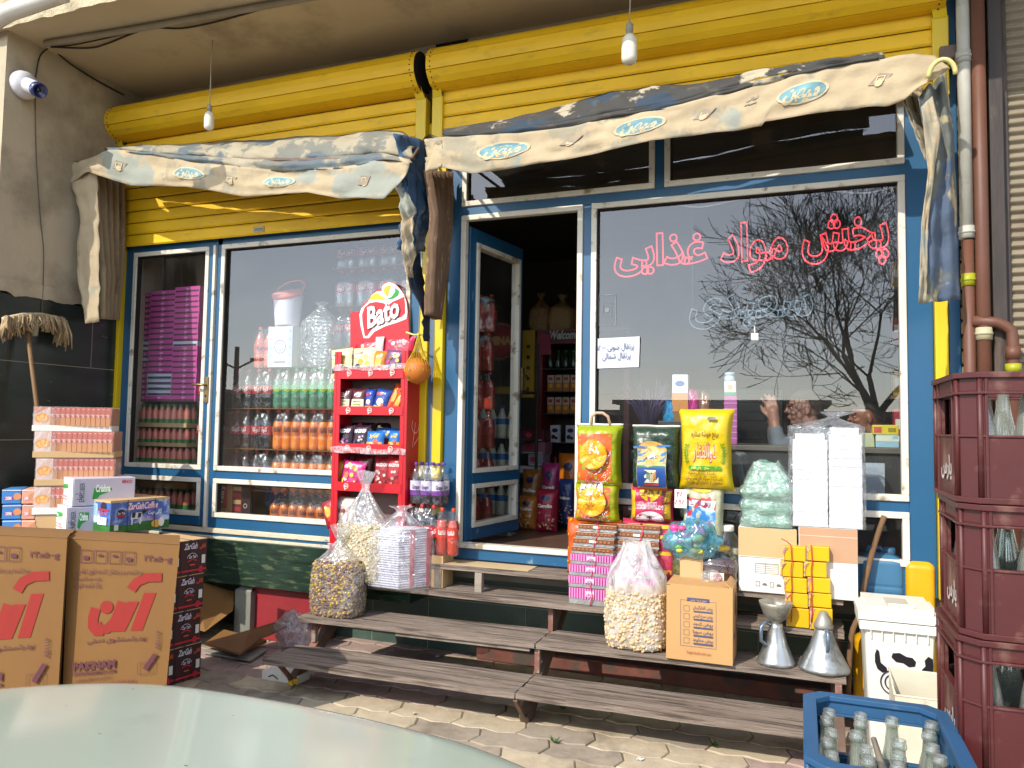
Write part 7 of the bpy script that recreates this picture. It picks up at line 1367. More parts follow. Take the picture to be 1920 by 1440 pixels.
# pink wafer trays and juice trays behind the narrow leaf
Yp=.20; wt=boxt('wafer_tray','pink proto','tray',0,0,-50,.26,.20,-49.96,mat('pink_tray','c8509c',r=.5,var=.05,bump=0),lambda d,w,h:(d.rect(w*.03,h*.05,w*.48,h*.38,ink('5a3a4a')),d.rect(w*.52,h*.05,w*.97,h*.38,ink('5a3a4a')),d.rect(w*.45,h*.5,w*.58,h*.8,ink('d8a0c4'))),bev=0)
wtw=boxt('wafer_tray','white proto','tray',0,0,-50,.26,.20,-49.96,mat('white_tray','c4c4da',r=.5,var=.05,bump=0),lambda d,w,h:(d.rect(w*.03,h*.05,w*.97,h*.45,ink('4a4650')),),bev=0)
GT='pink wafer trays in tall stacks behind the narrow pane'
for c_,(a_,b_,p0,p1,n) in enumerate(((252,272,549,752,20),(272,320,545,752,20),(320,367,538,752,21))):
    X0,X1,_,_2=pbox(a_,b_,752,752,Yp); zb_=lvl(310,752,Yp); zt2=lvl((a_+b_)/2,p0,Yp); h=(zt2-zb_)/n
    for k in range(n):
        wh=(c_==1 and 1<=k<=4) or (c_==2 and k==10) or (c_==0 and k in (7,9,10)); pr=wtw if wh else wt
        dup(pr,(X0+rnd.uniform(-.004,.004),Yp+.03*(c_==0)+.012*(c_==1),zb_+k*h),label=('white' if wh else 'pink')+' wafer tray, number %d from the bottom of the %s stack'%(k+1,('outer','middle','inner')[c_]),scale=((X1-X0-.004)/.26,1,(h-.001)/.04),group=GT)
purge(wt,wtw)
for i,(b_,p0) in enumerate(((800,757),(836,798),(873,834),(960,915))):
    X0,X1,_,_2=pbox(246,350,b_,b_,Yp); zb_=lvl(300,b_,Yp); H=lvl(300,p0,Yp)-zb_-.006; t=thing('juice_tray',('top','second','third','lowest')[i]+' tray of small green banded juice bottles below the pink wafer trays','juice tray',((X0+X1)/2,Yp,zb_),group='trays of small juice bottles',wc=False); n=9; r_=(X1-X0)/n/2
    f=None
    for j in range(2):
        for k in range(n):
            if f is None:
                m=MB(); m.lathe([(r_*.9,0),(r_*.92,H*.3),(r_*.92,H*.65),(r_*.5,H*.82),(r_*.42,H*.9)],LPINK,10,cap=False); m.lathe([(r_*.94,H*.18),(r_*.94,H*.36)],ink('2c7a3a',.4),10,cap=False); m.lathe([(r_*.5,H*.88),(r_*.5,H),(.001,H)],ink('3a6a3a',.4),8,cap=False); f=m.build('small_bottle',t); f.location=(-(X1-X0)/2+r_,r_,0)
            else: c=f.copy(); COL.objects.link(c); c.location=(-(X1-X0)/2+r_+k*2*r_,r_+j*2*r_,0)
    m=MB(); m.box((-(X1-X0)/2,-.004,-.003),((X1-X0)/2,r_*4+.004,H*.16),CARDL); m.build('tray',t)
X0,X1,_,_2=pbox(246,350,915,915,Yp); m=MB(); m.box((X0,Yp,lvl(300,915,Yp)),(X1,Yp+.15,lvl(300,874,Yp)),CARD); one(m,'carton','plain carton between the third and lowest trays of small juice bottles','carton',loc=(X0,Yp,0))
m=MB(); m.box((X0,Yp,-.011),(X1,Yp+.15,lvl(300,961,Yp)),CARD); one(m,'carton','plain carton on the shop floor under the lowest juice bottle tray','carton',loc=(X0,Yp,-.01))
purge(cola,oran,gren)
# ================================================================ inside the open doorway
SHM=mat('shelf_metal','3a3632',r=.5,var=.1); FR=mat('fridge_red','6a1a1c',r=.4,var=.08)
Yf=2.3; X0,X1,z0,z1=pbox(1006,1120,622,960,Yf); X1=at(1180,700,Y=Yf).x; zf=z1
t=thing('drinks_fridge','red framed display fridge with a black welcome header deep inside the doorway','fridge',((X0+X1)/2,Yf,-.01))
for a_,b_ in ((X0,X0+.05),(X1-.05,X1)): m=MB(); m.box((a_,Yf,-.01),(b_,Yf+.5,zf),FR); m.build('side_wall',t)
m=MB(); m.box((X0+.05,Yf+.45,-.01),(X1-.05,Yf+.5,zf),SHM); m.build('back_wall',t)
m=MB(); zh=at(1050,645,Y=Yf).z; m.box((X0,Yf-.02,zh),(X1,Yf+.5,zf+.02),FR); d=Dec(m,front(X0,Yf-.021,zh)); d.rect(.08,.03,X1-X0-.02,(zf-zh)-.0,ink('18181a')); d.text('Welcome',.26,.045,.11,ink('b8b8b4'),bold=.04,shear=.2,w=.30); m.build('header',t)
m=MB(); m.box((X0-.14,Yf-.03,zh-.50),(X0-.02,Yf,zf+.02),ink('a8860c')); m.box((X0+.02,Yf-.03,zh-.10),(X0+.14,Yf-.025,zf-.02),ink('8a1a3a')); d=Dec(m,front(X0-.14,Yf-.031,zh-.5)); [d.disc(.06,.08+.1*i,.018,ink('2a2618')) for i in range(5)]; m.build('price_strip',t)
shz=[]
for i,py in enumerate((690,733,775,830,900)):
    z=at(1060,py,Y=Yf).z; shz.append(z); m=MB(); m.box((X0+.05,Yf+.02,z-.01),(X1-.05,Yf+.44,z),SHM); m.build('shelf',t)
def many(name,label,cat,n,x0_,dx,Y,z,mk,group):
    base=None
    for i in range(n):
        if base is None: base=thing(name,label+', first in the row',cat,(x0_,Y,z),group=group,wc=False); mk(base); 
        else: dup(base,(x0_+i*dx,Y,z),label=label+', '+('second','third','fourth','fifth','sixth','seventh','eighth')[min(i-1,6)]+' in the row',group=group)
def jb(c1,c2):
    def mk(t): m=MB(); m.box((0,0,0),(.062,.05,.15),ink(c1,.4)); d=Dec(m,front(0,0,0)); d.rect(0,.0,.062,.08,ink(c2,.4)); d.disc(.031,.05,.02,ink('d89a2a')); d.rect(.01,.10,.05,.13,ink('a83a2a')); m.build('carton',t)
    return mk
GI='drinks and boxes inside the red fridge'
many('juice_carton','orange and white juice carton on the upper middle fridge shelf','juice',6,X0+.09,.075,Yf+.04,shz[1]+.001,jb('b8aa98','a8682a'),GI)
many('juice_carton','orange and white juice carton on the middle fridge shelf','juice',6,X0+.09,.075,Yf+.04,shz[2]+.001,jb('b8aa98','a8682a'),GI)
def db(c1,cp,H=.17):
    def mk(t): m=MB(); m.lathe([(.028,0),(.03,.02),(.03,H*.6),(.012,H*.85),(.012,H*.92)],mat('drink_'+c1,c1,r=.2,bump=0,coat=.5),12,cap=True); m.lathe([(.014,H*.9),(.014,H)],ink(cp),8); m.build('bottle_body',t)
    return mk
many('small_bottle','small green drink bottle on the top fridge shelf','bottle',6,X0+.11,.075,Yf+.06,shz[0]+.001,db('1c3a2a','2a8a4a'),GI)
many('small_bottle','small red drink bottle on the bottom fridge shelf','bottle',7,X0+.10,.07,Yf+.06,shz[4]+.001,db('7a1c14','b02a1c',.2),GI)
def cb(t): m=MB(); m.box((0,0,0),(.09,.05,.16),ink('c4c4cc',.4)); d=Dec(m,front(0,0,0)); d.disc(.045,.11,.03,ink('1c2440'),.02); d.disc(.03,.05,.02,ink('1c1c20')); d.disc(.06,.04,.014,ink('1c1c20')); m.build('carton',t)
many('milk_carton','white milk carton with dark patches on the low fridge shelf','carton',3,X0+.12,.15,Yf+.05,shz[3]+.001,cb,GI)
for (px,py,w,h,lab,tied) in ((1012,605,.17,.30,'round bag of nuts on top of the red fridge, tied at the neck',1),(1052,605,.20,.28,'round tan sack on top of the red fridge, right of the nut bag',0)):
    q=at(px,618,Y=Yf+.12); c=(q.x,Yf+.15,zf+.022); t=thing('stored_sack',lab,'sack',c,group='sacks on top of the fridge'); m=MB(); m.grid(sackfn(c,w*1.15,w*1.1,h*1.25,.14,.26,px,.10),30,26,mat('sack_tan%d'%tied,'8a6f4a' if tied else '9a8258',r=.6,var=.3 if tied else .06,vs=30,bump=.4,bs=50),closeu=True); m.build('sack_body',t)
q=at(938,640,Y=2.1); t=thing('round_sign','round red advertising disc with yellow lettering inside the doorway','sign',(q.x,2.1,q.z)); m=MB(); Mx=Matrix.Translation(q)@Matrix.Rotation(R(90),4,'X'); rs=.175; m.lathe([(rs,-.01),(rs,.01)],ink('8e2a24',.5),36,M=Mx); d=Dec(m,front(q.x,q.y-.012,q.z)); d.ring(0,0,rs,.02,ink('5e1a16'),n=36); d.text('MINA',0,-.03,.10,ink('b0782a'),bold=.07,w=.24); m.build('disc',t); m=MB(); m.tube([(q.x,2.12,-.01),(q.x,2.12,q.z)],.012,SHM); m.build('stand',t)
# shelf with white bottles seen through the open leaf
Ym=1.55; X0,X1,_,_2=pbox(893,962,800,800,Ym); t=thing('display_shelf','dark metal shelf unit seen through the open door glass','shelf',(X0,Ym,-.01)); lvz=[at(925,py,Y=Ym).z for py in (738,820,885,960)]
for z in (at(925,822,Y=Ym).z,at(925,888,Y=Ym).z,at(925,732,Y=Ym).z,.02): m=MB(); m.box((X0-.02,Ym-.01,z-.02),(X1+.1,Ym+.3,z),mat('shelf_board','6a5a2a' if z>.8 else '3a3632',r=.5) if False else SHM); m.build('shelf_board',t)
for x in (X0-.03,X1+.1): m=MB(); m.box((x,Ym+.28,-.01),(x+.02,Ym+.3,1.5),SHM); m.build('upright',t)
m=MB(); m.box((X0,Ym-.014,at(925,732,Y=Ym).z-.03),(X1+.08,Ym-.01,at(925,732,Y=Ym).z+.03),ink('8a7020')); m.build('price_rail',t)
def mk(t,H=.28,r=.042): m=MB(); m.lathe([(r*.9,0),(r,.02),(r,H*.6),(r*.4,H*.85),(r*.35,H*.92)],LMILK,14); m.lathe([(r*1.02,H*.42),(r*1.02,H*.6)],ink('3a78b8'),14,cap=False); m.lathe([(r*.42,H*.9),(r*.42,H)],ink('2a4a9a'),10); m.build('bottle_body',t)
for i,z in enumerate((at(925,822,Y=Ym).z,at(925,888,Y=Ym).z,.02)): many('milk_bottle','white milk bottle on the '+('upper','middle','lowest')[i]+' shelf behind the door','bottle',4,X0+.04,.088,Ym+.05,z+.001,mk,'white milk drink bottles behind the door glass')
Yo=.95; X0,_,_2,_3=pbox(893,915,600,600,Yo)
zz_=[.0+.30*i for i in range(6)]; o0=None
for i,z in enumerate(zz_):
    lab='red orange bottle pair in the tall column behind the open door, '+('lowest','second','third','fourth','fifth','topmost')[i]
    if o0 is None: o0=pack('bottle_pack',lab,2,1,.295,.046,LORR,ORC,ink('b8301c'),loc=(X0+.05,Yo,z-.008),group='red orange bottles in a tall column',fill=.78,n=10,filmon=True)
    else: dup(o0,(X0+.05+rnd.uniform(-.01,.01),Yo,z-.008),label=lab,group='red orange bottles in a tall column')
# bags of sweets piled on the shop floor
def aT(c1,c2,txt):
    def f(d,W,H):
        for i in range(22): d.disc(rnd.uniform(-.4,.4)*W,rnd.uniform(.08,.45)*H,W*.05,ink((c1,c2,'c8a878')[i%3],.4),n=7)
        d.disc(0,H*.80,W*.2,ink('1c2450',.4),H*.06); d.text(txt,0,H*.58,W*.2,ink('d4c8b4',.4),bold=.06,w=W*.7)
    return f
GS='bags of sweets on the shop floor'
Sx=lambda lab,a_,b_,c_,e,Y,col,art,**k: snack('sweets_bag',lab,a_,b_,c_,e,Y,col,art,group=GS,T=.12,cat='sweets bag',lean=.06,**k)
Sx('orange toffee bag on the shop floor at the foot of the open door',972,1008,930,992,1.05,'a8682a',aT('5a3a1c','c8b08a','Toffes'),z0=-.01,seed=41)
Sx('crimson sweets bag on the shop floor in the doorway centre',1005,1045,918,993,1.0,'8a1c34',aT('5a1c1c','c87a5a','Carolin'),z0=-.01,seed=42)
Sx('brown toffee bag standing behind the orange toffee bag',978,1014,880,940,1.35,'8a5a2a',aT('3a2414','c89a5a','Toffee'),z0=.0,seed=43)
Sx('pink sweets bag standing behind the crimson one',1014,1048,868,930,1.35,'8a2a5a',aT('b03a6a','c8a0b0','Caroli'),z0=.0,seed=44)
Sx('blue speckled sweets bag beside the pink one',1048,1078,898,960,1.25,'2a3a6a',aT('b03a3a','c8c8d8','Mix'),z0=.0,seed=45)
Sx('large orange crisps bag leaning at the right jamb',1046,1088,850,905,1.6,'b06018',aT('d8b83a','b03a1c','چی'),z0=.0,seed=46)
for i,(a_,b_,c_,e,Y,h,lab) in enumerate(((976,1020,806,828,1.9,'5a1c20','flat red chocolate box high on the pile inside the doorway'),(976,1022,828,852,1.9,'8a5a6a','flat pink box second on the pile inside the doorway'),(990,1018,852,874,1.85,'8a8a90','small grey box third on the pile inside the doorway'),(974,1012,874,897,1.85,'b0a8a8','white box lower on the pile inside the doorway'))):
    X0,X1,z0,z1=pbox(a_,b_,c_,e,Y); boxt('sweets_box',lab,'box',X0,Y,z0+.001,X1,Y+.2,z1-.001,ink(h,.5),lambda d,w,h_: (d.disc(w*.35,h_*.55,h_*.3,ink('b03a44'),h_*.22),d.rect(w*.1,h_*.1,w*.9,h_*.16,ink('c8c0b8'))),group='flat boxes piled inside the doorway')
X0,X1,z0,z1=pbox(974,1022,897,960,1.85); boxt('carton','plain carton under the flat boxes inside the doorway','carton',X0,1.85,-.011,X1,2.1,at(1000,897,Y=1.85).z-.001,CARD)
q=at(925,1002,Z=-.01); m=MB()
for i in range(5):
    for j in range(2): m.lathe([(.022,0),(.024,.012),(.012,.03),(.003,.033)],mat('egg_tray','8a857a',r=.9),10,(q.x-.09+i*.05,q.y+.02+j*.05,-.011))
m.box((q.x-.12,q.y-.01,-.011),(q.x+.14,q.y+.10,-.004),mat('egg_tray','8a857a',r=.9)); one(m,'egg_tray','grey egg tray lying upside down on the floor under the open door','egg tray',loc=(q.x,q.y,-.01))
# ================================================================ behind and on the wide window
q0,q1=at(1118,635,Y=.004),at(1198,690,Y=.004); m=MB(); W=q1.x-q0.x; H=q0.z-q1.z; m.grid(lambda u,v:(q0.x+W*u+.004*v,.003-.006*(u>.9)*(v>.9)-.0015*math.sin(u*4),q1.z+H*v+.006*u),8,6,mat('note_paper','c9ccd8',r=.8,var=.02,bump=0)); d=Dec(m,lambda u,v,h:Vector((q0.x+u,-.0005-h,q1.z+v)),.002); PN=ink('5a6478',.8); d.text('پرتقال جنوبی ۱۸۰۰۰',W*.46,H*.62,.05,PN,rot=.03,w=W*.86); d.text('پرتقال شمالی',W*.48,H*.32,.05,PN,rot=.03,w=W*.66); one(m,'paper_notice','white handwritten paper notice stuck low at the left of the wide window','notice',loc=q1)
q0,q1=at(1122,553,Y=.016),at(1155,610,Y=.016); m=MB(); d=Dec(m,front(q0.x,.017,q1.z),.001); W=q1.x-q0.x; H=q0.z-q1.z; FR_=ink('6f7478',.5); d.frame(0,0,W,H,.004,FR_); d.frame(W*.25,H*.28,W*.75,H*.75,.003,FR_); d.disc(W*.5,H*.5,W*.13,FR_); one(m,'door_sticker','faint grey outlined sticker on the wide window above the notice','sticker',loc=q1)
NR=emitm('neon_red',(.9,.05,.07),.42); NBL=mat('neon_off_blue','5f7480',r=.3,var=.02,bump=0); NW=mat('neon_back','8a6a70',r=.4,var=.02,bump=0)
def neon(label,txt,pxl,pxr,py,w,size,m_,name='neon_sign',Y=.13,dots=True,rot=0):
    a_=at(pxl,py[0],Y=Y); b_=at(pxr,py[1],Y=Y); t=thing(name,label,'neon sign',((a_.x+b_.x)/2,Y,a_.z),wc=True); vv,ff=textgeo(txt,.018,.0,res=3); words=txt.split(' '); 
    c=bpy.data.curves.new('t','FONT'); return t,a_,b_
def neonword(t,txt,X0,X1,z,size,m_,r=.0088,Y=.13):
    vv,ff=textgeo(txt,.035,r/size*.55,res=3); xs=[p[0] for p in vv]; lo,hi=min(xs),max(xs); k=(X1-X0)/(hi-lo); m=MB(); m.add([(X0+(x-lo)*k,Y-zz_*size,z+y*size) for x,y,zz_ in vv],ff,m_,True); m.build('word',t)
t=thing('neon_sign','red neon lettering of three Persian words hanging inside the wide window','neon sign',(1.7,.13,1.75))
for w_,l_,r_,py in (('پخش',1503,1668,468),('مواد',1350,1478,487),('غذایی',1151,1328,497)):
    a_=at(l_,py,Y=.13); b_=at(r_,py,Y=.13); neonword(t,w_,a_.x,b_.x,a_.z+(b_.z-a_.z)*.3,.29 if w_!='غذایی' else .25,NR)
t=thing('neon_sign','unlit pale blue neon word below the red lettering','neon sign',(1.7,.13,1.4))
a_=at(1292,597,Y=.13); b_=at(1525,590,Y=.13); neonword(t,'سعیدی',a_.x,b_.x,a_.z,.25,NBL,r=.007)
m=MB()
for p_ in ((1298,545),(1506,492),(1412,520)): 
    A=at(p_[0],p_[1]+30,Y=.13); m=MB(); m.tube([A,(A.x,.13,2.08)],.0012,NBL,4); m.build('hanging_thread',t)
q=at(1415,628,Y=.13); m=MB(); m.box((q.x-.02,.12,q.z-.03),(q.x+.02,.15,q.z+.01),CARDW); m.tube([(q.x,.13,q.z),(q.x,.13,q.z+.05)],.004,CARDW); m.build('plug',t)
tubepx('light_strip',[(1118,388,dict(Y=.06)),(1200,377,dict(Y=.06)),(1250,380,dict(Y=.06)),(1310,388,dict(Y=.06)),(1380,375,dict(Y=.06)),(1460,358,dict(Y=.06)),(1540,355,dict(Y=.06)),(1620,362,dict(Y=.06)),(1685,348,dict(Y=.06))],.005,ink('a8acb0',.4),'pale wavy cable along the top of the wide window','cable')
# counter
CT=mat('dark_counter','2c2e2e',r=.5,var=.15); zc_=at(1560,838,Y=.28).z; t=thing('shop_counter','long dark counter under the wide window with a pale edge','counter',(1.9,.25,-.01)); x0_=at(1290,850,Y=.28).x
m=MB(); m.box((x0_,.28,-.011),(2.85,.32,zc_-.03),CT); m.box((x0_,.28,-.011),(x0_+.03,.9,zc_-.03),CT); m.build('front_panel',t); m=MB(); m.box((x0_-.02,.26,zc_-.03),(2.85,.95,zc_),mat('counter_top','5f5a50',r=.4,var=.1)); m.build('counter_top',t,bevel=.003)
q=at(1628,868,Y=.262); q2=at(1660,930,Y=.262); m=MB(); m.box((q.x-.18,.2775,q2.z),(q2.x,.2795,q.z),ink('a8b2bc',.7)); one(m,'paper_sheet','pale blue paper sheet fixed to the counter front right of the napkins','paper',loc=q2)
def cbx(label,a_,b_,c_,e,Y,col,dec=None,cat='box',name='small_box',z0=None,dep=.1): X0,X1,z0_,z1=pbox(a_,b_,c_,e,Y); return boxt(name,label,cat,X0,Y,zc_+.001 if z0 is None else z0,X1,Y+dep,z1,ink(col,.45),dec,group='things on the shop counter')
cbx('pale blue and white box under the yellow boxes on the counter',1642,1686,815,832,.34,'8ab0bc',lambda d,w,h:d.rect(0,h*.5,w,h*.9,ink('c8ccb8')))
zz_=at(1660,815,Y=.34).z
cbx('yellow matchbox pack on top of the pale blue box on the counter',1636,1685,797,815,.34,'c9b41a',lambda d,w,h:(d.rect(w*.05,h*.2,w*.35,h*.8,ink('b8403a')),d.rect(w*.6,h*.3,w*.9,h*.7,ink('8a7a1c'))),z0=zz_)
cbx('pile of pale green ledgers on the counter left of the yellow pack',1612,1640,812,832,.36,'aab08a')
cbx('magenta tall box pile at the left end of the counter',1357,1382,742,836,.30,'a0508a',lambda d,w,h:[d.rect(0,h*.12*i,w,h*.12*i+.004,ink('c8a8c0')) for i in range(1,8)],dep=.06)
zz_=at(1370,742,Y=.30).z
cbx('white soap box with a green foot on top of the magenta boxes',1358,1380,715,742,.30,'ccd0d4',lambda d,w,h:(d.rect(0,0,w,h*.25,ink('2a7a5a')),d.disc(w*.5,h*.6,w*.25,ink('c89a6a'))),z0=zz_,dep=.06)
q=at(1368,708,Y=.33); c=(q.x,.33,at(1370,715,Y=.30).z); m=MB(); m.lathe([(.03,0),(.032,.01),(.030,.03),(.02,.035),(.03,.04),(.03,.055)],ink('a8b8c0'),14,c); one(m,'spray_bottle','small pale bottle top on the soap box','bottle',loc=c)
zt3=at(1275,790,Y=.40).z
boxt('side_table','dark cabinet behind the rice sacks inside the wide window','cabinet',at(1235,800,Y=.30).x,.28,-.011,at(1352,800,Y=.30).x,.7,zt3,CT)
X0,X1,z0,z1=pbox(1260,1290,702,748,.33); t=boxt('tissue_box','white and orange box leaning above the yellow rice sack inside the window','box',X0,.33,zt3+.06,X1,.38,z1,ink('d0d4dc',.5),lambda d,w,h:(d.rect(0,0,w,h*.5,ink('b87a3a')),d.disc(w*.5,h*.75,w*.3,ink('34589a'),h*.08)))
m=MB(); m.box((X0,.33,zt3+.001),(X1,.38,zt3+.059),CARD); one(m,'small_carton','small carton under the white and orange box inside the window','carton',loc=(X0,.33,zt3))
for k,(px,py,col,lab) in enumerate(((1256,765,'2a8ab8','shiny blue wrapped bundle inside the window beside the orange box'),(1300,752,'a8286a','shiny magenta wrapped bundle inside the window above the yellow sack'),(1322,756,'7a5a4a','brown wrapped bundle inside the window behind the yellow sack'))):
    q=at(px,py,Y=.36); one(crumple((q.x,.36,(q.z+zt3)/2),(.045,.04,(q.z-zt3)/2+.06),mat('shiny_'+col,col,r=.2,metal=.4,var=.3,vs=20,bump=.6,bs=40),k+40,24,18,.25,False),'wrapped_bundle',lab,'bundle',loc=(q.x,.36,zt3))
q=at(1215,790,Y=.5); t=thing('dried_flowers','bunch of dried purple twigs standing inside the wide window','flowers',(q.x,.5,q.z)); m=MB()
for i in range(60): a_=rnd.uniform(-.9,.9); L_=rnd.uniform(.12,.30); m.tube([(q.x,.5,q.z-.1),(q.x+math.sin(a_)*L_*.5,.5+rnd.uniform(-.05,.05),q.z+L_*.4),(q.x+math.sin(a_)*L_,.5+rnd.uniform(-.1,.1),q.z+math.cos(a_)*L_)],.0018,ink('5a4a7a'),3)
m.build('twigs',t); m=MB(); m.lathe([(.05,-.011),(.07,.05),(.05,q.z-.1),(.07,q.z-.05)],ink('4a5a7a',.3),16,(q.x,.5,0),cap=False); m.build('vase',t)
# black freezer / cabinet behind the men, wall shelf on the right
X0,X1,z0,z1=pbox(1292,1468,730,830,1.6); t=thing('black_cabinet','black cabinet with drawers behind the man, inside the wide window','cabinet',(X0,1.6,-.01)); m=MB(); m.box((X0,1.6,-.011),(X1,2.0,z1),mat('black_lacquer','0f0f10',r=.3,var=.1)); m.build('carcass',t,bevel=.004)
for i in range(5): m=MB(); m.box((X0+.02,1.588,z1-.10-.14*i),(X1-.12,1.6,z1-.03-.14*i),mat('black_drawer','171718',r=.25)); m.build('drawer',t,bevel=.003)
m=MB(); q=at(1428,722,Y=1.7); m.tube([(q.x,1.7,z1),(q.x,1.7,q.z),(q.x-.02,1.7,q.z+.01),(q.x-.03,1.7,q.z-.01)],.006,ink('1a1a1a')); m.build('hook',t)
XS=at(1668,600,Y=1.0).x; t=thing('wall_shelf','tall shelf of mixed packets at the right inside the wide window','shelf',(XS,1.0,-.01)); 
m=MB(); m.box((2.93,.98,-.01),(2.949,1.33,2.95),mat('shelf_back','34322e',r=.8)); m.build('side_panel',t)
for z in (.7,1.0,1.35,1.7): m=MB(); m.box((XS,1.0,z-.02),(2.949,1.33,z),mat('shelf_wood','5a4a34',r=.7)); m.build('shelf_board',t)
m=MB(); m.box((XS,1.33,-.01),(2.949,1.36,2.95),mat('shelf_back','34322e',r=.8)); m.build('back_panel',t)  # panels carried up and out to the wall to cover its sunlit strip
cc=0
for z in (.7,1.0,1.35,1.7):
    for i in range(6):
        if XS+.02+i*.1>2.85: break
        h=rnd.uniform(.12,.22); col=('8a2a3a','3a5a8a','a8a8a0','9a7a2a','3a6a4a','7a7a8a')[(cc*5)%6]; m=MB(); m.box((XS+.02+i*.1,1.04,z+.001),(XS+.10+i*.1,1.14,z+h),ink(col,.4)); d=Dec(m,front(XS+.02+i*.1,1.04,z)); d.rect(.01,h*.4,.07,h*.7,ink('c0bcb0',.5)); one(m,'shelf_packet','packet number %d on the %s board of the wall shelf inside the wide window'%(i+1,{.7:'lowest',1.0:'second',1.35:'third',1.7:'top'}[z]),'packet',loc=(XS+.05+i*.1,1.04,z),group='packets on the wall shelf'); cc+=1
# ================================================================ the two men inside
def caps(m,p0,p1,r0,r1,mt,n=12):
    p0,p1=Vector(p0),Vector(p1); k=5; m.tube([p0.lerp(p1,i/k) for i in range(k+1)],[r0+(r1-r0)*i/k for i in range(k+1)],mt,n); m.ball(p0,r0,mt,12,8); m.ball(p1,r1,mt,12,8)
def remesh(o,vs,sm=6): a_=o.modifiers.new('r','REMESH'); a_.mode='VOXEL'; a_.voxel_size=vs; a_.use_smooth_shade=True; b_=o.modifiers.new('s','SMOOTH'); b_.iterations=sm; b_.factor=.5
def person(label,H,skin,hairc,cloth,hands=None,arms=None,torso=None,sc=1,beard=None):
    t=thing('person',label,'person',(H.x,H.y,-.01)); F=Vector((-1,-.18,-.02)).normalized(); U=Vector((-.08,0,1)).normalized(); S_=F.cross(U).normalized()*-1
    P_=lambda f,s_,u: H+(F*f+S_*s_+U*u)*sc
    m=MB(); E=lambda c,r,sx=(1,1,1): m.add(*ell(c,r),skin,True)
    def ell(c,r):
        vs=[];fs=[]; n,k=16,10
        for j in range(k+1):
            for i in range(n): a_=2*math.pi*i/n; b_=math.pi*j/k; vs.append(P_(c[0]+r[0]*math.sin(b_)*math.cos(a_),c[1]+r[1]*math.sin(b_)*math.sin(a_),c[2]+r[2]*math.cos(b_)))
        for j in range(k): fs+=[(j*n+i,(j+1)*n+i,(j+1)*n+(i+1)%n,j*n+(i+1)%n) for i in range(n)]
        return vs,fs
    E((-.012,0,.025),(.098,.076,.095)); E((.035,0,-.035),(.055,.056,.075)); E((.058,0,-.083),(.028,.034,.022)); E((.02,0,-.075),(.05,.05,.035))
    E((.082,0,.028),(.018,.05,.012)); E((.103,0,-.012),(.018,.013,.013)); E((.092,0,.008),(.014,.009,.026)); E((.088,0,-.046),(.014,.024,.009)); E((.085,0,-.058),(.013,.021,.007)); E((.06,.035,-.02),(.03,.022,.02)); E((.06,-.035,-.02),(.03,.022,.02))
    for s_ in (-1,1): E((-.012,s_*.078,-.005),(.017,.008,.030)); E((-.006,s_*.077,-.026),(.009,.007,.012))
    caps(m,P_(-.02,0,-.05),P_(-.055,0,-.17),.056*sc,.060*sc,skin)
    for arm in (arms or []):
        el,wr,hd,tip,sd=arm
        caps(m,Vector(el).lerp(wr,.45),wr,.038,.027,skin); caps(m,wr,hd,.027,.034,skin); dirn=(Vector(tip)-Vector(hd)).normalized(); lat=dirn.cross(Vector((0,1,0))).normalized(); n_v=Vector((0,1,0))
        pc=Vector(hd).lerp(tip,.25); 
        for kk in range(4): b_=Vector(hd)+lat*(kk-1.5)*.019+dirn*.02; L_=(.075,.088,.092,.070)[kk]; c1=b_+dirn*L_*.5+Vector((0,sd*.004,0)); c2=b_+dirn*L_+lat*(kk-1.5)*.006+Vector((-.010,0,0)); caps(m,b_,c1,.0105,.0095,skin,8); caps(m,c1,c2,.0095,.0078,skin,8)
        th=Vector(wr).lerp(hd,.6)-lat*(-.03); caps(m,th,th+lat*.022+dirn*.035,.012,.011,skin,8); caps(m,th+lat*.022+dirn*.035,th+lat*.026+dirn*.068,.011,.009,skin,8)
        for kk in range(3): caps(m,Vector(wr)+lat*(kk-1)*.016,Vector(hd)+lat*(kk-1)*.022+dirn*.02,.018,.016,skin,8)
    o=m.build('body',t); remesh(o,.0055,4)
    m=MB()
    def hf(u,v):
        a_=u*2*math.pi; b_=v*math.pi*.56; c_=(-.020+.104*math.sin(b_)*math.cos(a_),.083*math.sin(b_)*math.sin(a_),.033+.098*math.cos(b_)); q=P_(*c_)
        f=math.cos(a_); 
        if v>.72 and f>0: q=P_(-.020+.104*math.sin(.72*math.pi*.56)*math.cos(a_)*.97,.083*math.sin(.72*math.pi*.56)*math.sin(a_)*.97,.033+.098*math.cos(.72*math.pi*.56))
        if v>.9 and f<0: q=q+U*(-.045*(-f)*(v-.9)/.1)*sc
        return q+Vector((nz(q*40),nz(q*40,1,5),nz(q*40,1,9)))*.003
    m.grid(hf,36,16,hairc,closeu=True); m.build('hair',t)
    for s_ in (-1,1):
        m=MB(); c=P_(.076,s_*.030,.008); m.ball(c-F*.002,.0095*sc,ink('857468',.4),10,8); m.ball(c+F*.0035,.006*sc,ink('1a120e',.2),8,6); m.build('eye',t)
        m=MB(); m.tube([P_(.090,s_*.012,.033),P_(.088,s_*.032,.037),P_(.070,s_*.052,.032)],.004,hairc,6); m.build('eyebrow',t)
    if beard: m=MB(); m.add(*ell((.040,0,-.080),(.052,.050,.034)),beard,True); m.add(*ell((.0,.0,-.06),(.05,.062,.03)),beard,True); m.build('beard',t)
    m=MB(); 
    for a_,b_,r0,r1 in torso: caps(m,a_,b_,r0,r1,cloth,14)
    o=m.build('jacket',t); remesh(o,.009,5)
    m=MB(); nk=P_(-.048,0,-.128); m.tube([nk+Vector((.065*math.cos(a_),.062*math.sin(a_),.018*math.cos(a_))) for a_ in [2*math.pi*i/20 for i in range(21)]],.014,cloth,8); m.build('collar',t)
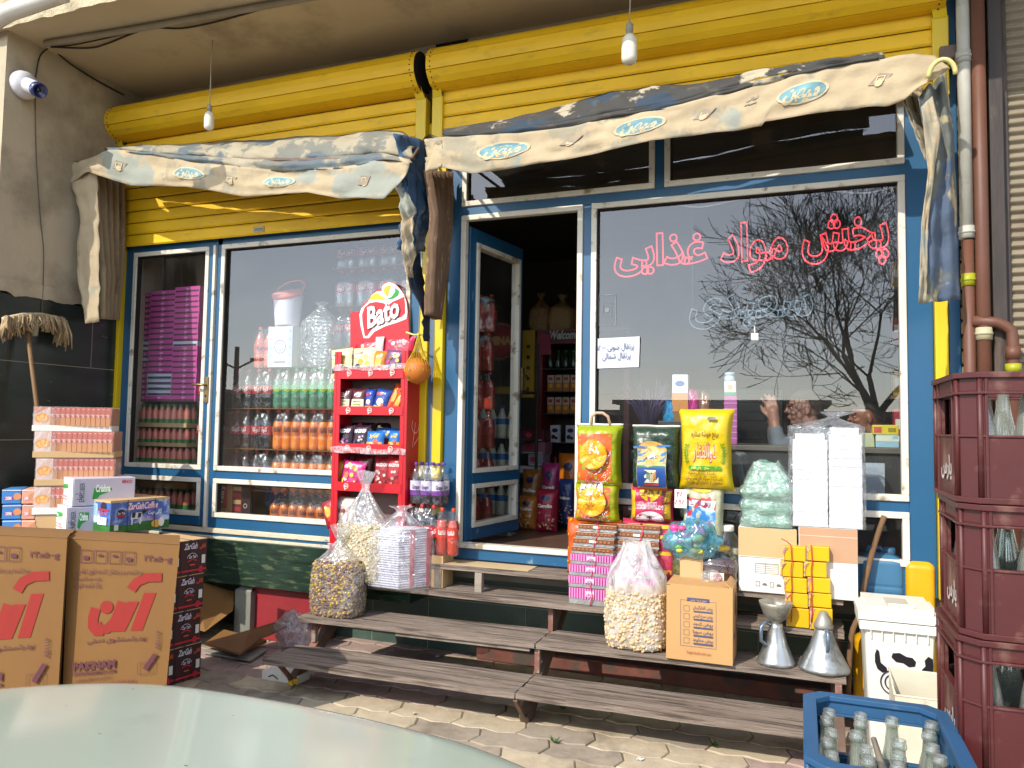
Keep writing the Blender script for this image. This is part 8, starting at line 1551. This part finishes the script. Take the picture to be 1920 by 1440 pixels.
    return t
SK=mat('skin','8c6656',r=.5,var=.06,vs=12,bump=.05,bs=80); SK2=mat('skin_dark','7a4a32',r=.5,var=.06,vs=12,bump=.05,bs=80); GJ=mat('grey_jersey','5f676e',r=.9,var=.12,vs=12,bump=.3,bs=70)
Y1=.80; HH=at(1506,768,Y=Y1); sh=HH+Vector((.13,-.15,-.19)); sh2=HH+Vector((.10,.18,-.20)); el=at(1462,836,Y=Y1-.22); wr=at(1452,790,Y=Y1-.20); hd=at(1450,772,Y=Y1-.19); tip=at(1441,738,Y=Y1-.17); off=Vector((-.012,.06,.006))
person('man in a grey jersey in profile with raised clasped hands behind the wide window',HH,SK,mat('short_hair','2e241e',r=.8,var=.3,vs=60,bump=.6,bs=200),GJ,arms=[(el,wr,hd,tip,1),(el+off,wr+off,hd+off,tip+off+Vector((.01,0,-.008)),-1)],
 torso=[(sh,el,.066,.048),(el,el.lerp(wr,.62),.048,.040),(sh2,el+off*3,.064,.048),(el+off*3,(el+off*3).lerp(wr+off,.6),.046,.038),(sh,sh2,.07,.07),(HH+Vector((.07,.0,-.145)),HH+Vector((.16,.02,-.27)),.070,.13),(HH+Vector((.16,.02,-.30)),HH+Vector((.30,.05,-.62)),.15,.17),(sh,HH+Vector((.26,-.04,-.45)),.075,.13),(sh2,HH+Vector((.24,.10,-.45)),.075,.13)])
Y2=1.15; H2=at(1622,784,Y=Y2); s1=H2+Vector((.08,-.17,-.20)); s2=H2+Vector((.06,.17,-.20)); BJ=mat('black_jacket','15171a',r=.8,var=.2,bump=.2)
person('dark haired second man in a black jacket, seated right of the man in grey',H2,SK2,mat('black_hair','0e0c0b',r=.6,var=.3,vs=60,bump=.6,bs=200),BJ,sc=.95,
 torso=[(s1,s2,.075,.075),(H2+Vector((.04,0,-.15)),H2+Vector((.06,0,-.35)),.075,.15),(H2+Vector((.06,0,-.35)),H2+Vector((.10,0,-.75)),.16,.16),(s1,H2+Vector((-.05,-.22,-.52)),.065,.05),(s2,H2+Vector((-.05,.2,-.52)),.065,.05)])
